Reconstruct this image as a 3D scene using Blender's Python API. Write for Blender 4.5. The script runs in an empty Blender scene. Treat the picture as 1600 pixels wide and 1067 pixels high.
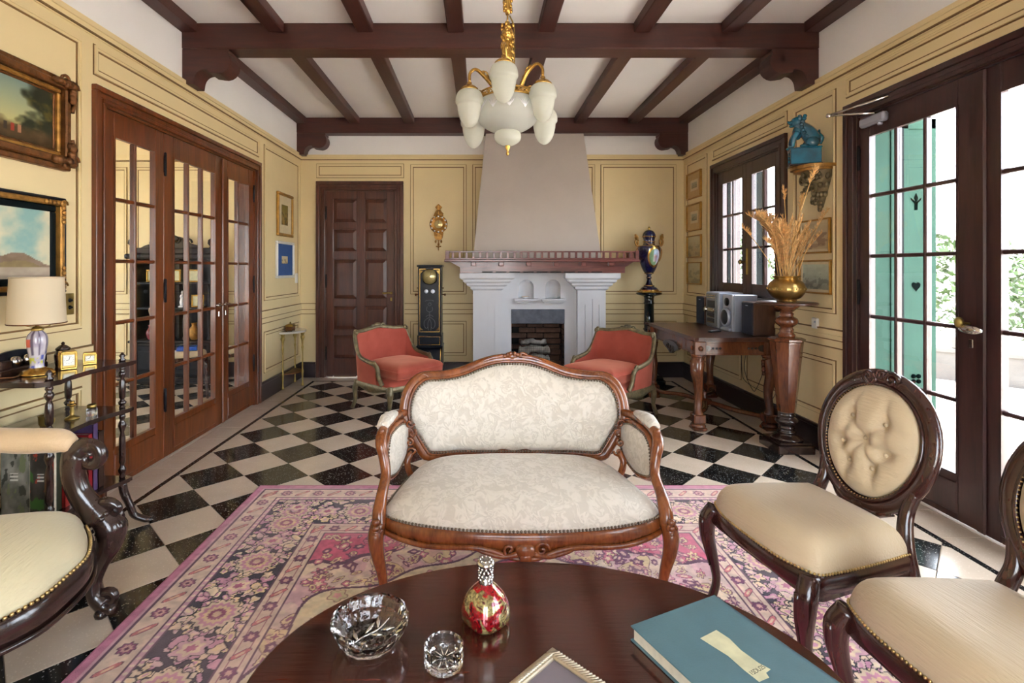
import bpy, math, random
import numpy as np
from mathutils import Vector, Matrix

SC = bpy.context.scene
COL = SC.collection
PI = math.pi
R = math.radians

# ---------------------------------------------------------------- camera, world, light, exposure
F_PX, VX, VY, CAM_H = 803.0, 749.5, 419.0, 1.36        # focal length and vanishing point in a 1600x1067 frame
XL, XR, YB, YF = -2.236, 2.548, 6.42, -1.6             # room walls
ZC, ZT = 2.77, 3.20                                    # cornice top, ceiling

cam_data = bpy.data.cameras.new('camera')
cam = bpy.data.objects.new('camera', cam_data)
COL.objects.link(cam)
cam.location = (0, 0, CAM_H)
cam.rotation_euler = (PI / 2, 0, 0)
cam_data.sensor_width = 36.0
cam_data.lens = 36.0 * F_PX / 1600.0
cam_data.shift_x = (800.0 - VX) / 1600.0
cam_data.shift_y = (VY - 533.5) / 1600.0
cam_data.clip_start = 0.05
SC.camera = cam

world = bpy.data.worlds.new('sky')
SC.world = world
world.use_nodes = True
wn = world.node_tree
wn.nodes.clear()
w_out = wn.nodes.new('ShaderNodeOutputWorld')
w_bg = wn.nodes.new('ShaderNodeBackground')
w_sky = wn.nodes.new('ShaderNodeTexSky')
w_sky.sky_type = 'NISHITA'
w_sky.sun_disc = False
w_sky.sun_elevation = R(52)
w_sky.sun_rotation = R(-20)
w_sky.air_density = 0.7
w_sky.dust_density = 3.0
w_sky.ozone_density = 1.0
w_bg.inputs['Strength'].default_value = 0.62
w_mix = wn.nodes.new('ShaderNodeMix')
w_mix.data_type = 'RGBA'
w_mix.inputs[0].default_value = 0.55
w_mix.inputs[7].default_value = (7.2, 7.2, 7.3, 1)    # bright thin cloud over the whole sky
wn.links.new(w_sky.outputs['Color'], w_mix.inputs[6])
wn.links.new(w_mix.outputs[2], w_bg.inputs['Color'])
wn.links.new(w_bg.outputs['Background'], w_out.inputs['Surface'])

sun_data = bpy.data.lights.new('sun', 'SUN')
sun_data.energy = 15.0
sun_data.angle = R(2.0)
sun_data.color = (1.0, 0.95, 0.86)
sun = bpy.data.objects.new('sun', sun_data)
COL.objects.link(sun)
sun.rotation_euler = Vector((0.30, -0.62, -1.0)).to_track_quat('-Z', 'Y').to_euler()

SC.view_settings.view_transform = 'Standard'
SC.view_settings.look = 'None'
SC.view_settings.gamma = 1.0
SC.view_settings.exposure = 2.55
SC.view_settings.use_curve_mapping = False
SC.cycles.use_denoising = True
SC.cycles.use_adaptive_sampling = True
SC.cycles.adaptive_threshold = 0.03
SC.cycles.max_bounces = 12
SC.cycles.diffuse_bounces = 6
SC.cycles.glossy_bounces = 4
SC.cycles.transmission_bounces = 10
SC.cycles.transparent_max_bounces = 16
SC.cycles.caustics_reflective = False
SC.cycles.caustics_refractive = False
SC.cycles.sample_clamp_indirect = 6.0

# ---------------------------------------------------------------- mesh builder
def sub(a, b): return (a[0] - b[0], a[1] - b[1], a[2] - b[2])

class MB:
    """collects verts and faces, then links ONE mesh object"""
    def __init__(s):
        s.v = []; s.f = []; s.mi = []; s.sm = []
    def add(s, verts, faces, mi=0, smooth=False):
        o = len(s.v)
        s.v.extend(tuple(map(float, p)) for p in verts)
        for f in faces:
            s.f.append(tuple(i + o for i in f)); s.mi.append(mi); s.sm.append(smooth)
        return s
    def bb(s, x0, x1, y0, y1, z0, z1, mi=0):
        v = [(x0, y0, z0), (x1, y0, z0), (x1, y1, z0), (x0, y1, z0), (x0, y0, z1), (x1, y0, z1), (x1, y1, z1), (x0, y1, z1)]
        return s.add(v, [(0, 3, 2, 1), (4, 5, 6, 7), (0, 1, 5, 4), (1, 2, 6, 5), (2, 3, 7, 6), (3, 0, 4, 7)], mi)
    def bev(s, x0, x1, y0, y1, z0, z1, b=0.005, mi=0, M4=None):
        """box with chamfered edges"""
        b = min(b, (x1 - x0) / 2.01, (y1 - y0) / 2.01, (z1 - z0) / 2.01)
        vs = []; idx = {}
        X = (x0, x1); Y = (y0, y1); Z = (z0, z1)
        for i in (0, 1):
            for j in (0, 1):
                for k in (0, 1):
                    sx, sy, sz = (b if i == 0 else -b), (b if j == 0 else -b), (b if k == 0 else -b)
                    for a in range(3):
                        p = [X[i], Y[j], Z[k]]
                        for q, d in enumerate((sx, sy, sz)):
                            if q != a: p[q] += d
                        idx[(i, j, k, a)] = len(vs); vs.append(tuple(p))
        fs = []
        fs.append([idx[(0, j, k, 0)] for j, k in ((0, 0), (0, 1), (1, 1), (1, 0))])
        fs.append([idx[(1, j, k, 0)] for j, k in ((0, 0), (1, 0), (1, 1), (0, 1))])
        fs.append([idx[(i, 0, k, 1)] for i, k in ((0, 0), (1, 0), (1, 1), (0, 1))])
        fs.append([idx[(i, 1, k, 1)] for i, k in ((0, 0), (0, 1), (1, 1), (1, 0))])
        fs.append([idx[(i, j, 0, 2)] for i, j in ((0, 0), (0, 1), (1, 1), (1, 0))])
        fs.append([idx[(i, j, 1, 2)] for i, j in ((0, 0), (1, 0), (1, 1), (0, 1))])
        for j in (0, 1):
            for k in (0, 1): fs.append([idx[(0, j, k, 1)], idx[(1, j, k, 1)], idx[(1, j, k, 2)], idx[(0, j, k, 2)]])
        for i in (0, 1):
            for k in (0, 1): fs.append([idx[(i, 0, k, 0)], idx[(i, 1, k, 0)], idx[(i, 1, k, 2)], idx[(i, 0, k, 2)]])
        for i in (0, 1):
            for j in (0, 1): fs.append([idx[(i, j, 0, 0)], idx[(i, j, 1, 0)], idx[(i, j, 1, 1)], idx[(i, j, 0, 1)]])
        for i in (0, 1):
            for j in (0, 1):
                for k in (0, 1): fs.append([idx[(i, j, k, 0)], idx[(i, j, k, 1)], idx[(i, j, k, 2)]])
        if M4 is not None: vs = [tuple(M4 @ Vector(p)) for p in vs]
        return s.add(vs, fs, mi)
    def tube(s, pts, rad, n=8, mi=0, flat=1.0, up=(0, 0, 1), closed=False, smooth=True):
        """rad: number or list; flat: size across 'up' relative to rad"""
        pts = [Vector(p) for p in pts]; m = len(pts)
        if not hasattr(rad, '__len__'): rad = [rad] * m
        if not hasattr(flat, '__len__'): flat = [flat] * m
        up = Vector(up); vs = []; prev = None
        for i, p in enumerate(pts):
            if closed: t = pts[(i + 1) % m] - pts[i - 1]
            else: t = pts[min(i + 1, m - 1)] - pts[max(i - 1, 0)]
            if t.length < 1e-9: t = Vector((0, 0, 1))
            t.normalize()
            if prev is None:
                a = up - t * up.dot(t)
                if a.length < 1e-3: a = Vector((1, 0, 0)) - t * t.x
                if a.length < 1e-3: a = Vector((0, 1, 0)) - t * t.y
            else:
                a = prev - t * prev.dot(t)
                if a.length < 1e-6: a = Vector((1, 0, 0)) - t * t.x
            a.normalize(); prev = a; b = t.cross(a)
            for k in range(n):
                an = 2 * PI * (k + .5) / n
                vs.append(p + a * (math.cos(an) * rad[i] * flat[i]) + b * (math.sin(an) * rad[i]))
        fs = []
        for i in range(m if closed else m - 1):
            j = (i + 1) % m
            for k in range(n):
                l = (k + 1) % n
                fs.append((i * n + k, i * n + l, j * n + l, j * n + k))
        if not closed:
            fs.append(tuple(range(n - 1, -1, -1))); fs.append(tuple((m - 1) * n + k for k in range(n)))
        return s.add(vs, fs, mi, smooth)
    def lathe(s, prof, n=20, c=(0, 0, 0), mi=0, smooth=True, rot=0.0, axis=None):
        """prof: list of (radius, height); n = 4 with rot gives square turnings"""
        vs = []; m = len(prof)
        for r, z in prof:
            for k in range(n):
                a = 2 * PI * k / n + rot
                vs.append(Vector((r * math.cos(a), r * math.sin(a), z)))
        if axis is not None:
            q = Vector((0, 0, 1)).rotation_difference(Vector(axis)); vs = [q @ v for v in vs]
        vs = [v + Vector(c) for v in vs]
        fs = []
        for i in range(m - 1):
            for k in range(n):
                l = (k + 1) % n
                fs.append((i * n + k, i * n + l, (i + 1) * n + l, (i + 1) * n + k))
        if prof[0][0] > 1e-5: fs.append(tuple(range(n - 1, -1, -1)))
        if prof[-1][0] > 1e-5: fs.append(tuple((m - 1) * n + k for k in range(n)))
        return s.add(vs, fs, mi, smooth)
    def ball(s, c, r, n=8, m=5, mi=0, rz=0.0):
        if not hasattr(r, '__len__'): r = (r, r, r)
        vs = [(0, 0, -1)]; fs = []
        for i in range(1, m):
            ph = PI * i / m - PI / 2
            for k in range(n):
                a = 2 * PI * k / n
                vs.append((math.cos(ph) * math.cos(a), math.cos(ph) * math.sin(a), math.sin(ph)))
        vs.append((0, 0, 1)); last = len(vs) - 1
        for k in range(n):
            l = (k + 1) % n
            fs.append((0, 1 + l, 1 + k))
            for i in range(m - 2): fs.append((1 + i * n + k, 1 + i * n + l, 1 + (i + 1) * n + l, 1 + (i + 1) * n + k))
            fs.append((last, 1 + (m - 2) * n + k, 1 + (m - 2) * n + l))
        cz, sz = math.cos(rz), math.sin(rz)
        out = []
        for x, y, z in vs:
            x, y, z = x * r[0], y * r[1], z * r[2]
            out.append((c[0] + x * cz - y * sz, c[1] + x * sz + y * cz, c[2] + z))
        return s.add(out, fs, mi, True)
    def prism(s, poly, a0, a1, plane='xz', mi=0, smooth=False):
        """extrude a 2D polygon between a0 and a1 along the third axis"""
        def P(p, a):
            if plane == 'xz': return (p[0], a, p[1])
            if plane == 'xy': return (p[0], p[1], a)
            return (a, p[0], p[1])
        n = len(poly)
        vs = [P(p, a0) for p in poly] + [P(p, a1) for p in poly]
        fs = [tuple(range(n)), tuple(range(2 * n - 1, n - 1, -1))]
        s.add(vs, fs, mi, False)
        vs2 = list(vs)
        return s.add(vs2, [(i, (i + 1) % n, n + (i + 1) % n, n + i) for i in range(n)], mi, smooth)
    def dome(s, outline, fn, rings=10, mi=0, edge=0.0, power=2.6, depth=0.03, centre=None, disp=None):
        """upholstered pad: outline is a closed 2D list; fn(u, v, w) -> xyz; w is the swell above the outline plane"""
        n = len(outline)
        cx, cy = centre or (sum(p[0] for p in outline) / n, sum(p[1] for p in outline) / n)
        vs = []; ts = [1 - (i / rings) ** 1.5 for i in range(rings)]
        ts = [math.sin(t * PI / 2) ** 0.8 for t in ts]
        for t in ts:
            w = edge + depth * max(0.0, 1 - t ** power) ** (0.55)
            for p in outline:
                u, v = cx + (p[0] - cx) * t, cy + (p[1] - cy) * t
                ww = w + (disp(u, v, t) if disp else 0)
                vs.append(fn(u, v, ww))
        vs.append(fn(cx, cy, edge + depth + (disp(cx, cy, 0) if disp else 0)))
        fs = []
        for i in range(rings - 1):
            for k in range(n):
                l = (k + 1) % n
                fs.append((i * n + k, i * n + l, (i + 1) * n + l, (i + 1) * n + k))
        for k in range(n): fs.append(((rings - 1) * n + k, (rings - 1) * n + (k + 1) % n, rings * n))
        return s.add(vs, fs, mi, True)
    def grid(s, nu, nv, fn, mi=0, smooth=True, closed_u=False):
        vs = [fn(i / (nu if closed_u else nu - 1), j / (nv - 1)) for j in range(nv) for i in range(nu)]
        fs = []
        for j in range(nv - 1):
            for i in range(nu if closed_u else nu - 1):
                a = j * nu + i; b = j * nu + (i + 1) % nu
                fs.append((a, b, b + nu, a + nu))
        return s.add(vs, fs, mi, smooth)
    def xf(s, M4):
        s.v = [tuple(M4 @ Vector(p)) for p in s.v]; return s
    def mesh(s, name, mats):
        me = bpy.data.meshes.new(name)
        me.from_pydata(s.v, [], s.f)
        if not isinstance(mats, (list, tuple)): mats = [mats]
        for m in mats: me.materials.append(m)
        me.polygons.foreach_set('material_index', s.mi)
        me.polygons.foreach_set('use_smooth', s.sm)
        me.update()
        return me
    def build(s, name, mats, parent=None, loc=None, rz=None):
        return link(name, s.mesh(name, mats), parent, loc, rz)

def link(name, me, parent=None, loc=None, rz=None):
    o = bpy.data.objects.new(name, me)
    COL.objects.link(o)
    if parent is not None: o.parent = parent
    if loc is not None: o.location = loc
    if rz is not None: o.rotation_euler = (0, 0, rz)
    return o

def tag(o, label=None, cat=None, group=None, kind=None):
    if label: o['label'] = label
    if cat: o['category'] = cat
    if group: o['group'] = group
    if kind: o['kind'] = kind
    return o

def thing(name, label, cat, loc=(0, 0, 0), rz=0.0, group=None, kind=None):
    o = bpy.data.objects.new(name, None)
    o.empty_display_size = 0.05
    COL.objects.link(o)
    o.location = loc; o.rotation_euler = (0, 0, rz)
    return tag(o, label, cat, group, kind)

def dup(o, loc=None, rz=None, label=None, parent=None):
    """a thing with copies of its parts and sub-parts"""
    c = o.copy(); COL.objects.link(c); c.parent = parent
    if loc is not None: c.location = loc
    if rz is not None: c.rotation_euler = (0, 0, rz)
    if label: c['label'] = label
    for ch in list(o.children): dup(ch, parent=c)
    return c

def cr(pts, n=6, closed=False):
    """Catmull-Rom through the points"""
    P = [np.array(p, float) for p in pts]; m = len(P); out = []
    for i in range(m if closed else m - 1):
        if closed: p0, p1, p2, p3 = P[i - 1], P[i], P[(i + 1) % m], P[(i + 2) % m]
        else:
            p1, p2 = P[i], P[i + 1]
            p0 = P[i - 1] if i > 0 else 2 * p1 - p2
            p3 = P[i + 2] if i + 2 < m else 2 * p2 - p1
        for k in range(n):
            t = k / n
            out.append(tuple(0.5 * ((2 * p1) + (-p0 + p2) * t + (2 * p0 - 5 * p1 + 4 * p2 - p3) * t * t + (-p0 + 3 * p1 - 3 * p2 + p3) * t ** 3)))
    if not closed: out.append(tuple(P[-1]))
    return out

def lerp_list(vals, n):
    xs = np.linspace(0, len(vals) - 1, n)
    return list(np.interp(xs, range(len(vals)), vals))

def mirror_half(half):
    """half outline (x >= 0, top centre to bottom centre) -> closed symmetric outline"""
    return list(half) + [(-x, z) for x, z in reversed(half[1:-1])]

def resample(pts, n, closed=True):
    P = np.array(pts + ([pts[0]] if closed else []), float)
    d = np.r_[0, np.cumsum(np.linalg.norm(np.diff(P, axis=0), axis=1))]
    t = np.linspace(0, d[-1], n + 1)[:-1] if closed else np.linspace(0, d[-1], n)
    return [tuple(np.interp(x, d, P[:, k]) for k in range(P.shape[1])) for x in t]

def spiral(c, r0, turns, n=18, plane='xz', start=0.0, sgn=1, out=0.0):
    pts = []
    for i in range(n):
        t = i / (n - 1); a = start + sgn * turns * 2 * PI * t; r = r0 * (1 - t) + r0 * .12
        x, z = r * math.cos(a), r * math.sin(a)
        if plane == 'xz': pts.append((c[0] + x, c[1] + out * t, c[2] + z))
        elif plane == 'yz': pts.append((c[0] + out * t, c[1] + x, c[2] + z))
        else: pts.append((c[0] + x, c[1] + z, c[2] + out * t))
    return pts

# ---------------------------------------------------------------- materials
def srgb(r, g, b):
    def f(c):
        c /= 255.0
        return c / 12.92 if c <= 0.04045 else ((c + 0.055) / 1.055) ** 2.4
    return (f(r), f(g), f(b), 1.0)

def new_mat(name):
    m = bpy.data.materials.new(name); m.use_nodes = True
    nt = m.node_tree
    return m, nt, nt.nodes['Principled BSDF'], nt.nodes['Material Output']

def nd(nt, typ, **kw):
    n = nt.nodes.new(typ)
    for k, v in kw.items():
        if k in n.inputs: n.inputs[k].default_value = v
        else: setattr(n, k, v)
    return n

def coords(nt, scale=(1, 1, 1), rot=(0, 0, 0), kind='Object'):
    tc = nt.nodes.new('ShaderNodeTexCoord'); mp = nt.nodes.new('ShaderNodeMapping')
    mp.inputs['Scale'].default_value = scale; mp.inputs['Rotation'].default_value = rot
    nt.links.new(tc.outputs[kind], mp.inputs['Vector'])
    return mp.outputs['Vector']

def ramp(nt, fac, stops):
    r = nt.nodes.new('ShaderNodeValToRGB')
    el = r.color_ramp.elements
    while len(el) > 1: el.remove(el[-1])
    el[0].position, el[0].color = stops[0]
    for p, c in stops[1:]:
        e = el.new(p); e.color = c
    nt.links.new(fac, r.inputs['Fac'])
    return r.outputs['Color']

def bump(nt, bs, height, strength=0.2, dist=0.01):
    b = nt.nodes.new('ShaderNodeBump')
    b.inputs['Strength'].default_value = strength; b.inputs['Distance'].default_value = dist
    nt.links.new(height, b.inputs['Height']); nt.links.new(b.outputs['Normal'], bs.inputs['Normal'])

def plain(name, col, rough=0.5, metal=0.0, var=0.12, scale=6.0, coat=0.0, bmp=0.0, bscale=40.0, spec=0.5):
    m, nt, bs, out = new_mat(name)
    bs.inputs['Roughness'].default_value = rough; bs.inputs['Metallic'].default_value = metal
    bs.inputs['Coat Weight'].default_value = coat; bs.inputs['Coat Roughness'].default_value = 0.08
    bs.inputs['Specular IOR Level'].default_value = spec
    v = coords(nt)
    no = nd(nt, 'ShaderNodeTexNoise', Scale=scale, Detail=4.0); nt.links.new(v, no.inputs['Vector'])
    lo = tuple(c * (1 - var) for c in col[:3]) + (1,); hi = tuple(min(1, c * (1 + var)) for c in col[:3]) + (1,)
    nt.links.new(ramp(nt, no.outputs['Fac'], [(0.3, lo), (0.7, hi)]), bs.inputs['Base Color'])
    if bmp:
        n2 = nd(nt, 'ShaderNodeTexNoise', Scale=bscale, Detail=3.0); nt.links.new(v, n2.inputs['Vector'])
        bump(nt, bs, n2.outputs['Fac'], bmp)
    return m

def wood(name, dark, light, axis='z', scale=7.0, rough=0.3, coat=0.3, stretch=0.09, spec=0.5):
    m, nt, bs, out = new_mat(name)
    sc = {'x': (stretch, 1, 1), 'y': (1, stretch, 1), 'z': (1, 1, stretch)}[axis]
    v = coords(nt, tuple(c * scale for c in sc))
    n1 = nd(nt, 'ShaderNodeTexNoise', Scale=2.2, Detail=5.0, Roughness=0.62, Distortion=0.6); nt.links.new(v, n1.inputs['Vector'])
    n2 = nd(nt, 'ShaderNodeTexNoise', Scale=14.0, Detail=3.0); nt.links.new(v, n2.inputs['Vector'])
    mx = nd(nt, 'ShaderNodeMath', operation='MULTIPLY_ADD'); mx.inputs[1].default_value = 0.35
    nt.links.new(n2.outputs['Fac'], mx.inputs[0])
    m2 = nd(nt, 'ShaderNodeMath', operation='MULTIPLY'); m2.inputs[1].default_value = 0.72
    nt.links.new(n1.outputs['Fac'], m2.inputs[0]); nt.links.new(m2.outputs[0], mx.inputs[2])
    nt.links.new(ramp(nt, mx.outputs[0], [(0.36, dark), (0.66, light)]), bs.inputs['Base Color'])
    bs.inputs['Roughness'].default_value = rough
    bs.inputs['Coat Weight'].default_value = coat; bs.inputs['Coat Roughness'].default_value = 0.12
    bs.inputs['Specular IOR Level'].default_value = spec
    bump(nt, bs, n2.outputs['Fac'], 0.05)
    return m

def attr_mat(name, rough=0.7, coat=0.0, bmp=0.0, bscale=300.0, sheen=0.0, spec=0.4):
    """colour comes from a pattern computed in this script and stored on the mesh"""
    m, nt, bs, out = new_mat(name)
    a = nt.nodes.new('ShaderNodeAttribute'); a.attribute_name = 'pattern'
    nt.links.new(a.outputs['Color'], bs.inputs['Base Color'])
    bs.inputs['Roughness'].default_value = rough; bs.inputs['Coat Weight'].default_value = coat
    bs.inputs['Sheen Weight'].default_value = sheen; bs.inputs['Specular IOR Level'].default_value = spec
    if bmp:
        n2 = nd(nt, 'ShaderNodeTexNoise', Scale=bscale, Detail=2.0); nt.links.new(coords(nt), n2.inputs['Vector'])
        bump(nt, bs, n2.outputs['Fac'], bmp)
    return m

def lin(rgb):
    a = np.asarray(rgb, float) / 255.0
    return np.where(a <= 0.04045, a / 12.92, ((a + 0.055) / 1.055) ** 2.4)

def painted_grid(name, xs, ys, rgb, mat, fn, thick=None):
    """grid mesh over xs, ys with a colour per vertex (rgb in sRGB 0-255, shape ny,nx,3); fn maps X,Y arrays to xyz array"""
    nx, ny = len(xs), len(ys)
    X, Y = np.meshgrid(xs, ys)
    co = fn(X, Y).reshape(-1, 3)
    i = np.arange(nx * ny).reshape(ny, nx)
    q = np.stack([i[:-1, :-1], i[:-1, 1:], i[1:, 1:], i[1:, :-1]], -1).reshape(-1, 4)
    me = bpy.data.meshes.new(name)
    me.vertices.add(nx * ny); me.vertices.foreach_set('co', co.astype(np.float32).ravel())
    me.loops.add(q.size); me.loops.foreach_set('vertex_index', q.astype(np.int32).ravel())
    me.polygons.add(len(q)); me.polygons.foreach_set('loop_start', np.arange(0, q.size, 4, dtype=np.int32))
    me.update(calc_edges=True)
    at = me.attributes.new('pattern', 'FLOAT_COLOR', 'POINT')
    c = np.ones((nx * ny, 4), np.float32); c[:, :3] = lin(rgb).reshape(-1, 3)
    at.data.foreach_set('color', c.ravel())
    me.materials.append(mat)
    me.update()
    return me

def fnoise(X, Y, seed=0, octaves=4):
    """cheap smooth value noise"""
    rs = np.random.RandomState(seed); out = np.zeros_like(X, float); amp = 1.0; tot = 0
    for o in range(octaves):
        g = rs.rand(64, 64)
        xf, yf = X * 2 ** o, Y * 2 ** o
        xi, yi = np.floor(xf).astype(int), np.floor(yf).astype(int)
        tx, ty = xf - xi, yf - yi
        tx = tx * tx * (3 - 2 * tx); ty = ty * ty * (3 - 2 * ty)
        a = g[yi % 64, xi % 64]; b = g[yi % 64, (xi + 1) % 64]; c = g[(yi + 1) % 64, xi % 64]; d = g[(yi + 1) % 64, (xi + 1) % 64]
        out += amp * ((a * (1 - tx) + b * tx) * (1 - ty) + (c * (1 - tx) + d * tx) * ty); tot += amp; amp *= 0.5
    return out / tot
# ---------------------------------------------------------------- the palette
M = {}
M['wall'] = plain('cream_panel_paint', srgb(225, 205, 158), 0.55, var=0.05, scale=1.6)
M['line'] = plain('brown_antique_line', srgb(122, 90, 50), 0.6, var=0.2, scale=9)
M['white'] = plain('white_plaster', srgb(238, 236, 235), 0.85, var=0.03, scale=1.5, bmp=0.05, bscale=60)
M['beam'] = wood('dark_beam_wood', srgb(54, 28, 24), srgb(78, 40, 33), 'x', 4, 0.45, 0.1)
M['joist'] = wood('dark_joist_wood', srgb(54, 28, 24), srgb(78, 40, 33), 'y', 4, 0.45, 0.1)
M['base'] = wood('dark_baseboard_wood', srgb(28, 15, 19), srgb(46, 26, 30), 'x', 5, 0.35, 0.2)
M['door'] = wood('reddish_door_wood', srgb(64, 30, 12), srgb(118, 60, 24), 'z', 5, 0.32, 0.25)
M['door2'] = wood('brown_door_wood', srgb(56, 27, 20), srgb(92, 50, 37), 'z', 5, 0.3, 0.3)
M['door3'] = wood('dark_brown_door_wood', srgb(46, 27, 27), srgb(70, 43, 41), 'z', 5, 0.3, 0.3)
M['mahog'] = wood('mahogany_top_wood', srgb(34, 13, 10), srgb(84, 38, 26), 'x', 6, 0.14, 0.6)
M['walnut'] = wood('honey_walnut_wood', srgb(84, 40, 18), srgb(140, 78, 38), 'z', 7, 0.25, 0.45, 0.3)
M['rose'] = wood('dark_rosewood', srgb(34, 15, 13), srgb(66, 32, 26), 'z', 7, 0.2, 0.5, 0.3)
M['ebony'] = wood('near_black_wood', srgb(26, 16, 14), srgb(58, 38, 32), 'z', 9, 0.2, 0.6, 0.3)
M['table'] = wood('red_brown_table_wood', srgb(68, 33, 20), srgb(122, 70, 40), 'z', 6, 0.24, 0.4, 0.2)
M['tabletop'] = wood('dark_table_top_wood', srgb(50, 28, 22), srgb(92, 58, 44), 'y', 7, 0.3, 0.25, 0.1)
M['oldgilt'] = plain('aged_silver_gilt', srgb(120, 108, 80), 0.4, 0.45, 0.4, 24, bmp=0.25, bscale=70)
M['gold'] = plain('polished_gilt_brass', srgb(196, 156, 82), 0.27, 0.95, 0.2, 20)
M['gilt'] = plain('carved_gilt', srgb(168, 122, 58), 0.42, 0.6, 0.4, 26, bmp=0.35, bscale=80)
M['bronzegilt'] = plain('brown_bronze_gilt', srgb(116, 74, 38), 0.42, 0.5, 0.45, 26, bmp=0.4, bscale=80)
M['bowlbrass'] = plain('mellow_bowl_brass', srgb(176, 142, 84), 0.3, 0.95, 0.25, 14)
M['brass'] = plain('aged_brass', srgb(170, 146, 84), 0.35, 0.9, 0.2, 20)
M['chrome'] = plain('bright_chrome', srgb(214, 212, 206), 0.15, 1.0, 0.05, 10)
M['silver'] = plain('silver_plastic', srgb(178, 184, 198), 0.3, 0.5, 0.05, 10)
M['silver_dark'] = plain('dark_silver_plastic', srgb(120, 124, 128), 0.35, 0.5, 0.1, 10)
M['blackplastic'] = plain('black_plastic', srgb(20, 22, 26), 0.4, 0, 0.2, 10)
M['grille'] = plain('blue_black_grille_cloth', srgb(38, 44, 58), 0.8, 0, 0.15, 60, bmp=0.3, bscale=400)
M['speakerwood'] = wood('speaker_veneer', srgb(66, 44, 36), srgb(104, 72, 56), 'z', 7, 0.4, 0.1)
M['iron'] = plain('black_iron', srgb(26, 26, 30), 0.5, 0.6, 0.3, 12)
M['blacklac'] = plain('black_lacquer', srgb(14, 18, 28), 0.35, 0, 0.3, 8, coat=0.12, spec=0.3)
M['blackmarble'] = plain('black_green_marble', srgb(14, 24, 26), 0.14, 0, 0.6, 14, coat=0.6)
M['cobalt'] = plain('cobalt_porcelain', srgb(18, 20, 62), 0.1, 0, 0.2, 8, coat=0.8)
M['turq'] = plain('turquoise_glaze', srgb(6, 92, 118), 0.16, 0, 0.35, 14, coat=0.8)
M['coral'] = None
M['hood'] = plain('pale_grey_plaster', srgb(186, 176, 168), 0.8, 0, 0.05, 2.2)
M['fplaster'] = plain('white_lilac_plaster', srgb(206, 208, 214), 0.75, 0, 0.04, 2.5)
M['slate'] = plain('dark_slate_lintel', srgb(78, 84, 96), 0.55, 0, 0.3, 12, bmp=0.3, bscale=30)
M['mantel'] = wood('mantel_wood', srgb(66, 32, 32), srgb(122, 66, 60), 'x', 6, 0.3, 0.3)
M['soot_and_shade'] = plain('soot_and_shade_black', srgb(26, 25, 26), 0.9, 0, 0.4, 14)
M['brick'] = plain('sooty_brick', srgb(104, 78, 66), 0.9, 0, 0.5, 9, bmp=0.5, bscale=40)
M['log'] = plain('grey_birch_bark', srgb(150, 148, 142), 0.85, 0, 0.55, 14, bmp=0.7, bscale=24)
M['marbletop'] = plain('pale_marble', srgb(206, 198, 182), 0.2, 0, 0.12, 7)
M['opal'] = None
M['paper'] = plain('cream_page_paper', srgb(206, 196, 176), 0.9, 0, 0.1, 60)
M['label'] = plain('yellowed_label_paper', srgb(200, 196, 160), 0.8, 0, 0.12, 30)
M['bookblue'] = plain('teal_book_cloth', srgb(80, 112, 120), 0.55, 0, 0.08, 12, bmp=0.15, bscale=300)
M['ink'] = plain('dark_ink', srgb(50, 48, 52), 0.8)
M['shade'] = None
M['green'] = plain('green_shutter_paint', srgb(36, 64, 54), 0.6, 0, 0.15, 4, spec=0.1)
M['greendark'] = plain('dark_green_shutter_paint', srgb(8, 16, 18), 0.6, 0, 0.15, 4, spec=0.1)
M['motif'] = plain('dark_fretwork_opening', srgb(3, 8, 8), 0.9, 0, 0.1, 4, spec=0.0)
M['terrace'] = plain('pale_terrace_paving', srgb(176, 170, 164), 0.8, 0, 0.1, 3)
M['parapet'] = plain('weathered_concrete', srgb(70, 68, 67), 0.9, 0, 0.25, 3, bmp=0.3)
M['leaf'] = plain('sunlit_green_leaves', srgb(36, 58, 14), 0.6, 0, 0.45, 5)
M['outwall'] = plain('pale_outer_plaster', srgb(190, 176, 156), 0.9, 0, 0.1, 4)
M['plasticwhite'] = plain('white_plastic', srgb(232, 230, 224), 0.35, 0, 0.02, 5)
M['straw'] = plain('dry_straw', srgb(210, 168, 106), 0.85, 0, 0.3, 30)
M['plume'] = plain('dry_pampas_plume', srgb(222, 180, 120), 0.95, 0, 0.3, 60)
M['dial'] = plain('clock_dial_enamel', srgb(236, 236, 226), 0.25, 0, 0.03, 5)
M['dialbrass'] = plain('pale_gilt_dial', srgb(206, 186, 130), 0.3, 0.6, 0.1, 12)
M['ceramicwhite'] = plain('white_porcelain', srgb(226, 226, 232), 0.15, 0, 0.04, 5, coat=0.5)
M['red'] = plain('deep_red_glaze', srgb(128, 34, 40), 0.2, 0, 0.3, 12, coat=0.5)
M['blueplastic'] = plain('bright_blue', srgb(40, 90, 190), 0.4)
M['curtain'] = plain('brown_curtain', srgb(98, 66, 58), 0.9, 0, 0.25, 3)
M['whiteframe'] = plain('silvered_white_frame', srgb(216, 214, 208), 0.35, 0.2, 0.06, 10)
M['bluemat'] = plain('blue_mount_board', srgb(50, 84, 140), 0.85, 0, 0.06, 20)
M['creammat'] = plain('cream_mount_board', srgb(214, 198, 160), 0.85, 0, 0.05, 20)
M['taupemat'] = plain('taupe_mount_board', srgb(196, 164, 116), 0.85, 0, 0.06, 20)
M['goldframe'] = plain('thin_gold_frame', srgb(176, 132, 60), 0.4, 0.6, 0.2, 20)
M['art'] = attr_mat('painted_picture', 0.45, 0.1)
M['rug'] = attr_mat('woven_rug', 0.95, 0, 0.35, 260.0, 0.15, 0.1)

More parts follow.
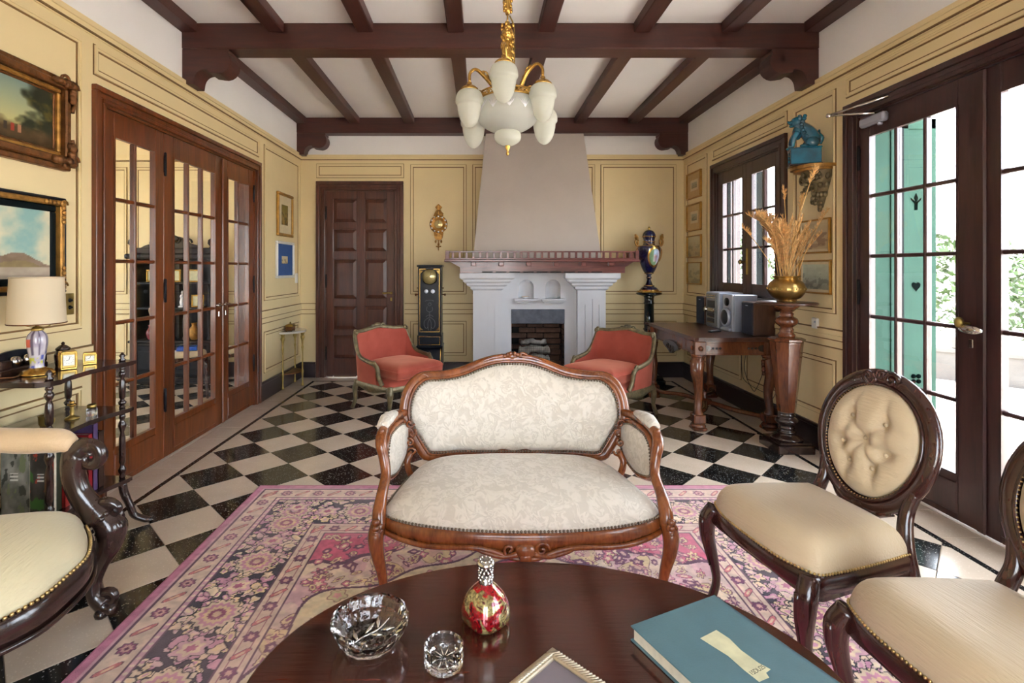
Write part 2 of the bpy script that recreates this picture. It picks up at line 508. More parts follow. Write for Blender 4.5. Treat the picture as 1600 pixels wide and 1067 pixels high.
def terrazzo(name, basec, chip, chip2, thr, scale, rough):
    m, nt, bs, out = new_mat(name)
    geo = nt.nodes.new('ShaderNodeNewGeometry')
    vo = nd(nt, 'ShaderNodeTexVoronoi', Scale=scale); nt.links.new(geo.outputs['Position'], vo.inputs['Vector'])
    wn_ = nd(nt, 'ShaderNodeTexWhiteNoise'); nt.links.new(vo.outputs['Position'], wn_.inputs['Vector'])
    c1 = nd(nt, 'ShaderNodeMath', operation='LESS_THAN'); c1.inputs[1].default_value = thr
    nt.links.new(vo.outputs['Distance'], c1.inputs[0])
    c2 = nd(nt, 'ShaderNodeMath', operation='GREATER_THAN'); c2.inputs[1].default_value = 0.62
    nt.links.new(wn_.outputs['Value'], c2.inputs[0])
    mm = nd(nt, 'ShaderNodeMath', operation='MULTIPLY'); nt.links.new(c1.outputs[0], mm.inputs[0]); nt.links.new(c2.outputs[0], mm.inputs[1])
    no = nd(nt, 'ShaderNodeTexNoise', Scale=7.0, Detail=4.0); nt.links.new(geo.outputs['Position'], no.inputs['Vector'])
    ba = ramp(nt, no.outputs['Fac'], [(0.3, basec), (0.7, chip2)])
    mx = nd(nt, 'ShaderNodeMix', data_type='RGBA'); nt.links.new(mm.outputs[0], mx.inputs[0]); nt.links.new(ba, mx.inputs[6]); mx.inputs[7].default_value = chip
    nt.links.new(mx.outputs[2], bs.inputs['Base Color'])
    bs.inputs['Roughness'].default_value = rough
    bs.inputs['Specular IOR Level'].default_value = 0.5
    return m
M['tile_black'] = terrazzo('black_terrazzo', srgb(18, 19, 20), srgb(150, 148, 140), srgb(32, 34, 34), 0.30, 110.0, 0.14)
M['tile_cream'] = terrazzo('cream_terrazzo', srgb(204, 188, 168), srgb(222, 208, 190), srgb(214, 198, 179), 0.3, 110.0, 0.2)
M['grout'] = plain('floor_grout', srgb(150, 136, 120), 0.8, 0, 0.1, 20)

def thin_glass(name, tint=(0.97, 0.985, 0.98, 1), rough=0.02, refl=1.0):
    m, nt, bs, out = new_mat(name)
    nt.nodes.remove(bs)
    tr = nd(nt, 'ShaderNodeBsdfTransparent'); tr.inputs['Color'].default_value = tint
    gl = nd(nt, 'ShaderNodeBsdfGlossy'); gl.inputs['Roughness'].default_value = rough
    lw = nd(nt, 'ShaderNodeLayerWeight'); pw_ = nd(nt, 'ShaderNodeMath', operation='POWER'); pw_.inputs[1].default_value = 5.0
    nt.links.new(lw.outputs['Facing'], pw_.inputs[0])
    fr = nd(nt, 'ShaderNodeMath', operation='MULTIPLY_ADD'); fr.inputs[1].default_value = 0.9; fr.inputs[2].default_value = 0.035
    nt.links.new(pw_.outputs[0], fr.inputs[0])
    no = nd(nt, 'ShaderNodeTexNoise', Scale=3.0, Detail=1.0); nt.links.new(coords(nt), no.inputs['Vector'])
    bp = nt.nodes.new('ShaderNodeBump'); bp.inputs['Strength'].default_value = 0.02; nt.links.new(no.outputs['Fac'], bp.inputs['Height'])
    nt.links.new(bp.outputs['Normal'], gl.inputs['Normal'])
    mu = nd(nt, 'ShaderNodeMath', operation='MULTIPLY'); mu.inputs[1].default_value = refl; nt.links.new(fr.outputs[0], mu.inputs[0])
    mx = nt.nodes.new('ShaderNodeMixShader'); nt.links.new(mu.outputs[0], mx.inputs[0])
    nt.links.new(tr.outputs[0], mx.inputs[1]); nt.links.new(gl.outputs[0], mx.inputs[2])
    nt.links.new(mx.outputs[0], out.inputs['Surface'])
    return m
M['glass'] = thin_glass('window_glass')
M['picglass'] = thin_glass('dial_glass', (0.95, 0.96, 0.93, 1), 0.03, 1.6)

def crystal(name, col=(1, 1, 1, 1), rough=0.0):
    m, nt, bs, out = new_mat(name)
    bs.inputs['Base Color'].default_value = col; bs.inputs['Transmission Weight'].default_value = 1.0
    bs.inputs['Roughness'].default_value = rough; bs.inputs['IOR'].default_value = 1.5
    vo = nd(nt, 'ShaderNodeTexVoronoi', Scale=60.0); nt.links.new(coords(nt), vo.inputs['Vector'])
    bump(nt, bs, vo.outputs['Distance'], 0.15, 0.004)
    return m
M['crystal'] = crystal('cut_crystal')

def frosted(name, col, trans=0.5, rough=0.35, clear=0.0):
    m, nt, bs, out = new_mat(name)
    no = nd(nt, 'ShaderNodeTexNoise', Scale=9.0); nt.links.new(coords(nt), no.inputs['Vector'])
    c = ramp(nt, no.outputs['Fac'], [(0.3, tuple(x * .96 for x in col[:3]) + (1,)), (0.7, col)])
    nt.links.new(c, bs.inputs['Base Color']); bs.inputs['Roughness'].default_value = rough
    tl = nd(nt, 'ShaderNodeBsdfTranslucent'); nt.links.new(c, tl.inputs['Color'])
    mx = nt.nodes.new('ShaderNodeMixShader'); mx.inputs[0].default_value = trans
    nt.links.new(bs.outputs[0], mx.inputs[1]); nt.links.new(tl.outputs[0], mx.inputs[2]); nt.links.new(mx.outputs[0], out.inputs['Surface'])
    if clear:
        tr = nd(nt, 'ShaderNodeBsdfTransparent'); m3 = nt.nodes.new('ShaderNodeMixShader'); m3.inputs[0].default_value = clear
        nt.links.new(mx.outputs[0], m3.inputs[1]); nt.links.new(tr.outputs[0], m3.inputs[2]); nt.links.new(m3.outputs[0], out.inputs['Surface'])
    return m
M['opal'] = frosted('frosted_opal_glass', srgb(230, 231, 222), 0.6, 0.2)
M['bowlglass'] = frosted('frosted_bowl_glass', srgb(226, 228, 222), 0.5, 0.2, 0.18)
M['shade'] = frosted('cream_parchment_shade', srgb(232, 218, 190), 0.35, 0.8)

def damask(name, a, b, scale, rough, sheen=0.3, line=False):
    """woven upholstery: low-contrast figure with satin relief"""
    m, nt, bs, out = new_mat(name)
    v = coords(nt)
    no = nd(nt, 'ShaderNodeTexNoise', Scale=scale, Detail=2.0, Distortion=1.6); nt.links.new(v, no.inputs['Vector'])
    big = nd(nt, 'ShaderNodeTexNoise', Scale=scale * .22, Detail=3.0); nt.links.new(v, big.inputs['Vector'])
    if line:
        nt.links.new(ramp(nt, big.outputs['Fac'], [(0.3, a), (0.7, b)]), bs.inputs['Base Color'])
        bs.inputs['Roughness'].default_value = rough
        lw = nd(nt, 'ShaderNodeTexNoise', Scale=1.0, Detail=3.0); nt.links.new(coords(nt, (14, 150, 150)), lw.inputs['Vector'])
        bump(nt, bs, lw.outputs['Fac'], 0.35, 0.006)
    else:
        vo = nd(nt, 'ShaderNodeTexVoronoi', feature='SMOOTH_F1', Scale=scale * .75)
        mxv = nd(nt, 'ShaderNodeMix', data_type='VECTOR'); mxv.inputs[0].default_value = .12
        nt.links.new(v, mxv.inputs[4]); nt.links.new(no.outputs['Color'], mxv.inputs[5]); nt.links.new(mxv.outputs[1], vo.inputs['Vector'])
        wv = nd(nt, 'ShaderNodeMath', operation='SINE'); ml = nd(nt, 'ShaderNodeMath', operation='MULTIPLY'); ml.inputs[1].default_value = 26.0
        nt.links.new(vo.outputs['Distance'], ml.inputs[0]); nt.links.new(ml.outputs[0], wv.inputs[0])
        mu = nd(nt, 'ShaderNodeMath', operation='MULTIPLY_ADD'); mu.inputs[1].default_value = .22; nt.links.new(wv.outputs[0], mu.inputs[0]); nt.links.new(no.outputs['Fac'], mu.inputs[2])
        mid = tuple(x * .45 + y * .55 for x, y in zip(a, b))
        nt.links.new(ramp(nt, mu.outputs[0], [(0.35, mid), (0.62, b)]), bs.inputs['Base Color'])
        rr = nd(nt, 'ShaderNodeMapRange'); rr.inputs[1].default_value = .35; rr.inputs[2].default_value = .65; rr.inputs[3].default_value = rough + .12; rr.inputs[4].default_value = rough - .12
        nt.links.new(mu.outputs[0], rr.inputs[0]); nt.links.new(rr.outputs[0], bs.inputs['Roughness'])
        bump(nt, bs, mu.outputs[0], 0.22, 0.012)
    bs.inputs['Sheen Weight'].default_value = sheen
    return m
M['cream'] = damask('ivory_floral_damask', srgb(178, 169, 154), srgb(211, 203, 189), 17.0, 0.5)
M['beige'] = damask('beige_slub_silk', srgb(190, 169, 136), srgb(203, 185, 154), 5.0, 0.62, 0.3, True)
M['ivory'] = damask('pale_gold_silk', srgb(200, 187, 148), srgb(214, 203, 167), 5.0, 0.62, 0.3, True)
M['armbeige'] = damask('worn_tan_silk', srgb(200, 168, 128), srgb(218, 190, 152), 5.0, 0.65, 0.3, True)
M['nail'] = plain('brass_nailheads', srgb(196, 168, 112), 0.28, 0.9, 0.2, 30)
M['nail_dark'] = plain('pewter_nailheads', srgb(120, 108, 92), 0.3, 0.85, 0.25, 30)

def velvet(name, a, b):
    m, nt, bs, out = new_mat(name)
    no = nd(nt, 'ShaderNodeTexNoise', Scale=5.0, Detail=4.0); nt.links.new(coords(nt), no.inputs['Vector'])
    nt.links.new(ramp(nt, no.outputs['Fac'], [(0.3, a), (0.7, b)]), bs.inputs['Base Color'])
    bs.inputs['Roughness'].default_value = 0.85; bs.inputs['Sheen Weight'].default_value = 0.7
    bs.inputs['Sheen Tint'].default_value = srgb(240, 170, 140); bs.inputs['Specular IOR Level'].default_value = 0.1
    return m
M['coral'] = velvet('coral_red_velvet', srgb(150, 66, 54), srgb(176, 88, 74))
# ---------------------------------------------------------------- the room shell
SIDE = {'left': ((XL, 0, 0), PI / 2), 'right': ((XR, 0, 0), -PI / 2), 'back': ((0, YB, 0), 0.0), 'front': ((0, YF, 0), PI)}
# local frame of a wall: x runs along it to the right as seen from inside, y points out of the room, z is up

def wall(name, side, s0, s1, holes, thick, split=ZC, zt=ZT):
    mb = MB()
    cuts = sorted({s0, s1} | {h[0] for h in holes} | {h[1] for h in holes})
    for a, b in zip(cuts, cuts[1:]):
        mid = (a + b) / 2; zs = [(0.0, zt)]
        for h in holes:
            if h[0] < mid < h[1]:
                nz = []
                for z0, z1 in zs:
                    if h[2] > z0 + 1e-4: nz.append((z0, min(z1, h[2])))
                    if h[3] < z1 - 1e-4: nz.append((max(z0, h[3]), z1))
                zs = nz
        for z0, z1 in zs:
            if z0 < split < z1:
                mb.bb(a, b, 0, thick, z0, split, 0); mb.bb(a, b, 0, thick, split, z1, 1)
            else: mb.bb(a, b, 0, thick, z0, z1, 0 if z1 <= split else 1)
    o = mb.build(name, [M['wall'], M['white']], None, SIDE[side][0], SIDE[side][1])
    return tag(o, kind='structure')

def frame_rect(mb, x0, x1, z0, z1, w, y0, y1, mi):
    mb.bb(x0, x1, y0, y1, z0, z0 + w, mi); mb.bb(x0, x1, y0, y1, z1 - w, z1, mi)
    mb.bb(x0, x0 + w, y0, y1, z0 + w, z1 - w, mi); mb.bb(x1 - w, x1, y0, y1, z0 + w, z1 - w, mi)

def panel(parent, x0, x1, z0, z1):
    """raised picture-frame moulding with an antique line inside and outside"""
    mb = MB(); l = 0.007
    frame_rect(mb, x0, x1, z0, z1, l, -0.004, 0.002, 1)
    a = l
    frame_rect(mb, x0 + a, x1 - a, z0 + a, z1 - a, 0.012, -0.016, 0.002, 0)
    a += 0.012
    frame_rect(mb, x0 + a, x1 - a, z0 + a, z1 - a, 0.012, -0.009, 0.002, 0)
    a += 0.012
    frame_rect(mb, x0 + a, x1 - a, z0 + a, z1 - a, l + .002, -0.004, 0.002, 1)
    mb.build('panel_moulding', [M['wall'], M['line']], parent)

def chair_rail(parent, x0, x1):
    mb = MB()
    mb.bb(x0, x1, -0.016, 0.002, 0.795, 0.915, 0)
    mb.bb(x0, x1, -0.024, 0.002, 0.85, 0.88, 0)
    for z in (0.787, 0.842, 0.915): mb.bb(x0, x1, -0.019, 0.002, z, z + 0.008, 1)
    mb.build('chair_rail', [M['wall'], M['line']], parent)

LW, RW = 0.16, 0.25
w_left = wall('wall_left', 'left', YF, YB + .2, [(3.05, 5.12, 0, 2.335)], LW)
w_right = wall('wall_right', 'right', -YB - .2, -YF, [(-5.53, -4.35, 1.09, 2.38), (-3.475, -1.745, 0, 2.385), (-0.75, 0.95, 0, 2.385)], RW)
w_back = wall('wall_back', 'back', -6.6, XR, [(-1.93, -1.058, 0, 2.335)], 0.2)
w_front = wall('wall_front', 'front', -XR, 6.6, [(-1.05, .75, 0, 2.45), (3.2, 5.6, 0.0, 2.45)], 0.2)

for x0, x1, z0, z1 in [(0.4, 2.885, 1.02, 2.645), (0.4, 2.885, 0.27, 0.70), (2.97, 5.2, 2.48, 2.66), (5.32, 6.35, 1.02, 2.645), (5.32, 6.35, 0.27, 0.70)]:
    panel(w_left, x0, x1, z0, z1)
for x0, x1 in [(YF, 2.955), (5.215, YB)]: chair_rail(w_left, x0, x1)
for x0, x1, z0, z1 in [(-2.04, -0.945, 2.485, 2.665), (-0.865, -0.165, 1.035, 2.655), (-0.865, -0.165, 0.27, 0.70), (-0.09, 1.44, 1.035, 2.655),
                       (1.51, 2.455, 1.035, 2.655), (1.51, 2.455, 0.27, 0.70)]:
    panel(w_back, x0, x1, z0, z1)
for x0, x1 in [(XL, -2.048), (-0.935, -0.05), (1.45, XR)]: chair_rail(w_back, x0, x1)
for x0, x1, z0, z1 in [(-6.33, -5.75, 1.03, 2.645), (-5.63, -4.25, 2.53, 2.665), (-4.17, -3.67, 1.03, 2.645), (-3.57, -1.65, 2.535, 2.68), (-6.33, -5.0, 0.27, 0.70), (-4.93, -3.67, 0.27, 0.70)]:
    panel(w_right, x0, x1, z0, z1)
for x0, x1 in [(-YB, -3.58), (-1.64, -0.85)]: chair_rail(w_right, x0, x1)

n_trim = [0]
def trim(mb, mats, side=None):
    n_trim[0] += 1
    o = mb.build('trim_%d' % n_trim[0], mats, None, *(SIDE[side] if side else (None, None)))
    return tag(o, kind='structure')
for side, a, b in (('left', YF, YB), ('back', XL, XR), ('right', -YB, -YF)):
    mb = MB()
    mb.bb(a, b, -0.030, 0.002, 2.742, 2.772, 0); mb.bb(a, b, -0.020, 0.002, 2.715, 2.742, 0)
    mb.bb(a, b, -0.021, 0.002, 2.707, 2.715, 1); mb.bb(a, b, -0.008, 0.002, 2.70, 2.707, 0)
    trim(mb, [M['wall'], M['line']], side)
def baseboard(side, segs):
    mb = MB()
    for a, b in segs:
        mb.bb(a, b, -0.022, 0.002, 0, 0.165); mb.bev(a, b, -0.028, 0.002, 0.165, 0.192, 0.006)
    tag(mb.build('baseboard_' + side, M['base'], None, *SIDE[side]), kind='structure')
baseboard('left', [(YF, 2.955), (5.215, YB)]); baseboard('back', [(XL, -2.048), (-0.935, XR)]); baseboard('right', [(-YB, -3.58), (-1.64, -0.85)])

# ceiling with joists
mb = MB(); mb.bb(XL - LW, XR, YF, YB, ZT, ZT + .1)
ceil = tag(mb.build('ceiling', M['white']), kind='structure')
for y0, y1 in ((YF, 3.85), (4.03, 6.27)):
    mb = MB(); mb.bev(-.06, .06, y0, y1, ZT - .075, ZT + .01, .006)
    me = mb.mesh('joist', M['joist'])
    for x in (-2.176, -1.525, -0.858, -0.18, 0.50, 1.215, 1.87, 2.488): link('joist', me, ceil, (x, 0, 0))

def bracket_outline():
    p = [(0, 0), (.345, 0), (.352, -.012)]
    for k in range(9):
        a = R(40 - k * 18); p.append((.27 + .095 * math.cos(a), -.088 + .095 * math.sin(a)))
    p += [(.195, -.172), (.185, -.152), (.165, -.152)]
    for k in range(8):
        a = R(90 + k * 12); p.append((.165 + .075 * math.cos(a) , -.235 + .083 * math.sin(a)))
    p += [(.085, -.262), (0, -.262)]
    return p
def beam(y0, y1, z0, z1):
    mb = MB(); mb.bev(XL, XR, y0, y1, z0, z1, .008)
    b = trim(mb, M['beam'])
    po = bracket_outline()
    for s in (-1, 1):
        mb = MB()
        x = XL if s < 0 else XR
        mb.prism([(x - s * px, z0 + pz + .001) for px, pz in po], y0 + .012, y1 - .012 if y1 < YB - .02 else y1, 'xz')
        mb.build('bracket', M['beam'], b)
beam(3.85, 4.03, 3.005, ZT)
beam(6.27, YB, 3.01, ZT)

# ---------------------------------------------------------------- floor: diagonal terrazzo tiles, one object each where the photo shows them
TS = 0.2998; TX0, TY0 = -1.970, 3.797
RUG = (-1.36, 1.64, -0.85, 3.19)
def clip(poly, rect):
    x0, x1, y0, y1 = rect
    for ax, lim, sg in ((0, x0, 1), (0, x1, -1), (1, y0, 1), (1, y1, -1)):
        out = []
        for i, p in enumerate(poly):
            q = poly[(i + 1) % len(poly)]
            dp, dq = sg * (p[ax] - lim), sg * (q[ax] - lim)
            if dp >= 0: out.append(p)
            if dp * dq < 0:
                t = dp / (dp - dq); out.append((p[0] + (q[0] - p[0]) * t, p[1] + (q[1] - p[1]) * t))
        poly = out
        if len(poly) < 3: return []
    return poly
def area(p): return 0.5 * sum(p[i][0] * p[(i + 1) % len(p)][1] - p[(i + 1) % len(p)][0] * p[i][1] for i in range(len(p)))
def slab(mb, poly, mi=0, g=0.0012, b=0.002, h=0.02):
    """tile with eased edges, top at z = 0, inset by the joint"""
    cx = sum(p[0] for p in poly) / len(poly); cy = sum(p[1] for p in poly) / len(poly)
    if area(poly) < 0: poly = poly[::-1]
    def ins(d):
        o = []; n = len(poly)
        for i in range(n):
            p0, p1, p2 = poly[i - 1], poly[i], poly[(i + 1) % n]
            e1 = Vector((p1[0] - p0[0], p1[1] - p0[1])); e2 = Vector((p2[0] - p1[0], p2[1] - p1[1]))
            if e1.length < 1e-6 or e2.length < 1e-6: o.append(p1); continue
            e1.normalize(); e2.normalize(); n1 = Vector((-e1.y, e1.x)); n2 = Vector((-e2.y, e2.x))
            k = (n1 + n2) / max(0.35, 1 + n1.dot(n2)); o.append((p1[0] + k.x * d, p1[1] + k.y * d))
        return o
    n = len(poly); a, c = ins(g), ins(g + b)
    vs = [(x, y, -h) for x, y in a] + [(x, y, -b * .5) for x, y in a] + [(x, y, 0) for x, y in c]
    fs = [tuple(range(2 * n, 3 * n))]
    for i in range(n):
        j = (i + 1) % n
        fs += [(i, j, n + j, n + i), (n + i, n + j, 2 * n + j, 2 * n + i)]
    mb.add(vs, fs, mi)
s2 = TS / math.sqrt(2)
def tile_c(i, j): return (TX0 + s2 * (i + j + 1), TY0 + s2 * (j - i))
diamond = [(0, -s2), (s2, 0), (0, s2), (-s2, 0)]
tile_me = []
for k in ('tile_black', 'tile_cream'):
    mb = MB(); slab(mb, diamond); tile_me.append(mb.mesh('tile', M[k]))

def tiled_floor(name, rect, base_rect, seen):
    x0, x1, y0, y1 = base_rect
    mb = MB(); mb.bb(x0, x1, y0, y1, -0.06, -0.0025)
    fl = tag(mb.build(name, M['grout']), kind='structure')
    rest = MB()
    for i in range(-40, 40):
        for j in range(-40, 40):
            cx, cy = tile_c(i, j)
            poly = clip([(cx + a, cy + b) for a, b in diamond], rect)
            if len(poly) < 3 or abs(area(poly)) < 4e-4: continue
            mi = (i + j) % 2
            if not seen(cx, cy): slab(rest, poly, mi); continue
            if abs(area(poly)) > TS * TS * .9995: link('tile', tile_me[mi], fl, (cx, cy, 0))
            else:
                q = MB(); slab(q, [(x - cx, y - cy) for x, y in poly]); q.build('tile', M['tile_cream' if mi else 'tile_black'], fl, (cx, cy, 0))
    if rest.f: tag(rest.build('tiles_under_rug_and_near', [M['tile_black'], M['tile_cream']], fl), kind='stuff')
    return fl
def seen_main(cx, cy):
    if cy < 1.45: return False
    if RUG[0] + s2 < cx < RUG[1] - s2 and cy < RUG[3] - s2: return False
    return abs(cx) < 1.12 * cy + .3
BX0, BX1, BY1 = -1.985, 2.295, 6.165
floor = tiled_floor('floor', (BX0, BX1, YF + .24, BY1), (XL - LW, XR + RW, YF, YB + .06), seen_main)
# dark line round the field and the cream border slabs outside it
lw_ = 0.032
for rect in ((BX0 - lw_, BX0, YF + .2, BY1 + lw_), (BX1, BX1 + lw_, YF + .2, BY1 + lw_), (BX0, BX1, BY1, BY1 + lw_)):
    x0, x1, y0, y1 = rect; mb = MB(); slab(mb, [(x0, y0), (x1, y0), (x1, y1), (x0, y1)], 0, .0005, .001); mb.build('border_strip', M['tile_black'], floor)
y = BY1 + lw_
rest = MB()
while y > YF:
    ya = max(y - .3, YF)
    for x0, x1 in ((XL, BX0 - lw_), (BX1 + lw_, XR)):
        if ya > 1.6:
            mb = MB(); slab(mb, [(x0, ya), (x1, ya), (x1, y), (x0, y)]); mb.build('border_tile', M['tile_cream'], floor)
        else: slab(rest, [(x0, ya), (x1, ya), (x1, y), (x0, y)])
    y = ya
tag(rest.build('border_tiles_behind', M['tile_cream'], floor), kind='stuff')
x = XL
while x < XR - .01:
    xb = min(x + .3, XR); mb = MB(); slab(mb, [(x, BY1 + lw_), (xb, BY1 + lw_), (xb, YB), (x, YB)]); mb.build('border_tile', M['tile_cream'], floor); x = xb
mb = MB()
slab(mb, [(XL - LW, 3.05), (XL, 3.05), (XL, 5.12), (XL - LW, 5.12)]); slab(mb, [(XR, 1.745), (XR + RW, 1.745), (XR + RW, 3.475), (XR, 3.475)])
slab(mb, [(XR, -.95), (XR + RW, -.95), (XR + RW, .75), (XR, .75)])
mb.build('threshold', M['tile_cream'], floor)

# ---------------------------------------------------------------- doors and windows
def casing(parent, x0, x1, z1, w, mat, z0=0.0, sill=False, depth=0.03, thick=0.2):
    """stepped architrave round an opening x0..x1, top z1, with the jamb lining"""
    mb = MB()
    for a, b, d in ((w, w * .62, depth), (w * .62, w * .28, depth * .62), (w * .28, 0, depth * .9)):
        mb.bev(x0 - a, x0 - b, -d, .003, z0, z1 + b, .004); mb.bev(x1 + b, x1 + a, -d, .003, z0, z1 + b, .004)
        mb.bev(x0 - a, x1 + a, -d, .003, z1 + b, z1 + a, .004)
        if sill: mb.bev(x0 - a, x1 + a, -d, .003, z0 - a, z0 - b, .004)
    mb.bb(x0, x0 + .012, 0, thick, z0, z1); mb.bb(x1 - .012, x1, 0, thick, z0, z1); mb.bb(x0, x1, 0, thick, z1 - .012, z1)
    if sill: mb.bb(x0, x1, 0, thick, z0, z0 + .012)
    mb.build('casing', mat, parent)

def glazed_leaf(parent, x0, x1, z0, z1, gx0, gx1, gz0, gz1, cols, rows, mat, y0=0.012, t=0.042, name='door_leaf', panel_below=True):
    mb = MB()
    mb.bev(x0, gx0, y0, y0 + t, z0, z1, .004); mb.bev(gx1, x1, y0, y0 + t, z0, z1, .004)
    mb.bev(gx0, gx1, y0, y0 + t, gz1, z1, .004); mb.bev(gx0, gx1, y0, y0 + t, z0, gz0, .004)
    frame_rect(mb, gx0 - .006, gx1 + .006, gz0 - .006, gz1 + .006, .012, y0 - .006, y0 + .004, 0)
    if panel_below and gz0 - z0 > .15: mb.bev(gx0 + .0, gx1 - .0, y0 - .007, y0 + .01, z0 + .035, gz0 - .04, .006)
    leaf = mb.build(name, mat, parent)
    cw, rh = (gx1 - gx0) / cols, (gz1 - gz0) / rows; b = .0115
    mv = MB(); mv.bev(-b, b, y0 - .001, y0 + t - .004, 0, gz1 - gz0, .006); mv = mv.mesh('muntin', mat)
    mh = MB(); mh.bev(0, gx1 - gx0, y0 + .002, y0 + t - .006, -b, b, .006); mh = mh.mesh('muntin', mat)
    pm = MB(); pm.bb(b, cw - b, y0 + .018, y0 + .0205, b, rh - b); pm = pm.mesh('pane', M['glass'])
    for c in range(1, cols): link('muntin', mv, leaf, (gx0 + c * cw, 0, gz0))
    for r in range(1, rows): link('muntin', mh, leaf, (gx0, 0, gz0 + r * rh))
    for c in range(cols):
        for r in range(rows): link('pane', pm, leaf, (gx0 + c * cw, 0, gz0 + r * rh))
    return leaf

def hinge(parent, x, y, z, mat):
    mb = MB(); mb.lathe([(.005, -.085), (.009, -.08), (.009, .08), (.005, .085)], 8, (x, y, z)); mb.bb(x - .012, x + .012, y, y + .006, z - .06, z + .06)
    mb.build('hinge', mat, parent)

def lever(parent, x, y, z, sgn, mat, egg=False):
    mb = MB()
    mb.lathe([(.018, 0), (.018, .006), (.01, .01), (.008, .04)], 12, (x, y, z), axis=(0, -1, 0))
    if egg: mb.ball((x + sgn * .05, y - .052, z), (.062, .02, .024), 12, 7); mb.ball((x, y - .045, z), .018)
    else:
        mb.tube(cr([(x, y - .04, z), (x + sgn * .03, y - .046, z + .004), (x + sgn * .075, y - .042, z - .002), (x + sgn * .105, y - .04, z + .004)], 4), [.009, .009, .008, .008, .009, .01, .01, .011, .012, .012, .011, .01, .006], 8)
    mb.bev(x - .012, x + .012, y - .006, y, z - .1, z - .055, .004)
    mb.build('handle', mat, parent)

# door_1: three-leaf glazed partition to the next room
d1 = thing('door_1', 'three glazed reddish wooden door leaves in the left wall', None, *SIDE['left'], kind='structure')
casing(d1, 3.05, 5.12, 2.335, .09, M['door'], thick=LW)
gz = (0.253, 2.17)
la = glazed_leaf(d1, 3.064, 3.655, .008, 2.322, 3.16, 3.562, *gz, 2, 5, M['door'])
lb = glazed_leaf(d1, 3.657, 4.494, .008, 2.322, 3.772, 4.368, *gz, 3, 5, M['door'])
lc = glazed_leaf(d1, 4.496, 5.106, .008, 2.322, 4.582, 4.998, *gz, 2, 5, M['door'])
for z in (.42, 1.2, 2.1): hinge(la, 3.064, .008, z, M['iron']); hinge(lb, 3.664, .004, z, M['iron']); hinge(lc, 5.106, .008, z, M['iron'])
lever(lb, 4.43, .012, 1.045, -1, M['chrome']); lever(lc, 4.545, .012, 1.045, -1, M['chrome'])
mb = MB(); mb.bev(4.47, 4.52, -.004, .016, .01, 2.32, .008); mb.build('astragal', M['door'], d1)

# door_2: panelled door in the back wall
d2 = thing('door_2', 'dark panelled wooden door in the back wall', None, *SIDE['back'], kind='structure')
casing(d2, -1.93, -1.058, 2.335, .108, M['door2'], depth=.035)
mb = MB(); mb.bb(-1.918, -1.07, .02, .05, .008, 2.323)
cols = ((-1.83, -1.537), (-1.437, -1.16)); rows = ((2.222, 1.93), (1.845, 1.57), (1.47, .98), (.885, .595), (.525, .235))
xs_ = [-1.918, -1.83, -1.537, -1.437, -1.16, -1.07]
for a, b in ((0, 1), (2, 3), (4, 5)): mb.bev(xs_[a], xs_[b], .004, .022, .008, 2.323, .004)
zs_ = [2.323] + [z for r in rows for z in r] + [.008]
for a, b in cols:
    for k in range(0, len(zs_), 2): mb.bev(a, b, .004, .022, zs_[k + 1], zs_[k], .004)
leaf2 = mb.build('door_leaf', M['door2'], d2)
for a, b in cols:
    for z1, z0 in rows:
        q = MB(); e = .045
        vs = [(a + .004, .021, z0 + .004), (b - .004, .021, z0 + .004), (b - .004, .021, z1 - .004), (a + .004, .021, z1 - .004), (a + e, .006, z0 + e), (b - e, .006, z0 + e), (b - e, .006, z1 - e), (a + e, .006, z1 - e)]
        q.add(vs, [(4, 5, 6, 7), (0, 1, 5, 4), (1, 2, 6, 5), (2, 3, 7, 6), (3, 0, 4, 7), (3, 2, 1, 0)]); q.build('door_panel', M['door2'], leaf2)
lever(leaf2, -1.105, .004, 1.05, -1, M['brass'])
for z in (.3, 1.2, 2.05): hinge(leaf2, -1.92, .0, z, M['iron'])
mb = MB(); mb.bb(-2.05, -.95, .2, .24, 0, 2.45); tag(mb.build('wall_behind_door', M['wall'], None, *SIDE['back']), kind='structure')

# door_3: glazed double doors to the terrace (and the same again out of view nearer the camera)
def terrace_doors(name, y_far, label):
    d = thing(name, label, None, (XR, y_far, 0), -PI / 2, kind='structure')
    casing(d, 0, 1.73, 2.385, .095, M['door3'], thick=RW)
    gz = (0.253, 2.23)
    a = glazed_leaf(d, .013, .862, .008, 2.372, .10, .722, *gz, 3, 5, M['door3'])
    b = glazed_leaf(d, .866, 1.717, .008, 2.372, .952, 1.6, *gz, 3, 5, M['door3'])
    mb = MB(); mb.bev(.835, .885, -.004, .016, .01, 2.37, .008); mb.build('astragal', M['door3'], d)
    return d, a, b
d3, d3a, d3b = terrace_doors('door_3', 3.475, 'dark glazed double doors to the terrace in the right wall')
lever(d3a, .80, .012, 1.045, 1, M['chrome'], True)
mb = MB(); mb.ball((.775, -.03, 1.075), (.024, .018, .03), 10, 6); mb.tube([(.79, .012, 1.07), (.775, -.03, 1.075)], .007); mb.build('handle', M['brass'], d3b)
for z in (.3, 1.2, 2.1): hinge(d3a, .012, .004, z, M['iron'])
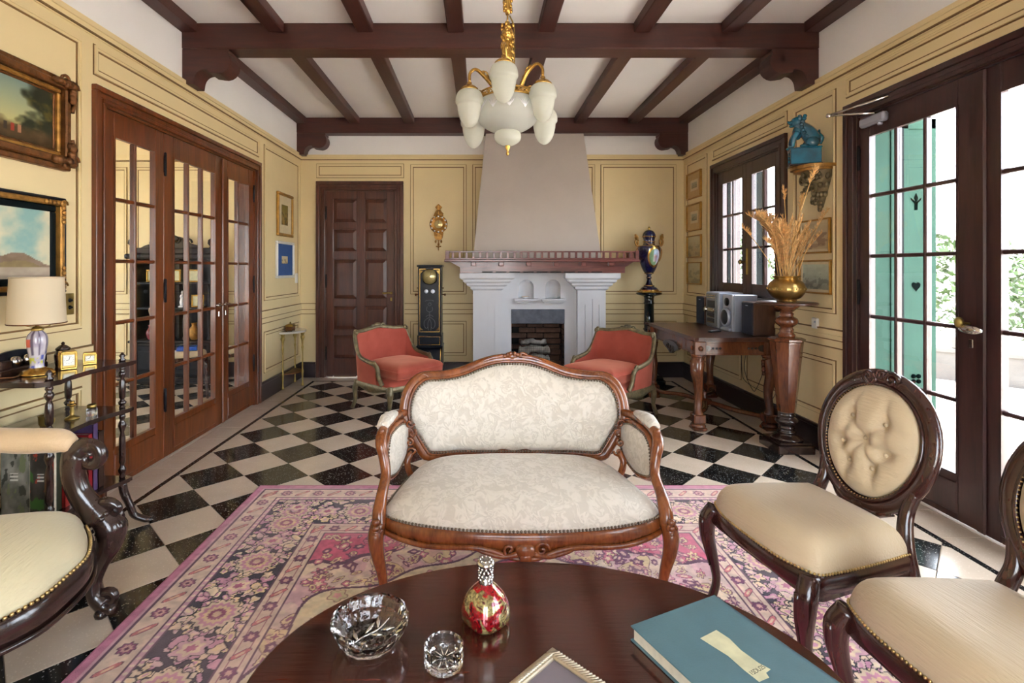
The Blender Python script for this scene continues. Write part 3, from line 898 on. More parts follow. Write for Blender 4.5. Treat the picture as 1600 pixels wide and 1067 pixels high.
# door closer: body on the leaf, two arms reaching to the casing
mb = MB(); mb.bev(.06, .27, -.035, .012, 2.285, 2.345, .012); mb.lathe([(.014, 0), (.016, .01), (.01, .02)], 10, (.22, -.012, 2.27)); 
mb.build('door_closer_body', M['silver'], d3a)
mb = MB(); mb.tube([(.2, -.03, 2.35), (-.03, -.17, 2.40)], .008, 8); mb.tube([(-.03, -.17, 2.40), (.3, -.02, 2.425)], .008, 8); mb.ball((-.03, -.17, 2.40), .016)
mb.build('door_closer_arm', M['chrome'], d3a)
d4, _, _ = terrace_doors('door_4', .95 - .0, 'unseen second pair of terrace doors, added for daylight')  # unseen doors added to let more sky light in
d4.location = (XR, .75, 0)
for k, (x0, x1) in enumerate(((-1.05, .75), (3.2, 5.6))):
    d = thing('door_%d' % (5 + k), 'unseen wide glazed opening behind the camera, added for daylight', None, *SIDE['front'], kind='structure')  # unseen openings, added and sized for the daylight they bring
    casing(d, x0, x1, 2.45, .09, M['door3'])
    n = 2 if k == 0 else 3; w = (x1 - x0 - .03) / n
    for q in range(n):
        a = x0 + .015 + q * w
        glazed_leaf(d, a, a + w - .004, .008, 2.437, a + .08, a + w - .08, .3, 2.33, 2, 4, M['door3'])

# window_1: casement above the long table
w1 = thing('window_1', 'dark wooden casement window above the long table', None, (XR, 5.53, 0), -PI / 2, kind='structure')
casing(w1, 0, 1.18, 2.38, .1, M['door3'], 1.09, True, thick=RW)
sa = glazed_leaf(w1, .013, .588, 1.1, 2.37, .125, .527, 1.205, 2.25, 2, 3, M['door3'], name='sash', panel_below=False)
sb = glazed_leaf(w1, .592, 1.167, 1.1, 2.37, .70, 1.085, 1.205, 2.25, 2, 3, M['door3'], name='sash', panel_below=False)
mb = MB(); mb.lathe([(.012, 0), (.012, .03), (.022, .035), (.026, .045), (.014, .056)], 10, (.56, .012, 1.42), axis=(0, -1, 0)); mb.bev(.615, .632, -.004, .012, 1.3, 1.55, .004)
mb.build('handle', M['brass'], sa)

# ---------------------------------------------------------------- next room behind door_1
dr = (-6.4, XL - LW, 2.0, YB)
dfloor = tiled_floor('floor.001', (-6.2, XL - LW - .1, 3.2, 6.3), (-6.6, XL - LW, YF, YB), lambda x, y: x > -5.0 and x < -2.3)
mb = MB(); mb.bb(-6.6, XL - LW, YF, YB, ZT, ZT + .1); tag(mb.build('ceiling.001', M['white']), kind='structure')
mb = MB()
for a, b, z0, z1 in ((YF, 3.4, 0, ZC), (5.0, YB, 0, ZC), (3.4, 5.0, 0, .4), (3.4, 5.0, 2.5, ZC)): mb.bb(-6.7, -6.5, a, b, z0, z1, 0)
mb.bb(-6.7, -6.5, YF, YB, ZC, ZT, 1); tag(mb.build('wall_far_left', [M['wall'], M['white']]), kind='structure')
nw = thing('added_window', 'unseen wide window added in the far wall to light the next room', None, (-6.5, 0, 0), PI / 2, kind='structure')  # unseen, added to brighten the next room
for q in range(1, 3): glazed_leaf(nw, 2.6 + q * .8, 3.4 + q * .8, .4, 2.5, 2.68 + q * .8, 3.32 + q * .8, .5, 2.4, 2, 3, M['door3'], name='sash', panel_below=False)
for x0, x1, z0, z1 in [(-4.3, -3.0, 1.035, 2.62), (-5.8, -4.4, 1.035, 2.62), (-4.3, -3.0, .27, .70), (-5.8, -4.4, .27, .70)]: panel(w_back, x0, x1, z0, z1)
chair_rail(w_back, -6.4, XL - LW)
mb = MB(); mb.bb(-6.4, XL - LW, -.004, .002, ZC, ZT); mb.build('upper_wall_panel', M['wall'], w_back)
mb = MB(); mb.bb(-6.4, XL - LW, -.03, .002, 2.705, 2.77, 0); mb.bb(-6.4, XL - LW, -.02, .002, 2.69, 2.70, 1); trim(mb, [M['wall'], M['line']], 'back')
mb = MB(); mb.bb(-6.4, XL - LW, -.025, .002, 0, .19); tag(mb.build('baseboard_next_room', M['base'], None, *SIDE['back']), kind='structure')

# ---------------------------------------------------------------- outside
mb = MB(); mb.bb(XR + RW, 60, -30, 60, -.2, -.1); tag(mb.build('terrace_ground', M['terrace']), 'pale sunlit terrace paving outside the glazed doors', 'terrace', kind='structure')
mb = MB(); mb.bb(-60, XR + RW, -60, YF - .2, -.2, -.1); mb.bb(-60, -6.7, YF - .2, 40, -.2, -.1); tag(mb.build('lawn_ground', M['terrace']), 'pale paving outside behind the camera', 'terrace', kind='structure')
pw = thing('parapet_wall', 'low weathered concrete wall across the terrace outside', 'wall', (6.3, 6.5, -.1), R(-47))
mb = MB(); mb.bb(-2.2, 9, 0, .25, 0, .36); mb.build('wall_body', M['parapet'], pw)
mb = MB(); mb.bev(-2.2, 9, -.03, .28, .36, .42, .01); mb.build('coping', M['parapet'], pw)
mb = MB(); mb.bev(-.25, .05, -.02, .27, .42, .58, .01); mb.build('block', M['parapet'], pw)

def shutter(name, label, x0, x1, y, z0, z1, cut, mat, t=.03):
    """board shutter standing square to the wall, with a frame and fretted motifs"""
    o = thing(name, label, 'shutter', (0, y, 0), 0)
    mb = MB(); mb.bev(x0, x1, 0, t, z0, z1, .004); mb.build('board', mat, o)
    mb = MB()
    for a, b in ((x0, x0 + .035), (x1 - .035, x1)): mb.bev(a, b, -.008, .002, z0, z1, .003)
    for a, b in ((z0, z0 + .07), (z1 - .07, z1)): mb.bev(x0, x1, -.008, .002, a, b, .003)
    mb.build('frame', mat, o)
    cx = (x0 + x1) / 2 - .02
    for kind, z in cut:
        q = MB()
        if kind == 'heart':
            pts = [(.032 * .9 * math.sin(a) ** 3, .03 * (13 * math.cos(a) - 5 * math.cos(2 * a) - 2 * math.cos(3 * a) - math.cos(4 * a)) / 14) for a in [2 * PI * k / 20 for k in range(20)]]
            q.prism([(cx + px, z + pz) for px, pz in pts], -.004, .001)
        elif kind == 'clover':
            for dx, dz in ((.017, .017), (-.017, .017), (.017, -.017), (-.017, -.017)): q.lathe([(.015, -.001), (.015, .004)], 10, (cx + dx, 0, z + dz), axis=(0, -1, 0))
        else:
            q.prism([(cx, z + .06), (cx + .012, z + .03), (cx, z), (cx - .012, z + .03)], -.004, .001)
            for sg in (-1, 1): q.prism([(cx, z), (cx + sg * .035, z + .03), (cx + sg * .03, z + .015), (cx, z - .015)], -.004, .001)
            q.prism([(cx - .01, z), (cx + .01, z), (cx + .008, z - .05), (cx - .008, z - .05)], -.004, .001)
        q.build('motif', M['motif'], o)
    return o
shutter('shutter', 'green fretted shutter with heart and clover standing open outside the terrace doors', 2.83, 3.05, 3.44, .02, 2.36, [('tulip', 1.80), ('heart', 1.24), ('clover', .62)], M['green'])
shutter('shutter_fold', 'narrow green shutter fold lying in the terrace door reveal', 2.60, 2.765, 3.418, .02, 2.36, [], M['green'])
shutter('shutter_gap_shade', 'dark green strip standing in for the shaded gap between the two terrace shutter folds', 2.768, 2.828, 3.43, .02, 2.36, [], M['greendark'], .03)  # dark strip gives the gap between the folds its shade by colour
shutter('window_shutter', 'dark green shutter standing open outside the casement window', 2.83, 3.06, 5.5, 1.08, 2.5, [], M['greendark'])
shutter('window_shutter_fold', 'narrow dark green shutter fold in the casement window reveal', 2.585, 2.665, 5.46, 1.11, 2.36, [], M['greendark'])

def bush(label, c, r, n, seed):
    o = thing('garden_bush', label, 'bush', (c[0], c[1], -.1), 0, 'bushes beyond the terrace wall')
    rs = random.Random(seed); mb = MB()
    for k in range(n):
        a, b = rs.uniform(0, 2 * PI), math.acos(rs.uniform(-.3, 1)); q = rs.uniform(.6, 1)
        p = Vector((math.sin(b) * math.cos(a) * r[0] * q, math.sin(b) * math.sin(a) * r[1] * q, r[2] * (.25 + .75 * math.cos(b) * q)))
        if p.z < .05: p.z = .05 + rs.random() * .2
        d = Vector((rs.uniform(-1, 1), rs.uniform(-1, 1), rs.uniform(-.3, 1))).normalized(); e = d.cross(Vector((rs.uniform(-1, 1), rs.uniform(-1, 1), rs.uniform(-1, 1)))).normalized()
        L = rs.uniform(.06, .13)
        mb.add([p - d * L, p + e * L * .4, p + d * L, p - e * L * .4], [(0, 1, 2, 3)])
    tag(mb.build('foliage', M['leaf'], o), kind='stuff')
    mb = MB(); 
    for k in range(5):
        a = k * 1.3; mb.tube(cr([(0, 0, 0), (.1 * math.cos(a), .1 * math.sin(a), r[2] * .3), (r[0] * .5 * math.cos(a), r[1] * .5 * math.sin(a), r[2] * .7)], 3), .025, 5)
    mb.build('stem', M['log'], o)
bush('large leafy green bush beyond the terrace wall, seen past the shutter', (10.4, 11.2), (1.5, 1.5, 2.3), 2200, 3)
bush('wide green bush beyond the terrace wall at the right edge of the doors', (12.8, 7.6), (1.5, 1.5, 1.5), 1800, 4)
bush('tall green bush seen through the casement window', (8.6, 15.5), (1.9, 1.9, 3.2), 2400, 5)
mb = MB(); mb.bb(3.6, 4.2, 9.5, 10.1, -.1, 2.8); mb.bev(3.5, 4.3, 9.4, 10.2, 2.8, 2.95, .02)
tag(mb.build('masonry_pier', M['outwall']), 'pale masonry pier outside the casement window', 'pier')
# ---------------------------------------------------------------- fireplace
fp = thing('fireplace', 'white plastered fireplace with grey tapering hood on the back wall', 'fireplace', (0, 0, 0))
HB, HT = 6.05, 6.29
mb = MB()
a = [(-.079, HB), (1.435, HB), (1.435, YB - .002), (-.079, YB - .002)]; b = [(.074, HT), (1.272, HT), (1.272, YB - .002), (.074, YB - .002)]
vs = [(x, y, 1.462) for x, y in a] + [(x, y, 3.008) for x, y in b]
mb.add(vs, [(0, 1, 5, 4), (1, 2, 6, 5), (2, 3, 7, 6), (3, 0, 4, 7), (4, 5, 6, 7), (3, 2, 1, 0)])
mb.build('hood', M['hood'], fp)
FY = 6.10
def niche_hole(cx, w=.18, z0=1.0, z1=1.225):
    q = MB(); r = w / 2; zc = z1 - r; n = 10
    arc = [(cx + r * math.cos(PI * k / n), zc + r * math.sin(PI * k / n)) for k in range(n + 1)]
    for k in range(n):                                     # flat spandrels above the arch
        (x0, za), (x1, zb) = arc[k], arc[k + 1]
        q.add([(x0, FY, za), (x0, FY, z1 + .001), (x1, FY, z1 + .001), (x1, FY, zb)], [(0, 1, 2, 3)])
    def half(u, v): a_ = PI * u; return (cx + r * math.cos(a_), FY + .075 * math.sin(a_), z0 + (zc - z0) * v)
    q.grid(11, 2, half)
    def cap(u, v):
        a_ = PI * u; e = PI / 2 * v
        return (cx + r * math.cos(a_) * math.cos(e), FY + .075 * math.sin(a_) * math.cos(e), zc + r * math.sin(e))
    q.grid(11, 7, cap)
    q.add([(cx - r, FY, z0), (cx + r, FY, z0), (cx + r, FY + .09, z0), (cx - r, FY + .09, z0)], [(0, 1, 2, 3)])
    q.build('niche', M['fplaster'], fp)
    q = MB()
    for k, (hw, z, h) in enumerate(((.145, .978, .022), (.132, .960, .018), (.112, .944, .016))): q.bev(cx - hw, cx + hw, FY - .075 + k * .02, FY + .02, z, z + h, .003)
    q.build('niche_sill', M['fplaster'], fp)
mb = MB()
y1 = YB - .002
mb.bb(.20, .376, FY, y1, 0, 1.302); mb.bb(1.007, 1.20, FY, y1, 0, 1.302)
mb.bb(.376, 1.007, FY, 6.2, .874, 1.0); mb.bb(.376, 1.007, FY, 6.2, 1.225, 1.302)
mb.bb(.376, .461, FY, 6.2, 1.0, 1.225); mb.bb(.641, .78, FY, 6.2, 1.0, 1.225); mb.bb(.96, 1.007, FY, 6.2, 1.0, 1.225)
mb.bb(.376, 1.007, 6.2, y1, .70, 1.302)
mb.build('chimney_breast', M['fplaster'], fp)
niche_hole(.551); niche_hole(.87)
q = thing('white_dish', 'small white dish in the left niche of the fireplace', 'dish', (.54, FY + .0, 1.0005))
mb = MB(); mb.lathe([(.02, 0), (.024, .004), (.04, .014), (.046, .022), (.043, .022), (.034, .012), (0, .007)], 18); mb.build('bowl', M['ceramicwhite'], q)
mb = MB(); mb.lathe([(.0455, .021), (.047, .0225), (.0455, .024)], 18); mb.build('rim', M['gold'], q)
def pillar(x0, x1):
    y0 = 6.02; mb = MB(); w = x1 - x0
    mb.bb(x0, x1, y0 + .012, y1, 0, 1.10)
    g = .007; xs_ = [x0, x0 + w * .26, x0 + w * .52, x0 + w * .76, x1]; tops = [.99, .93, 1.0, .93, .99]
    for k in range(4): mb.bb(xs_[k] + (g / 2 if k else 0), xs_[k + 1] - (g / 2 if k < 3 else 0), y0, y0 + .013, 0, .93)
    mb.bb(x0, xs_[2] - g / 2, y0, y0 + .013, .93, 1.0); mb.bb(xs_[2] + g / 2, x1, y0, y0 + .013, .93, 1.0)
    mb.bb(x0, x1, y0, y0 + .013, 1.0, 1.10)
    p = mb.build('pillar', M['fplaster'], fp)
    for k, (d, za, zb) in enumerate(((.03, 1.10, 1.145), (.075, 1.145, 1.185), (.115, 1.185, 1.225), (.155, 1.225, 1.302))):
        q = MB(); e = .028
        vs = [(x0 - d + e, y0 - d * .5 + e * .6, za), (x1 + d - e, y0 - d * .5 + e * .6, za), (x1 + d - e, y1, za), (x0 - d + e, y1, za),
              (x0 - d, y0 - d * .5, za + .02), (x1 + d, y0 - d * .5, za + .02), (x1 + d, y1, za + .02), (x0 - d, y1, za + .02),
              (x0 - d, y0 - d * .5, zb), (x1 + d, y0 - d * .5, zb), (x1 + d, y1, zb), (x0 - d, y1, zb)]
        f = [(3, 2, 1, 0), (8, 9, 10, 11)]
        for s_ in (0, 4):
            for i in range(4): f.append((s_ + i, s_ + (i + 1) % 4, s_ + 4 + (i + 1) % 4, s_ + 4 + i))
        q.add(vs, f); q.build('capital_step', M['fplaster'], p)
pillar(-.079, .251); pillar(1.147, 1.477)
mb = MB(); mb.bev(.372, 1.011, FY - .004, 6.2, .70, .876, .006); mb.build('lintel', M['slate'], fp)
# firebox of sooty bricks
mb = MB(); mb.bb(.376, 1.007, 6.388, 6.41, 0, .70); mb.bb(.366, .377, 6.112, 6.4, .0, .70); mb.bb(1.006, 1.017, 6.112, 6.4, .0, .70); mb.bb(.376, 1.007, 6.08, 6.4, .0005, .012)
fb = mb.build('firebox', M['soot_and_shade'], fp)
bm = MB(); bm.bev(-.098, .098, 0, .02, -.03, .03, .006); bm = bm.mesh('brick', M['brick'])
bs_ = MB(); bs_.bev(0, .012, -.098, .098, -.03, .03, .005); bs_ = bs_.mesh('brick', M['brick'])
for r in range(10):
    z = .05 + r * .068
    for c in range(4):
        x = .43 + c * .205 + (.1 if r % 2 else 0) - .05
        if .38 < x - .06 and x + .05 < 1.06: link('brick', bm, fb, (min(max(x, .475), .908), 6.366, z))
    for c in range(1 + r % 2):
        link('brick', bs_, fb, (.996, 6.24 + (c * .08), z))
gr = thing('fire_grate', 'black iron fire grate inside the fireplace opening', 'grate', (.66, 6.262, .013))
mb = MB()
for k in range(7): x = -.16 + k * .053; mb.tube(cr([(x, -.11, .2), (x, -.12, .1), (x, -.02, .075), (x, .09, .08), (x, .1, .25)], 3), .006, 6)
mb.build('bars', M['iron'], gr)
mb = MB()
for z, y in ((.2, -.11), (.1, -.12), (.25, .1)): mb.tube([(-.18, y, z), (.18, y, z)], .007, 6)
mb.build('rails', M['iron'], gr)
for x in (-.17, .17):
    for y in (-.1, .09):
        mb = MB(); mb.tube([(x, y, .09), (x * 1.05, y * 1.1, .0)], .008, 6); mb.build('leg', M['iron'], gr)
for k, (z, y, L, r, lb) in enumerate(((.15, -.01, .32, .046, 'lowest charred grey log lying in the fire grate'), (.258, .0, .34, .046, 'thick grey log second from the top in the fire grate'), (.366, -.01, .36, .046, 'ash-grey log lying topmost in the fireplace'), (.456, .0, .30, .030, 'thin grey branch lying over the topmost log'))):
    rs = random.Random(k); lg = thing('firewood_log', lb, 'log', (.655, 6.225 + y, z + .013), R(rs.uniform(-5, 5)), 'logs in the fireplace')
    mb = MB(); n = 12
    pts = [(-L / 2 + L * i / (n - 1), .012 * math.sin(i * 1.1 + k), .012 * math.cos(i * .8 + k)) for i in range(n)]
    mb.tube(pts, [r * (1 + .16 * math.sin(i * 2.3 + k)) for i in range(n)], 10); mb.build('bark', M['log'], lg)
    for e in (-1, 1):
        q = MB(); q.lathe([(r * .8, 0), (r * .8, .004), (0, .005)], 10, (e * (L / 2), pts[0 if e < 0 else -1][1], pts[0 if e < 0 else -1][2]), axis=(e, 0, 0)); q.build('cut_end', M['brick'], lg)
scr = thing('fire_screen', 'black wire mesh fire screen low in the hearth', 'fire screen', (.69, 6.112, .013))
mb = MB(); mb.tube([(-.29, 0, 0), (-.29, 0, .44), (.29, 0, .44), (.29, 0, 0)], .006, 6); mb.build('frame', M['iron'], scr)
mb = MB()
for k in range(1, 24): mb.tube([(-.29 + k * .0242, 0, .0), (-.29 + k * .0242, 0, .44)], .0009, 3)
for k in range(1, 18): mb.tube([(-.29, 0, k * .0245), (.29, 0, k * .0245)], .0009, 3)
tag(mb.build('wire_mesh', M['iron'], scr), kind='stuff')
# mantel
mt = thing('mantel_shelf', 'reddish wooden mantel shelf with a little gallery rail above the fireplace', 'mantel', (0, 0, 0))
mb = MB(); mb.bev(-.405, 1.83, 5.86, 6.05, 1.433, 1.46, .005); mb.bb(-.405, -.085, 6.05, y1, 1.433, 1.46); mb.bb(1.441, 1.83, 6.05, y1, 1.433, 1.46); mb.build('shelf', M['mantel'], mt)
mb = MB()
mb.prism([(-.227, 1.305), (1.68, 1.305), (1.68, 1.37), (1.78, 1.432), (-.34, 1.432), (-.227, 1.37)], 5.945, 6.015)
fa = mb.build('fascia', M['mantel'], mt)
sl = MB(); sl.bev(-.062, .062, 5.938, 5.947, 1.309, 1.322, .002); sl = sl.mesh('slot_shade', M['soot_and_shade'])  # black bars paint in the shade inside the fascia openings
for k in range(9): link('slot_shade', sl, fa, (.09 + k * .158, 0, 0))
co_ = MB(); co_.bev(-.03, .03, 5.875, 5.946, 1.385, 1.433, .006); co_ = co_.mesh('corbel_block', M['mantel'])
for k in range(6): link('corbel_block', co_, mt, (-.07 + k * .316, 0, 0))
mb = MB()
mb.bev(-.385, 1.81, 5.872, 5.892, 1.46, 1.478, .003); mb.bev(-.385, 1.81, 5.870, 5.894, 1.54, 1.556, .003)
for x0 in (-.385, 1.79): mb.bev(x0, x0 + .02, 5.892, 6.3, 1.46, 1.478, .003); mb.bev(x0, x0 + .02, 5.892, 6.3, 1.54, 1.556, .003)
for x0 in (-.392, 1.777): mb.bev(x0, x0 + .042, 5.862, 5.904, 1.458, 1.562, .004)
ga = mb.build('gallery_rail', M['mantel'], mt)
bl = MB(); bl.bev(-.013, .013, 5.875, 5.889, 1.476, 1.542, .003); bl = bl.mesh('baluster', M['mantel'])
for k in range(1, 28): link('baluster', bl, ga, (-.385 + k * 2.195 / 28, 0, 0))
bl2 = MB(); bl2.bev(-.007, .007, -.013, .013, 1.476, 1.542, .003); bl2 = bl2.mesh('baluster', M['mantel'])
for x in (-.375, 1.80):
    for k in range(1, 6): link('baluster', bl2, ga, (x, 5.89 + k * .078, 0))

# ---------------------------------------------------------------- long-case clock in black lacquer
tc = thing('tall_clock', 'black lacquered tall case clock with gilt lines beside the panelled door', 'clock', (-.597, 6.245, 0))
W, D = .145, .145
mb = MB()
mb.bev(-W + .008, W - .008, -D + .02, D, .562, 1.375, .004); mb.bev(-W - .006, W + .006, -D, D, 1.375, 1.398, .006)
mb.bev(-W, W, -D + .01, D, .43, .562, .004); mb.bev(-W - .012, W + .012, -D - .005, D, .415, .437, .006)
mb.build('case', M['blacklac'], tc)
mb = MB()
pr = [(-D + .02, .415), (-D - .01, .38), (-D - .035, .30), (-D - .03, .22), (-D + .0, .15), (-D + .015, .12), (D, .12), (D, .415)]
prc = cr(pr[:6], 5) + pr[6:]
mb.prism(prc, -W - .008, W + .008, 'yz', 0, True)
mb.build('bombe_base', M['blacklac'], tc)
mb = MB(); mb.bev(-W - .03, W + .03, -D - .045, D, .0, .07, .008); mb.bev(-W - .015, W + .015, -D - .02, D, .07, .122, .008); mb.build('plinth', M['blacklac'], tc)
mb = MB(); yf = -D + .0175
frame_rect(mb, -W + .026, W - .026, .60, 1.352, .006, yf, yf + .006, 0)
for sx in (-1, 1):
    for z, sz in ((.62, 1), (1.333, -1)):
        for q in range(3): x = sx * (W - .036 - q * .012); mb.bb(min(x, x - sx * .004), max(x, x - sx * .004), yf, yf + .005, min(z, z + sz * (.035 - q * .01)), max(z, z + sz * (.035 - q * .01)))
frame_rect(mb, -W + .02, W - .02, .448, .548, .005, -D + .007, -D + .012, 0)
mb.bb(-W - .009, W + .009, -D - .046, -D - .043, .012, .02); mb.bb(-W - .01, W + .01, -D - .0465, -D - .0435, .055, .062)
for sx in (-1, 1): mb.tube([(sx * (W - .012), y_ - .002, z_) for y_, z_ in prc[:26]], .004, 5)
mb.build('gilt_lines', M['gold'], tc)
mb = MB(); mb.lathe([(.098, -.004), (.1, .012), (.093, .016), (.09, .004)], 28, (0, yf + .004, 1.26), axis=(0, -1, 0)); bz = mb.build('bezel', M['blacklac'], tc)
mb = MB(); mb.lathe([(.091, 0), (.089, .01), (.07, .022), (.04, .029), (0, .032)], 28, (0, yf + .002, 1.26), axis=(0, -1, 0)); mb.build('domed_glass', M['picglass'], tc)
mb = MB(); mb.lathe([(.09, -.002), (.09, .002), (0, .0025)], 28, (0, yf + .002, 1.26), axis=(0, -1, 0)); dl = mb.build('dial', M['dialbrass'], tc)
mb = MB(); mb.tube([(0, yf - .003, 1.26), (.02, yf - .003, 1.315)], .0025, 4); mb.tube([(0, yf - .003, 1.26), (-.035, yf - .003, 1.25)], .0025, 4); mb.build('hand', M['ink'], tc)
for x in (-.039, .039):
    q = MB(); q.lathe([(.024, 0), (.025, .006), (.021, .007), (0, .0075)], 16, (x, yf + .003, 1.083), axis=(0, -1, 0)); q.build('small_dial', M['silver'], tc)
mb = MB()
pat = [[(0, .98), (-.04, .975), (-.05, .965)], [(0, .98), (.04, .975), (.05, .965)], [(-.02, .93), (0, .95), (.02, .93), (0, .91), (-.02, .93)], [(-.03, .90), (-.035, .86), (0, .84), (.035, .86), (.03, .90)],
       [(0, .84), (0, .78), (-.03, .76), (-.06, .73), (-.065, .68), (-.04, .64), (-.02, .66)], [(0, .78), (.03, .76), (.06, .73), (.065, .68), (.04, .64), (.02, .66)], [(0, .76), (-.02, .70), (-.015, .62)], [(0, .76), (.02, .70), (.015, .62)], [(-.045, .78), (-.02, .80), (.02, .80), (.045, .78)]]
for p in pat: mb.tube([(x, yf + .0025, z) for x, z in cr(p, 4)], .0022, 4)
mb.build('engraved_figure', M['silver_dark'], tc)
for sx in (-1, 1):
    q = MB(); q.lathe([(.006, 0), (.006, .03), (.014, .035), (.016, .045), (.008, .052)], 8, (sx * (W - .01), -.02, 1.04), axis=(sx, 0, 0)); q.lathe([(.005, 0), (.005, .02), (.01, .025), (0, .03)], 8, (sx * (W - .01), -.02, 1.12), axis=(sx, 0, 0))
    q.build('side_knob', M['bronzegilt'], tc)

# ---------------------------------------------------------------- cartel wall clock
cc = thing('wall_clock', 'small gilt cartel clock on the wall above the tall clock', 'clock', (-.512, YB - .004, 1.907))
mb = MB(); mb.lathe([(.098, 0), (.112, .012), (.104, .03), (.082, .036), (.074, .028)], 28, axis=(0, -1, 0)); mb.build('bezel', M['gilt'], cc)
mb = MB(); mb.lathe([(.078, .02), (.076, .027), (0, .03)], 24, axis=(0, -1, 0)); mb.build('dial', M['dialbrass'], cc)
mb = MB()
for k in range(12): a_ = k * PI / 6; mb.ball((.096 * math.cos(a_), -.032, .096 * math.sin(a_)), (.011, .006, .011), 8, 5)
mb.build('cartouche', M['ceramicwhite'], cc)
mb = MB(); mb.tube([(0, -.032, 0), (.0, -.032, .05)], .0025, 4); mb.tube([(0, -.032, 0), (-.03, -.032, -.015)], .0025, 4); mb.build('hand', M['ink'], cc)
mb = MB()
mb.prism(cr([(0, .245), (.025, .232), (.042, .21), (.022, .19), (.03, .17), (.05, .14), (.055, .10), (.03, .08), (-.03, .08), (-.055, .10), (-.05, .14), (-.03, .17), (-.022, .19), (-.042, .21), (-.025, .232)], 3, True), -.02, 0)
for sx in (-1, 1):
    mb.tube(spiral((sx * .035, -.022, .125), .022, 1.2, 12, 'xz', 0, sx), .006, 5); mb.tube(spiral((sx * .022, -.022, .21), .015, 1.1, 10, 'xz', PI / 2, sx), .005, 5)
    for k in range(5): mb.ball((sx * (.02 + .008 * k), -.02, .165 - .014 * k), (.01, .008, .012), 6, 4)
mb.ball((0, -.022, .235), (.014, .01, .016)); mb.ball((0, -.024, .15), (.018, .012, .03))
mb.build('crown', M['gilt'], cc)
mb = MB()
mb.prism(cr([(-.05, -.09), (.05, -.09), (.056, -.13), (.045, -.175), (.02, -.195), (-.02, -.195), (-.045, -.175), (-.056, -.13)], 3, True), -.02, 0)
for sx in (-1, 1):
    mb.ball((sx * .035, -.02, -.215), (.012, .01, .02), 6, 4); mb.tube(spiral((sx * .035, -.022, -.12), .02, 1.2, 12, 'xz', 0, sx), .006, 5)
    mb.ball((sx * .02, -.015, -.275), (.014, .008, .008), 6, 4)
mb.tube([(0, -.012, -.19), (0, -.012, -.29)], .006, 6); mb.ball((0, -.016, -.25), (.013, .01, .02)); mb.ball((0, -.016, -.282), (.01, .01, .022)); mb.ball((0, -.014, -.315), (.006, .006, .014), 6, 4)
mb.build('pendant', M['gilt'], cc)

# ---------------------------------------------------------------- porcelain urn on a black column
col = thing('column_pedestal', 'black marble column pedestal carrying the blue urn', 'pedestal', (2.02, 6.13, 0))
mb = MB(); mb.lathe([(.118, .08), (.12, .1), (.085, .12), (.075, .15), (.068, .165), (.066, .3), (.072, .305), (.072, .32), (.064, .325), (.060, .62), (.067, .625), (.067, .645), (.059, .65), (.056, .93), (.063, .935), (.063, .95), (.056, .955), (.056, 1.01), (.07, 1.03)], 24); mb.build('shaft', M['blackmarble'], col)
mb = MB(); mb.lathe([(.07, 1.025), (.1, 1.035), (.145, 1.046), (.15, 1.055), (.148, 1.068), (0, 1.07)], 28); mb.build('top_plate', M['blackmarble'], col)
mb = MB(); mb.bev(-.15, .15, -.15, .15, 0, .05, .01); mb.bev(-.13, .13, -.13, .13, .05, .082, .01); mb.build('base', M['blackmarble'], col)
ur = thing('lidded_urn', 'cobalt blue and gilt lidded porcelain urn with painted scene', 'urn', (2.02, 6.13, 1.071))
body = [(.046, .225), (.07, .26), (.095, .32), (.118, .40), (.132, .47), (.136, .52), (.13, .545), (.118, .552)]
mb = MB(); mb.lathe(cr(body, 4), 32); mb.build('body', M['cobalt'], ur)
mb = MB(); mb.lathe(cr([(.118, .55), (.08, .56), (.066, .585), (.064, .62), (.072, .655), (.076, .662)], 4), 28); mb.build('neck', M['cobalt'], ur)
mb = MB(); mb.lathe(cr([(.077, .662), (.074, .69), (.055, .725), (.03, .742), (.014, .748)], 4), 28); lid = mb.build('lid', M['cobalt'], ur)
mb = MB(); mb.lathe([(.078, .657), (.081, .664), (.078, .671)], 28); mb.lathe([(.015, .745), (.008, .755), (.016, .768), (.008, .78), (0, .79)], 12); mb.build('finial', M['gold'], lid)
mb = MB(); mb.lathe([(.07, .6), (.074, .605), (.068, .61)], 24); mb.lathe([(.05, .222), (.056, .228), (.048, .236)], 20); mb.lathe([(.122, .546), (.128, .552), (.118, .556)], 28)
mb.tube(cr([(-.05, -.045, .6), (-.03, -.065, .575), (0, -.07, .568), (.03, -.065, .575), (.05, -.045, .6)], 4), .006, 5); mb.build('gilt_bands', M['gold'], ur)
mb = MB(); mb.lathe(cr([(.105, .035), (.09, .055), (.05, .085), (.028, .13), (.02, .16)], 4), 24); mb.lathe([(.02, .158), (.032, .17), (.032, .185), (.02, .195), (.03, .21), (.046, .228)], 20); mb.build('foot', M['cobalt'], ur)
mb = MB(); mb.bev(-.112, .112, -.112, .112, 0, .018, .004); mb.lathe([(.112, .016), (.112, .03), (.1, .04), (.09, .045)], 28); mb.build('base', M['gold'], ur)
for pr_ in ([(.022, .172), (.034, .178), (.022, .186)], [(.06, .078), (.066, .082), (.056, .088)]): mb = MB(); mb.lathe(pr_, 20); mb.build('gilt_ring', M['gold'], ur)
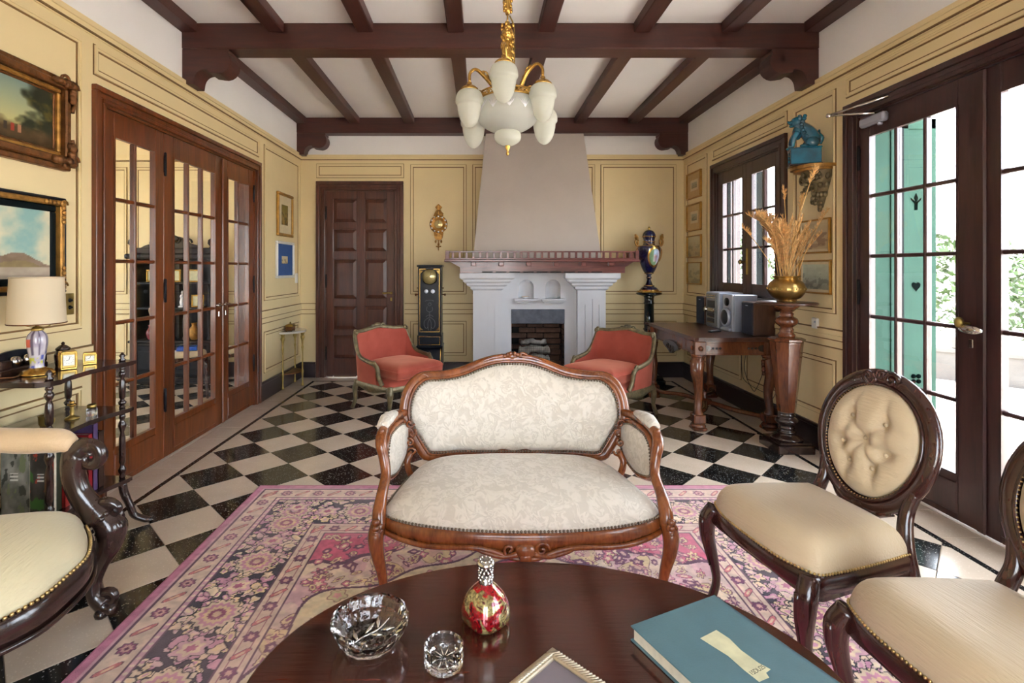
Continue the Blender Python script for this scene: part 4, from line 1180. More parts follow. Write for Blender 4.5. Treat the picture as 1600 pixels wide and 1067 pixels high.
for s in (-1, 1):
    q = MB()
    q.tube(cr([(s * .125, 0, .54), (s * .15, 0, .50), (s * .14, 0, .42), (s * .118, 0, .37)], 5), .008, 6)
    q.tube(cr([(s * .11, 0, .55), (s * .15, 0, .56), (s * .165, 0, .61), (s * .14, 0, .64), (s * .125, 0, .61)], 5), .011, 6)
    q.ball((s * .15, -.005, .655), (.026, .026, .032)); q.ball((s * .155, -.02, .66), (.012, .012, .012), 6, 4); q.ball((s * .16, 0, .685), (.015, .015, .014), 6, 4); q.ball((s * .135, 0, .59), (.018, .016, .026), 6, 4)
    q.build('handle', M['gilt'], ur)
def urn_patch(scale, off, name, mat, rgbf, n=26):
    """oval panel following the body"""
    P = cr(body, 8); zz = [p[1] for p in P]; rr = [p[0] for p in P]
    us = np.linspace(-1, 1, n); vs_ = np.linspace(-1, 1, n)
    def fn(U, V):
        D_ = np.sqrt(np.clip(1 - V * V / 2, 0, 1)); E_ = np.sqrt(np.clip(1 - U * U / 2, 0, 1))
        u, v = U * D_, V * E_
        z = .42 + v * .125 * scale; r = np.interp(z, zz, rr) + off
        a_ = u * .085 * scale / .125 - PI / 2 + R(14)
        return np.stack([r * np.cos(a_), r * np.sin(a_), z], -1)
    U, V = np.meshgrid(us, vs_)
    me = painted_grid(name, us, vs_, rgbf(U, V), mat, fn)
    for p in me.polygons: p.use_smooth = True
    return link(name, me, ur)
urn_patch(1.0, .0012, 'gilt_oval', M['gold'], lambda U, V: np.full(U.shape + (3,), 180.0))
def scene(U, V):
    n = fnoise(U * 3 + 5, V * 3 + 5, 2); rgb = np.zeros(U.shape + (3,))
    rgb[:] = (150, 176, 180); rgb[V > .2] = (170, 190, 210); rgb[(U < -.35) | (V < -.45)] = (120, 150, 110)
    rgb[(np.abs(U + .1) < .16) & (V < .25) & (V > -.6)] = (216, 196, 190); rgb[(np.abs(U - .28) < .15) & (V < .15) & (V > -.6)] = (160, 110, 140)
    rgb[(np.abs(U - .08) < .1) & (V < .35) & (V > -.1)] = (200, 150, 150); rgb[(U > .5)] = (180, 180, 200)
    return np.clip(rgb * (.75 + .5 * n[..., None]), 0, 255)
urn_patch(.78, .0026, 'painted_scene', M['art'], scene)
# ---------------------------------------------------------------- pictures
def framed(name, label, side, s, z, w, h, layers, art, ash, nx=60, group=None, y=0.0):
    """layers: (material, width, depth) from outside in; art(U, V) -> sRGB, U right 0..1, V up 0..1; ash = depth of the picture face"""
    loc, rz = SIDE[side]
    o = thing(name, label, 'picture', loc, rz, group)
    o.location = Matrix.Rotation(rz, 3, 'Z') @ Vector((s, y, 0)) + Vector(loc); o.location.z = z
    x, zz = w / 2, h / 2
    names = ['frame', 'inner_slip', 'mount']
    for k, (m, fw, d) in enumerate(layers):
        mb = MB()
        if k == 0 or d > .012:
            for xa, xb, za, zb in ((-x, x, -zz, -zz + fw), (-x, x, zz - fw, zz), (-x, -x + fw, -zz + fw, zz - fw), (x - fw, x, -zz + fw, zz - fw)): mb.bev(xa, xb, -d, -.001, za, zb, min(.006, fw * .3))
        else: frame_rect(mb, -x, x, -zz, zz, fw, -d, -.001, 0)
        mb.build('mount' if 'mount' in m.name else names[min(k, 1)], m, o)
        x -= fw; zz -= fw
    ny = max(8, int(nx * zz / x)); us, vs_ = np.linspace(0, 1, nx), np.linspace(0, 1, ny)
    U, V = np.meshgrid(us, vs_)
    me = painted_grid('canvas', us, vs_, np.clip(art(U, V), 0, 255), M['art'], lambda A, B: np.stack([-x + A * 2 * x, np.full_like(A, -ash), -zz + B * 2 * zz], -1))
    link('canvas', me, o)
    mb = MB(); mb.bb(-x - .001, x + .001, -ash + .0015, -.001, -zz - .001, zz + .001); mb.build('backing', M['creammat'], o)
    return o, w / 2, h / 2

def mixc(c1, c2, t): return np.asarray(c1) * (1 - t[..., None]) + np.asarray(c2) * t[..., None]
def woodland(U, V):
    n = fnoise(U * 7, V * 6, 1, 5); m = fnoise(U * 3 + 9, V * 3, 4, 4)
    c = mixc((196, 186, 120), (120, 140, 130), np.clip(V * 1.2 - .2, 0, 1))
    tree = np.clip((np.abs(U - .45) * 1.6 + (m - .5) * 1.2 - .25 + (V < .25) * .2) * 6, 0, 1); c = mixc(c, (44, 46, 26), np.zeros_like(U)) * (1 - tree[..., None]) + np.array((38, 42, 24)) * tree[..., None]
    leaf = np.clip((n - .55) * 6, 0, 1) * tree; c = c * (1 - leaf[..., None] * .6) + np.array((120, 104, 40)) * leaf[..., None] * .6
    gnd = np.clip((.3 - V + (n - .5) * .2) * 8, 0, 1); c = c * (1 - gnd[..., None]) + (np.array((70, 52, 26)) + (n[..., None] - .5) * 60) * gnd[..., None]
    for fx, col_ in ((.55, (150, 56, 40)), (.47, (50, 40, 34)), (.62, (170, 120, 90))):
        g = (np.abs(U - fx) < .018) & (V > .12) & (V < .26); c[g] = col_
    return c
def lakeland(U, V):
    n = fnoise(U * 5, V * 4, 7, 5); m = fnoise(U * 8 + 3, V * 8, 8, 4)
    c = mixc((206, 200, 170), (132, 170, 166), np.clip((n - .35) * 2.4 + (V - .7) * .8, 0, 1))
    hill = .47 - .22 * U + .06 * np.sin(U * 11) + .05 * (m - .5)
    g = V < hill; c[g] = mixc((120, 98, 78), (150, 132, 116), np.clip(m * 1.6 - .3, 0, 1))[g]
    g = V < hill * .72; c[g] = mixc((96, 74, 56), (140, 124, 84), np.clip(n * 2 - .5, 0, 1))[g]
    g = V < .17; c[g] = mixc((150, 132, 116), (178, 164, 146), np.clip(m * 1.5, 0, 1))[g]
    g = (V < .06); c[g] = (150, 138, 122)
    return c
def sketch(c1, c2, dark, seed):
    def f(U, V):
        n = fnoise(U * 6, V * 6, seed, 5); c = mixc(c1, c2, np.clip(V + (n - .5), 0, 1))
        g = (n > .56) & (V < .62); c[g] = np.asarray(dark) * .5 + c[g] * .5
        g = (V < .22) & (n > .45); c[g] = np.asarray(dark) * .35 + c[g] * .65
        return c
    return f

p1, hx, hz = framed('landscape_painting', 'woodland landscape painting in a heavy carved gilt frame, upper left wall', 'left', 2.41, 2.12, .70, .485,
    [(M['bronzegilt'], .03, .045), (M['bronzegilt'], .035, .07), (M['gilt'], .022, .045), (M['bronzegilt'], .012, .03)], woodland, .024, 110)
for sx in (-1, 1):
    for sz in (-1, 1):
        q = MB(); rs = random.Random(sx * 3 + sz)
        for k in range(16):
            t = k / 15; u = .11 * t; q.ball((sx * (hx - .03 - (u if k % 2 else .01)), -.075 - rs.random() * .012, sz * (hz - .03 - (.01 if k % 2 else u * .9))), (.016 + rs.random() * .012, .018, .014 + rs.random() * .012), 7, 5)
        q.tube(spiral((sx * (hx - .03), -.08, sz * (hz - .05)), .032, 1.3, 14, 'xz', 0, sx), .008, 5); q.tube(spiral((sx * (hx - .08), -.08, sz * (hz - .025)), .028, 1.3, 14, 'xz', PI, -sx), .008, 5)
        q.tube(cr([(sx * (hx + .005), -.05, sz * (hz - .02)), (sx * (hx + .012), -.05, sz * (hz - .1)), (sx * (hx - .005), -.05, sz * (hz - .17))], 5), .012, 6)
        q.build('corner_carving', M['bronzegilt'], p1)
p2, hx, hz = framed('lake_painting', 'misty lake and hills painting in a black and gilt frame behind the lamp', 'left', 2.36, 1.48, .725, .495,
    [(M['blacklac'], .016, .05), (M['gilt'], .026, .055), (M['greendark'], .034, .03)], lakeland, .022, 110)
for sx in (-1, 1):
    for sz in (-1, 1):
        q = MB()
        for k in range(10): q.ball((sx * (hx - .03 - (.012 * k if k % 2 else 0)), -.058, sz * (hz - .03 - (0 if k % 2 else .012 * k))), (.013, .01, .013), 6, 4)
        q.tube(spiral((sx * (hx - .03), -.06, sz * (hz - .035)), .022, 1.2, 12, 'xz', 0, sx), .005, 5); q.build('corner_carving', M['gilt'], p2)
framed('gilt_framed_print', 'small dark print in a gold frame, upper of two beyond the glazed doors', 'left', 5.87, 1.965, .46, .49, [(M['goldframe'], .035, .03), (M['creammat'], .095, .012)], sketch((150, 120, 60), (120, 110, 50), (50, 40, 20), 3), .008, 40)
framed('blue_mounted_print', 'small print in a wide blue mount and silver frame near the back corner', 'left', 5.87, 1.455, .52, .415, [(M['whiteframe'], .03, .03), (M['bluemat'], .135, .012)], sketch((214, 190, 140), (214, 200, 160), (110, 90, 60), 5), .008, 40)
# switches
sw = thing('light_switch', 'aged brass double switch plate right of the lamp', 'switch', (XL, 2.795, 1.165), PI / 2)
mb = MB(); mb.bev(-.032, .032, -.007, 0, -.058, .058, .003); mb.build('plate', M['brass'], sw)
for z in (-.018, .02):
    mb = MB(); mb.lathe([(.011, 0), (.011, .004), (.006, .006), (.005, .016), (0, .018)], 10, (0, -.006, z), axis=(0, -1, 0)); mb.build('toggle', M['iron'], sw)
sw = thing('light_switch_white', 'white plastic switch on the left wall beside the blue-mounted print', 'switch', (XL, 6.25, 1.24), PI / 2)
mb = MB(); mb.bev(-.036, .036, -.012, 0, -.06, .06, .004); mb.build('plate', M['plasticwhite'], sw)
mb = MB(); mb.bev(-.014, .014, -.017, -.01, -.03, .03, .003); mb.build('rocker', M['plasticwhite'], sw)

# ---------------------------------------------------------------- etagere
ET = (-2.24, 2.22)
et = thing('etagere', 'dark three-tier etagere with turned posts against the left wall', 'shelf stand', (0, 0, 0))
def shelf_poly(d=0.0):
    pts = [(-2.215, 2.20 - d), (-1.90, 2.20 - d), (-1.86 + d, 2.225 - d), (-1.85 + d, 2.27), (-1.875 + d, 2.35), (-1.885 + d, 2.47), (-1.875 + d, 2.60), (-1.85 + d, 2.68), (-1.84 + d, 2.735 + d), (-1.88, 2.75 + d), (-2.215, 2.75 + d)]
    return pts
for z, d in ((.852, .008), (.605, 0.0), (.235, -.005)):
    mb = MB(); mb.prism(shelf_poly(d), z, z + .018, 'xy'); mb.prism(shelf_poly(d - .008), z - .006, z, 'xy'); mb.build('shelf_board', M['ebony'], et)
def turned(z0, z1):
    h = z1 - z0
    P = [(.012, 0), (.016, .03), (.010, .06), (.017, .10), (.02, .14), (.012, .18), (.009, .21), (.015, .25), (.017, .45), (.015, .62), (.009, .70), (.014, .74), (.02, .80), (.016, .85), (.010, .88), (.016, .93), (.012, 1.0)]
    return [(r, z0 + t * h) for r, t in P]
for x, y in ((-1.885, 2.25), (-1.885, 2.71), (-2.17, 2.25), (-2.17, 2.71)):
    for za, zb in ((.253, .60), (.623, .847)):
        mb = MB(); mb.lathe(turned(za, zb), 14, (x, y, 0)); mb.build('post', M['ebony'], et)
    mb = MB(); mb.lathe([(.014, .870), (.018, .878), (.008, .886), (.015, .898), (.008, .91), (0, .918)], 12, (x, y, 0)); mb.build('finial', M['ebony'], et)
    sx = 1 if x > -2 else .12; sy = -1 if y < 2.5 else 1
    mb = MB(); mb.tube(cr([(x, y, .232), (x + .01 * sx, y + .004 * sy, .17), (x + .035 * sx, y + .012 * sy, .10), (x + .05 * sx, y + .02 * sy, .05), (x + .10 * sx, y + .04 * sy, .018), (x + .125 * sx, y + .05 * sy, .014)], 4), [.02] * 6 + [.018] * 6 + [.017] * 5 + [.014] * 3 + [.012], 8); mb.build('foot', M['ebony'], et)
# things on it
lamp = thing('table_lamp', 'painted porcelain lamp with a cream drum shade on the etagere', 'lamp', (-2.045, 2.375, .8705))
mb = MB(); mb.lathe([(.066, 0), (.068, .006), (.06, .012), (.055, .02), (.034, .026), (.03, .032)], 24); mb.build('base', M['gold'], lamp)
lv = [(.028, .03), (.026, .05), (.03, .08), (.037, .12), (.04, .15), (.036, .18), (.022, .198), (.018, .204)]
us, vs_ = np.linspace(0, 1, 40), np.linspace(0, 1, 34)
def vase_rgb(U, V):
    n = fnoise(U * 9, V * 6, 5, 3); c = mixc((196, 190, 196), (150, 140, 160), np.clip(n * 2 - .6, 0, 1))
    st = (np.sin(U * 2 * PI * 8) > .75) & (V > .35); c[st] = (96, 86, 104)
    c[(n > .55) & (V < .45)] = (86, 96, 170); c[(n < .36) & (V < .3)] = (196, 196, 90); g = (np.abs(U - .70) < .05) & (np.abs(V - .66) < .1); c[g] = (196, 80, 60)
    return c
P_ = cr(lv, 6); zz_ = [p[1] for p in P_]; rr_ = [p[0] for p in P_]
U, V = np.meshgrid(us, vs_)
def vfn(A, B):
    z = .03 + B * .174; r = np.interp(z, zz_, rr_); return np.stack([r * np.cos(2 * PI * A), r * np.sin(2 * PI * A), z], -1)
M['vase'] = attr_mat('painted_porcelain', .15, .6)
me = painted_grid('vase_body', us, vs_, vase_rgb(U, V), M['vase'], vfn)
for p in me.polygons: p.use_smooth = True
link('vase_body', me, lamp)
mb = MB(); mb.lathe([(.02, .2), (.026, .206), (.018, .216), (.007, .22), (.007, .30), (.011, .302), (.011, .34), (0, .342)], 14)
for s in (-1, 1): mb.tube(cr([(0, 0, .222), (s * .03, 0, .218), (s * .06, 0, .226), (s * .066, 0, .24), (s * .1, 0, .236)], 4), .0022, 5)
mb.build('fitting', M['brass'], lamp)
mb = MB(); mb.grid(40, 2, lambda u, v: ((.108 - .009 * v) * math.cos(2 * PI * u), (.108 - .009 * v) * math.sin(2 * PI * u), .234 + .214 * v), 0, True, True)
mb.grid(40, 2, lambda u, v: ((.1065 - .009 * v) * math.cos(-2 * PI * u), (.1065 - .009 * v) * math.sin(-2 * PI * u), .234 + .214 * v), 0, True, True)
sh = mb.build('lamp_shade', M['shade'], lamp)
for r, z in ((.108, .236), (.0995, .447)):
    mb = MB(); mb.tube([(r * math.cos(a), r * math.sin(a), z) for a in np.linspace(0, 2 * PI, 41)[:-1]], .003, 5, closed=True); mb.build('trim_ring', M['bronzegilt'] if z < .3 else M['shade'], sh)
mb = MB(); mb.tube([(0, 0, .342), (0, 0, .36)], .004, 5)
for k in range(3): a = k * 2.09; mb.tube([(0, 0, .30), (.1 * math.cos(a), .1 * math.sin(a), .29)], .0018, 4)
mb.build('shade_carrier', M['brass'], lamp)
mb = MB(); mb.tube(cr([(-.03, -.055, .006), (-.02, -.10, .006), (-.05, -.14, .010), (-.10, -.16, .006), (-.14, -.20, .002)], 6), .003, 5); mb.build('cord', M['bronzegilt'], lamp)

def carriage_clock(label, loc, rz, w, h, d, ball_feet=False):
    o = thing('desk_clock', label, 'clock', loc, rz)
    mb = MB(); mb.bev(-w / 2 - .004, w / 2 + .004, -d / 2 - .004, d / 2 + .004, 0, .012, .003); mb.bev(-w / 2 - .003, w / 2 + .003, -d / 2 - .003, d / 2 + .003, h - .01, h, .003)
    for sx in (-1, 1):
        for sy in (-1, 1): mb.bev(sx * w / 2 - .004, sx * w / 2 + .004, sy * d / 2 - .004, sy * d / 2 + .004, .01, h - .008, .002)
    mb.build('case', M['gold'], o)
    mb = MB(); mb.bb(-w / 2 + .003, w / 2 - .003, -d / 2 + .002, d / 2 - .002, .012, h - .01); mb.build('body', M['brass'], o)
    mb = MB(); mb.bev(-w / 2 + .007, w / 2 - .007, -d / 2 - .0035, -d / 2 + .002, .02, h - .017, .002); mb.build('dial', M['dial'], o)
    mb = MB(); z = h * .55; mb.tube([(0, -d / 2 - .0045, z), (.004, -d / 2 - .0045, z + h * .18)], .0012, 4); mb.tube([(0, -d / 2 - .0045, z), (-w * .18, -d / 2 - .0045, z - .004)], .0012, 4)
    for k in range(12): a = k * PI / 6; mb.ball((w * .3 * math.cos(a), -d / 2 - .004, z + w * .3 * math.sin(a)), .0013, 4, 3)
    mb.build('hands_and_numerals', M['ink'], o)
    return o
FC = lambda x, y: math.atan2(-x, y)   # turned towards the middle of the room
carriage_clock('brass carriage clock with white dial beside the lamp', (-2.0, 2.495, .8705), R(48), .058, .088, .05)
carriage_clock('little gilt desk clock nearest the door on the etagere top', (-1.99, 2.625, .8705), R(35), .05, .062, .04)
q = thing('dark_lidded_jar', 'small dark lidded jar behind the brass carriage clock', 'jar', (-2.10, 2.59, .8705))
mb = MB(); mb.lathe([(.03, 0), (.034, .02), (.036, .05), (.03, .075), (.026, .08)], 18); mb.build('body', M['rose'], q)
mb = MB(); mb.lathe([(.032, .08), (.03, .088), (.016, .1), (.006, .105), (.009, .113), (0, .12)], 18); mb.build('lid', M['ebony'], q)
q = thing('black_inkstand', 'black carved inkstand behind the lamp on the etagere', 'inkstand', (-2.168, 2.42, .8705), R(90))
mb = MB(); mb.bev(-.13, .13, -.03, .03, 0, .03, .006); mb.build('tray', M['ebony'], q)
for x in (-.095, .095):
    mb = MB(); mb.bev(x - .03, x + .03, -.03, .03, .03, .07, .006); mb.build('well_box', M['ebony'], q)
mb = MB(); mb.prism(cr([(-.125, .03), (-.11, .08), (-.06, .10), (0, .105), (.06, .10), (.11, .08), (.125, .03)], 4) , .015, .028); mb.build('shell_back', M['blacklac'], q)
for x in (-.03, .04):
    mb = MB(); mb.lathe([(.016, .03), (.026, .045), (.028, .06), (.02, .076), (.01, .08)], 14, (x, -.005, 0)); mb.build('inkwell', M['chrome'], q)
q = thing('candlestick', 'short brass candlestick on the middle etagere shelf', 'candlestick', (-1.995, 2.515, .6235))
mb = MB(); mb.lathe([(.03, 0), (.031, .005), (.014, .014), (.008, .022), (.011, .035), (.007, .05), (.01, .06)], 18); mb.build('stem', M['brass'], q)
mb = MB(); mb.lathe([(.01, .06), (.02, .068), (.017, .074), (.01, .072), (.01, .08), (.012, .086)], 16); mb.build('socket', M['gold'], q)
q = thing('glass_jar', 'small glass jar with a brass lid on the middle etagere shelf', 'jar', (-1.94, 2.57, .6235))
mb = MB(); mb.lathe([(.02, 0), (.023, .004), (.023, .034), (.017, .04)], 18); mb.build('body', M['crystal'], q)
mb = MB(); mb.lathe([(.019, .04), (.02, .045), (.02, .054), (.014, .058), (0, .06)], 18); mb.build('lid', M['brass'], q)
q = thing('brass_cup', 'small brass cup behind the front etagere post', 'cup', (-2.03, 2.40, .6235))
mb = MB(); mb.lathe([(.018, 0), (.024, .01), (.026, .045), (.028, .05), (.024, .05), (.022, .012), (0, .01)], 18); mb.build('body', M['brass'], q)
mb = MB(); mb.tube(cr([(.025, 0, .042), (.042, 0, .036), (.042, 0, .018), (.024, 0, .012)], 4), .003, 5); mb.build('handle', M['brass'], q)

def book(label, loc, rz, w, h, t, cover, tilt=0.0, group='books on the lower etagere shelf', art=None):
    """standing book: spine towards local -y, t thick along x, w deep along y, h tall"""
    o = thing('book', label, 'book', loc, rz, group)
    o.rotation_euler = (0, tilt, rz)
    mb = MB(); mb.bb(-t / 2, -t / 2 + .003, 0, w, 0, h); mb.bb(t / 2 - .003, t / 2, 0, w, 0, h); mb.bb(-t / 2, t / 2, 0, .003, 0, h); mb.build('cover', cover, o)
    mb = MB(); mb.bb(-t / 2 + .003, t / 2 - .003, .003, w - .004, .004, h - .004); mb.build('pages', M['paper'], o)
    return o
def cover(name, c, v=.3): return plain(name, srgb(*c), .4, 0, v, 14)
cvs = [((112, 112, 106), 'grey'), ((46, 52, 36), 'mossy'), ((150, 40, 36), 'red'), ((226, 224, 218), 'white'), ((40, 108, 150), 'blue'), ((20, 20, 22), 'black'), ((150, 30, 40), 'crimson'), ((90, 70, 110), 'purple'), ((60, 40, 30), 'brown')]
def magazine(label, loc, w, h, seed, cols):
    o = thing('magazine', label, 'magazine', loc, 0, 'magazines on the lower etagere shelf')
    mb = MB(); mb.bb(-w / 2, w / 2, .0015, .014, 0, h); mb.build('pages', M['paper'], o)
    us, vs_ = np.linspace(0, 1, 36), np.linspace(0, 1, 80); U, V = np.meshgrid(us, vs_)
    n = fnoise(U * 3, V * 5, seed, 5); c = mixc(cols[0], cols[1], np.clip(n * 2.4 - .7, 0, 1))
    m2 = fnoise(U * 4 + 7, V * 5 + 3, seed + 5, 4); c[m2 > .62] = cols[2]; c[(m2 < .33)] = cols[3]
    for v0 in (.55, .6, .65): c[(np.abs(V - v0) < .008) & (U > .3) & (U < .6)] = (214, 214, 210)
    me = painted_grid('printed_cover', us, vs_, c, M['art'], lambda A, B: np.stack([-w / 2 + A * w, np.zeros_like(A), B * h], -1)); link('printed_cover', me, o)
magazine('grey-covered magazine facing out at the end of the etagere', (-2.055, 2.276, .2535), .125, .305, 3, [(96, 98, 92), (150, 150, 144), (60, 62, 56), (110, 120, 90)])
magazine('dark magazine with red and green picture facing out at the end of the etagere', (-1.937, 2.274, .2535), .105, .30, 9, [(40, 38, 36), (70, 66, 64), (60, 104, 52), (168, 60, 44)])
yy = 2.296
info = [(.03, .30, 'grey album behind the magazines on the lower etagere shelf'), (.04, .31, 'mossy dark green book beside the grey album'), (.03, .29, 'red-spined book beside the mossy book'), (.02, .31, 'thin white book standing between red and blue spines'), (.03, .30, 'blue paperback beside the thin white book'),
        (.05, .28, 'thick black book beside the blue paperback'), (.03, .29, 'crimson book beside the thick black book'), (.035, .33, 'tall purple magazine, second from the door end of the row'), (.04, .28, 'brown leather book at the door end of the row')]
for (c, nm), (t, h, lb) in zip(cvs, info):
    book(lb, (-1.905 - random.Random(h * t).random() * .02, yy + t / 2, .2535), PI / 2, .22, h, t - .002, cover(nm + '_book_cover', c)); yy += t + .003

# ---------------------------------------------------------------- marble-topped console on bronze legs
cs = thing('console_table', 'small marble-topped console on slender bronze legs in the left corner', 'console', (XL, 5.95, 0), PI / 2)
arc = [(.23 * math.cos(PI + PI * k / 20), .21 * math.sin(PI + PI * k / 20)) for k in range(21)]
mb = MB(); mb.prism([(x, y - .005) for x, y in arc], .622, .645, 'xy'); mb.build('marble_top', M['marbletop'], cs)
mb = MB(); mb.prism([(x * .8, y * .8 - .005) for x, y in arc], .16, .172, 'xy'); mb.build('lower_shelf', M['bronzegilt'], cs)
for x, y in ((-.19, -.03), (.19, -.03), (0, -.185)):
    mb = MB(); mb.lathe([(.012, 0), (.018, .01), (.01, .03), (.007, .08), (.011, .14), (.016, .165), (.008, .2), (.007, .38), (.01, .43), (.014, .45), (.008, .47), (.012, .52), (.02, .56), (.014, .585), (.022, .61), (.026, .622)], 10, (x, y, 0))
    for k in range(6): a = k * PI / 3; mb.ball((x + .017 * math.cos(a), y + .017 * math.sin(a), .565), (.007, .007, .022), 6, 4)
    mb.build('leg', M['brass'], cs)
q = thing('brass_casket', 'small brass casket on the marble console', 'casket', (XL + .085, 5.84, .6455), PI / 2)
mb = MB(); mb.bev(-.06, .06, -.035, .035, .008, .055, .006); 
for sx in (-1, 1):
    for sy in (-1, 1): mb.ball((sx * .05, sy * .028, .008), .008, 6, 4)
mb.build('box', M['bronzegilt'], q)
mb = MB(); mb.lathe([(.07, .055), (.05, .075), (.02, .085), (.006, .088), (.012, .1), (0, .108)], 4, rot=PI / 4, smooth=False); mb.build('lid', M['brass'], q)

# ---------------------------------------------------------------- carved armchair at the left edge
ac = thing('carved_armchair', 'dark carved armchair with pale silk seat at the left edge', 'armchair', (-1.728, 1.59, 0), R(97))
half = [(0, -.405), (.12, -.395), (.24, -.335), (.32, -.275), (.36, -.235), (.355, -.1), (.33, .1), (.29, .27), (.12, .285), (0, .288)]
out = [(x, y) for x, y in cr(mirror_half(half), 4, True)]
mb = MB(); mb.dome(out, lambda u, v, w: (u, v, .365 + w), 12, depth=.14, power=3.2); mb.build('seat_cushion', M['ivory'], ac)
mb = MB()
n = len(out)
for za, zb, e in ((.318, .37, .012),):
    vs = []
    for k, (x, y) in enumerate(out):
        drop = .035 * max(0, math.cos(x / .36 * PI / 2)) if y < -.2 else .0
        vs += [(x * 1.0, y * 1.0, zb + .004), (x * 1.045, y * 1.045, zb - .01), (x * 1.045, y * 1.045, za + .02 - drop), (x * 1.03, y * 1.03, za - drop), (x * .93, y * .93, za + .01 - drop)]
    fs = []
    for k in range(n):
        j = (k + 1) % n
        for m in range(4): fs.append((k * 5 + m, j * 5 + m, j * 5 + m + 1, k * 5 + m + 1))
    mb.add(vs, fs, 0, True)
mb.tube([(x * 1.045, y * 1.045, .314 - (.035 * max(0, math.cos(x / .36 * PI / 2)) if y < -.2 else .0)) for x, y in out], .009, 6, closed=True)
mb.build('seat_rail', M['ebony'], ac)
mb = MB()
for x, y in resample(out, 150): mb.ball((x * 1.02, y * 1.02, .376), .0065, 6, 4)
tag(mb.build('nailhead_trim', M['nail'], ac), kind='stuff')
for s in (-1, 1):
    X = .375 * s
    mb = MB()
    path = spiral((X, -.262, .628), .042, 1.1, 22, 'yz', R(100), 1)[::-1] + cr([(X, -.245, .672), (X, -.21, .64), (X, -.205, .57), (X, -.222, .50), (X, -.26, .44), (X, -.305, .385)], 5)
    k = len(path); rad = [.012 + .014 * min(1, i / 16) for i in range(22)] + lerp_list([.034, .046, .044, .042, .046, .055], k - 22)
    mb.tube(path, rad, 10, flat=.8, up=(1, 0, 0))
    for o_ in (-.55, 0, .55):
        mb.tube([(p[0] + s * rad[i + 14] * .70 * (1 - .3 * abs(o_)), p[1] + rad[i + 14] * o_ * .9, p[2] + rad[i + 14] * o_ * .5) for i, p in enumerate(path[14:])], lerp_list([.006, .011, .010, .013], k - 14), 6)
    mb.build('arm_support', M['ebony'], ac)
    mb = MB()
    leg = cr([(X, -.30, .40), (X * 1.02, -.335, .345), (X * 1.02, -.328, .28), (X * 1.02, -.295, .21), (X * 1.02, -.272, .14), (X * 1.02, -.28, .085), (X * 1.02, -.31, .05)], 5)
    mb.tube(leg, lerp_list([.04, .056, .047, .034, .03, .032, .036], len(leg)), 10); mb.tube(spiral((X * 1.02, -.33, .07), .04, 1.3, 18, 'yz', R(-120), 1), lerp_list([.022, .012], 18), 7)
    mb.lathe([(.022, 0), (.026, .012), (.018, .03)], 10, (X * 1.02, -.30, 0)); mb.build('leg', M['ebony'], ac)
    mb = MB()
    for c, r0, st, sg in (((X + s * .02, -.335, .375), .04, 0, 1), ((X + s * .025, -.30, .40), .032, PI, -1), ((X - s * .01, -.352, .34), .03, PI / 2, 1), ((X, -.25, .455), .03, 0, -1)): mb.tube(spiral(c, r0, 1.25, 14, 'yz', st, sg, s * .015), lerp_list([.014, .008], 14), 6)
    for k in range(9): a = k * .7; mb.ball((X + s * .03 * math.sin(a), -.34 + .02 * math.cos(a * 1.3), .30 + k * .014), (.014, .016, .013), 6, 4)
    mb.tube(cr([(X, -.30, .45), (X, -.345, .445), (X, -.37, .42), (X, -.36, .40)], 4), [.018, .02, .02, .019, .018, .016, .015, .014, .012, .01, .009, .008, .006], 7)
    mb.build('carved_leaf', M['ebony'], ac)
    mb = MB(); rail = cr([(X, -.19, .668), (X, -.05, .672), (X, .10, .69), (X * .95, .24, .74), (X * .88, .30, .80)], 5); mb.tube(rail, .02, 8, flat=.8); mb.build('arm_rail', M['ebony'], ac)
    mb = MB(); pad = cr([(X, -.205, .672), (X, -.15, .695), (X, -.02, .70), (X, .12, .715), (X * .96, .225, .75)], 5); mb.tube(pad, lerp_list([.032, .056, .058, .054, .036], len(pad)), 12, flat=.8)
    mb.build('arm_pad', M['armbeige'], ac)
    mb = MB(); bl_ = cr([(X * .78, .25, .37), (X * .8, .275, .2), (X * .82, .33, .0)], 4); mb.tube(bl_, lerp_list([.028, .022, .018], len(bl_)), 8); mb.build('leg', M['ebony'], ac)
bh = [(0, 1.02), (.1, 1.0), (.2, .95), (.255, .86), (.265, .76), (.24, .62), (.20, .52), (.1, .47), (0, .465)]
bo = cr(mirror_half(bh), 4, True)
mb = MB(); mb.tube([(x, .285 + (z - .45) * .16, z) for x, z in bo], .024, 8, closed=True); mb.tube([(.2, .285, .52), (.21, .27, .36)], .022, 8); mb.tube([(-.2, .285, .52), (-.21, .27, .36)], .022, 8); mb.build('back_frame', M['ebony'], ac)
mb = MB(); mb.dome(bo, lambda u, v, w: (u, .285 + (v - .45) * .16 - w, v), 10, depth=.05); mb.dome(bo, lambda u, v, w: (u, .287 + (v - .45) * .16 + w, v), 4, depth=.01); mb.build('back_pad', M['ivory'], ac)
mb = MB(); mb.ball((0, .365, 1.03), (.07, .02, .03)); mb.tube(spiral((-.07, .37, 1.02), .03, 1.2, 14), .008, 6); mb.tube(spiral((.07, .37, 1.02), .03, 1.2, 14, 'xz', PI, -1), .008, 6); mb.build('crest_carving', M['ebony'], ac)

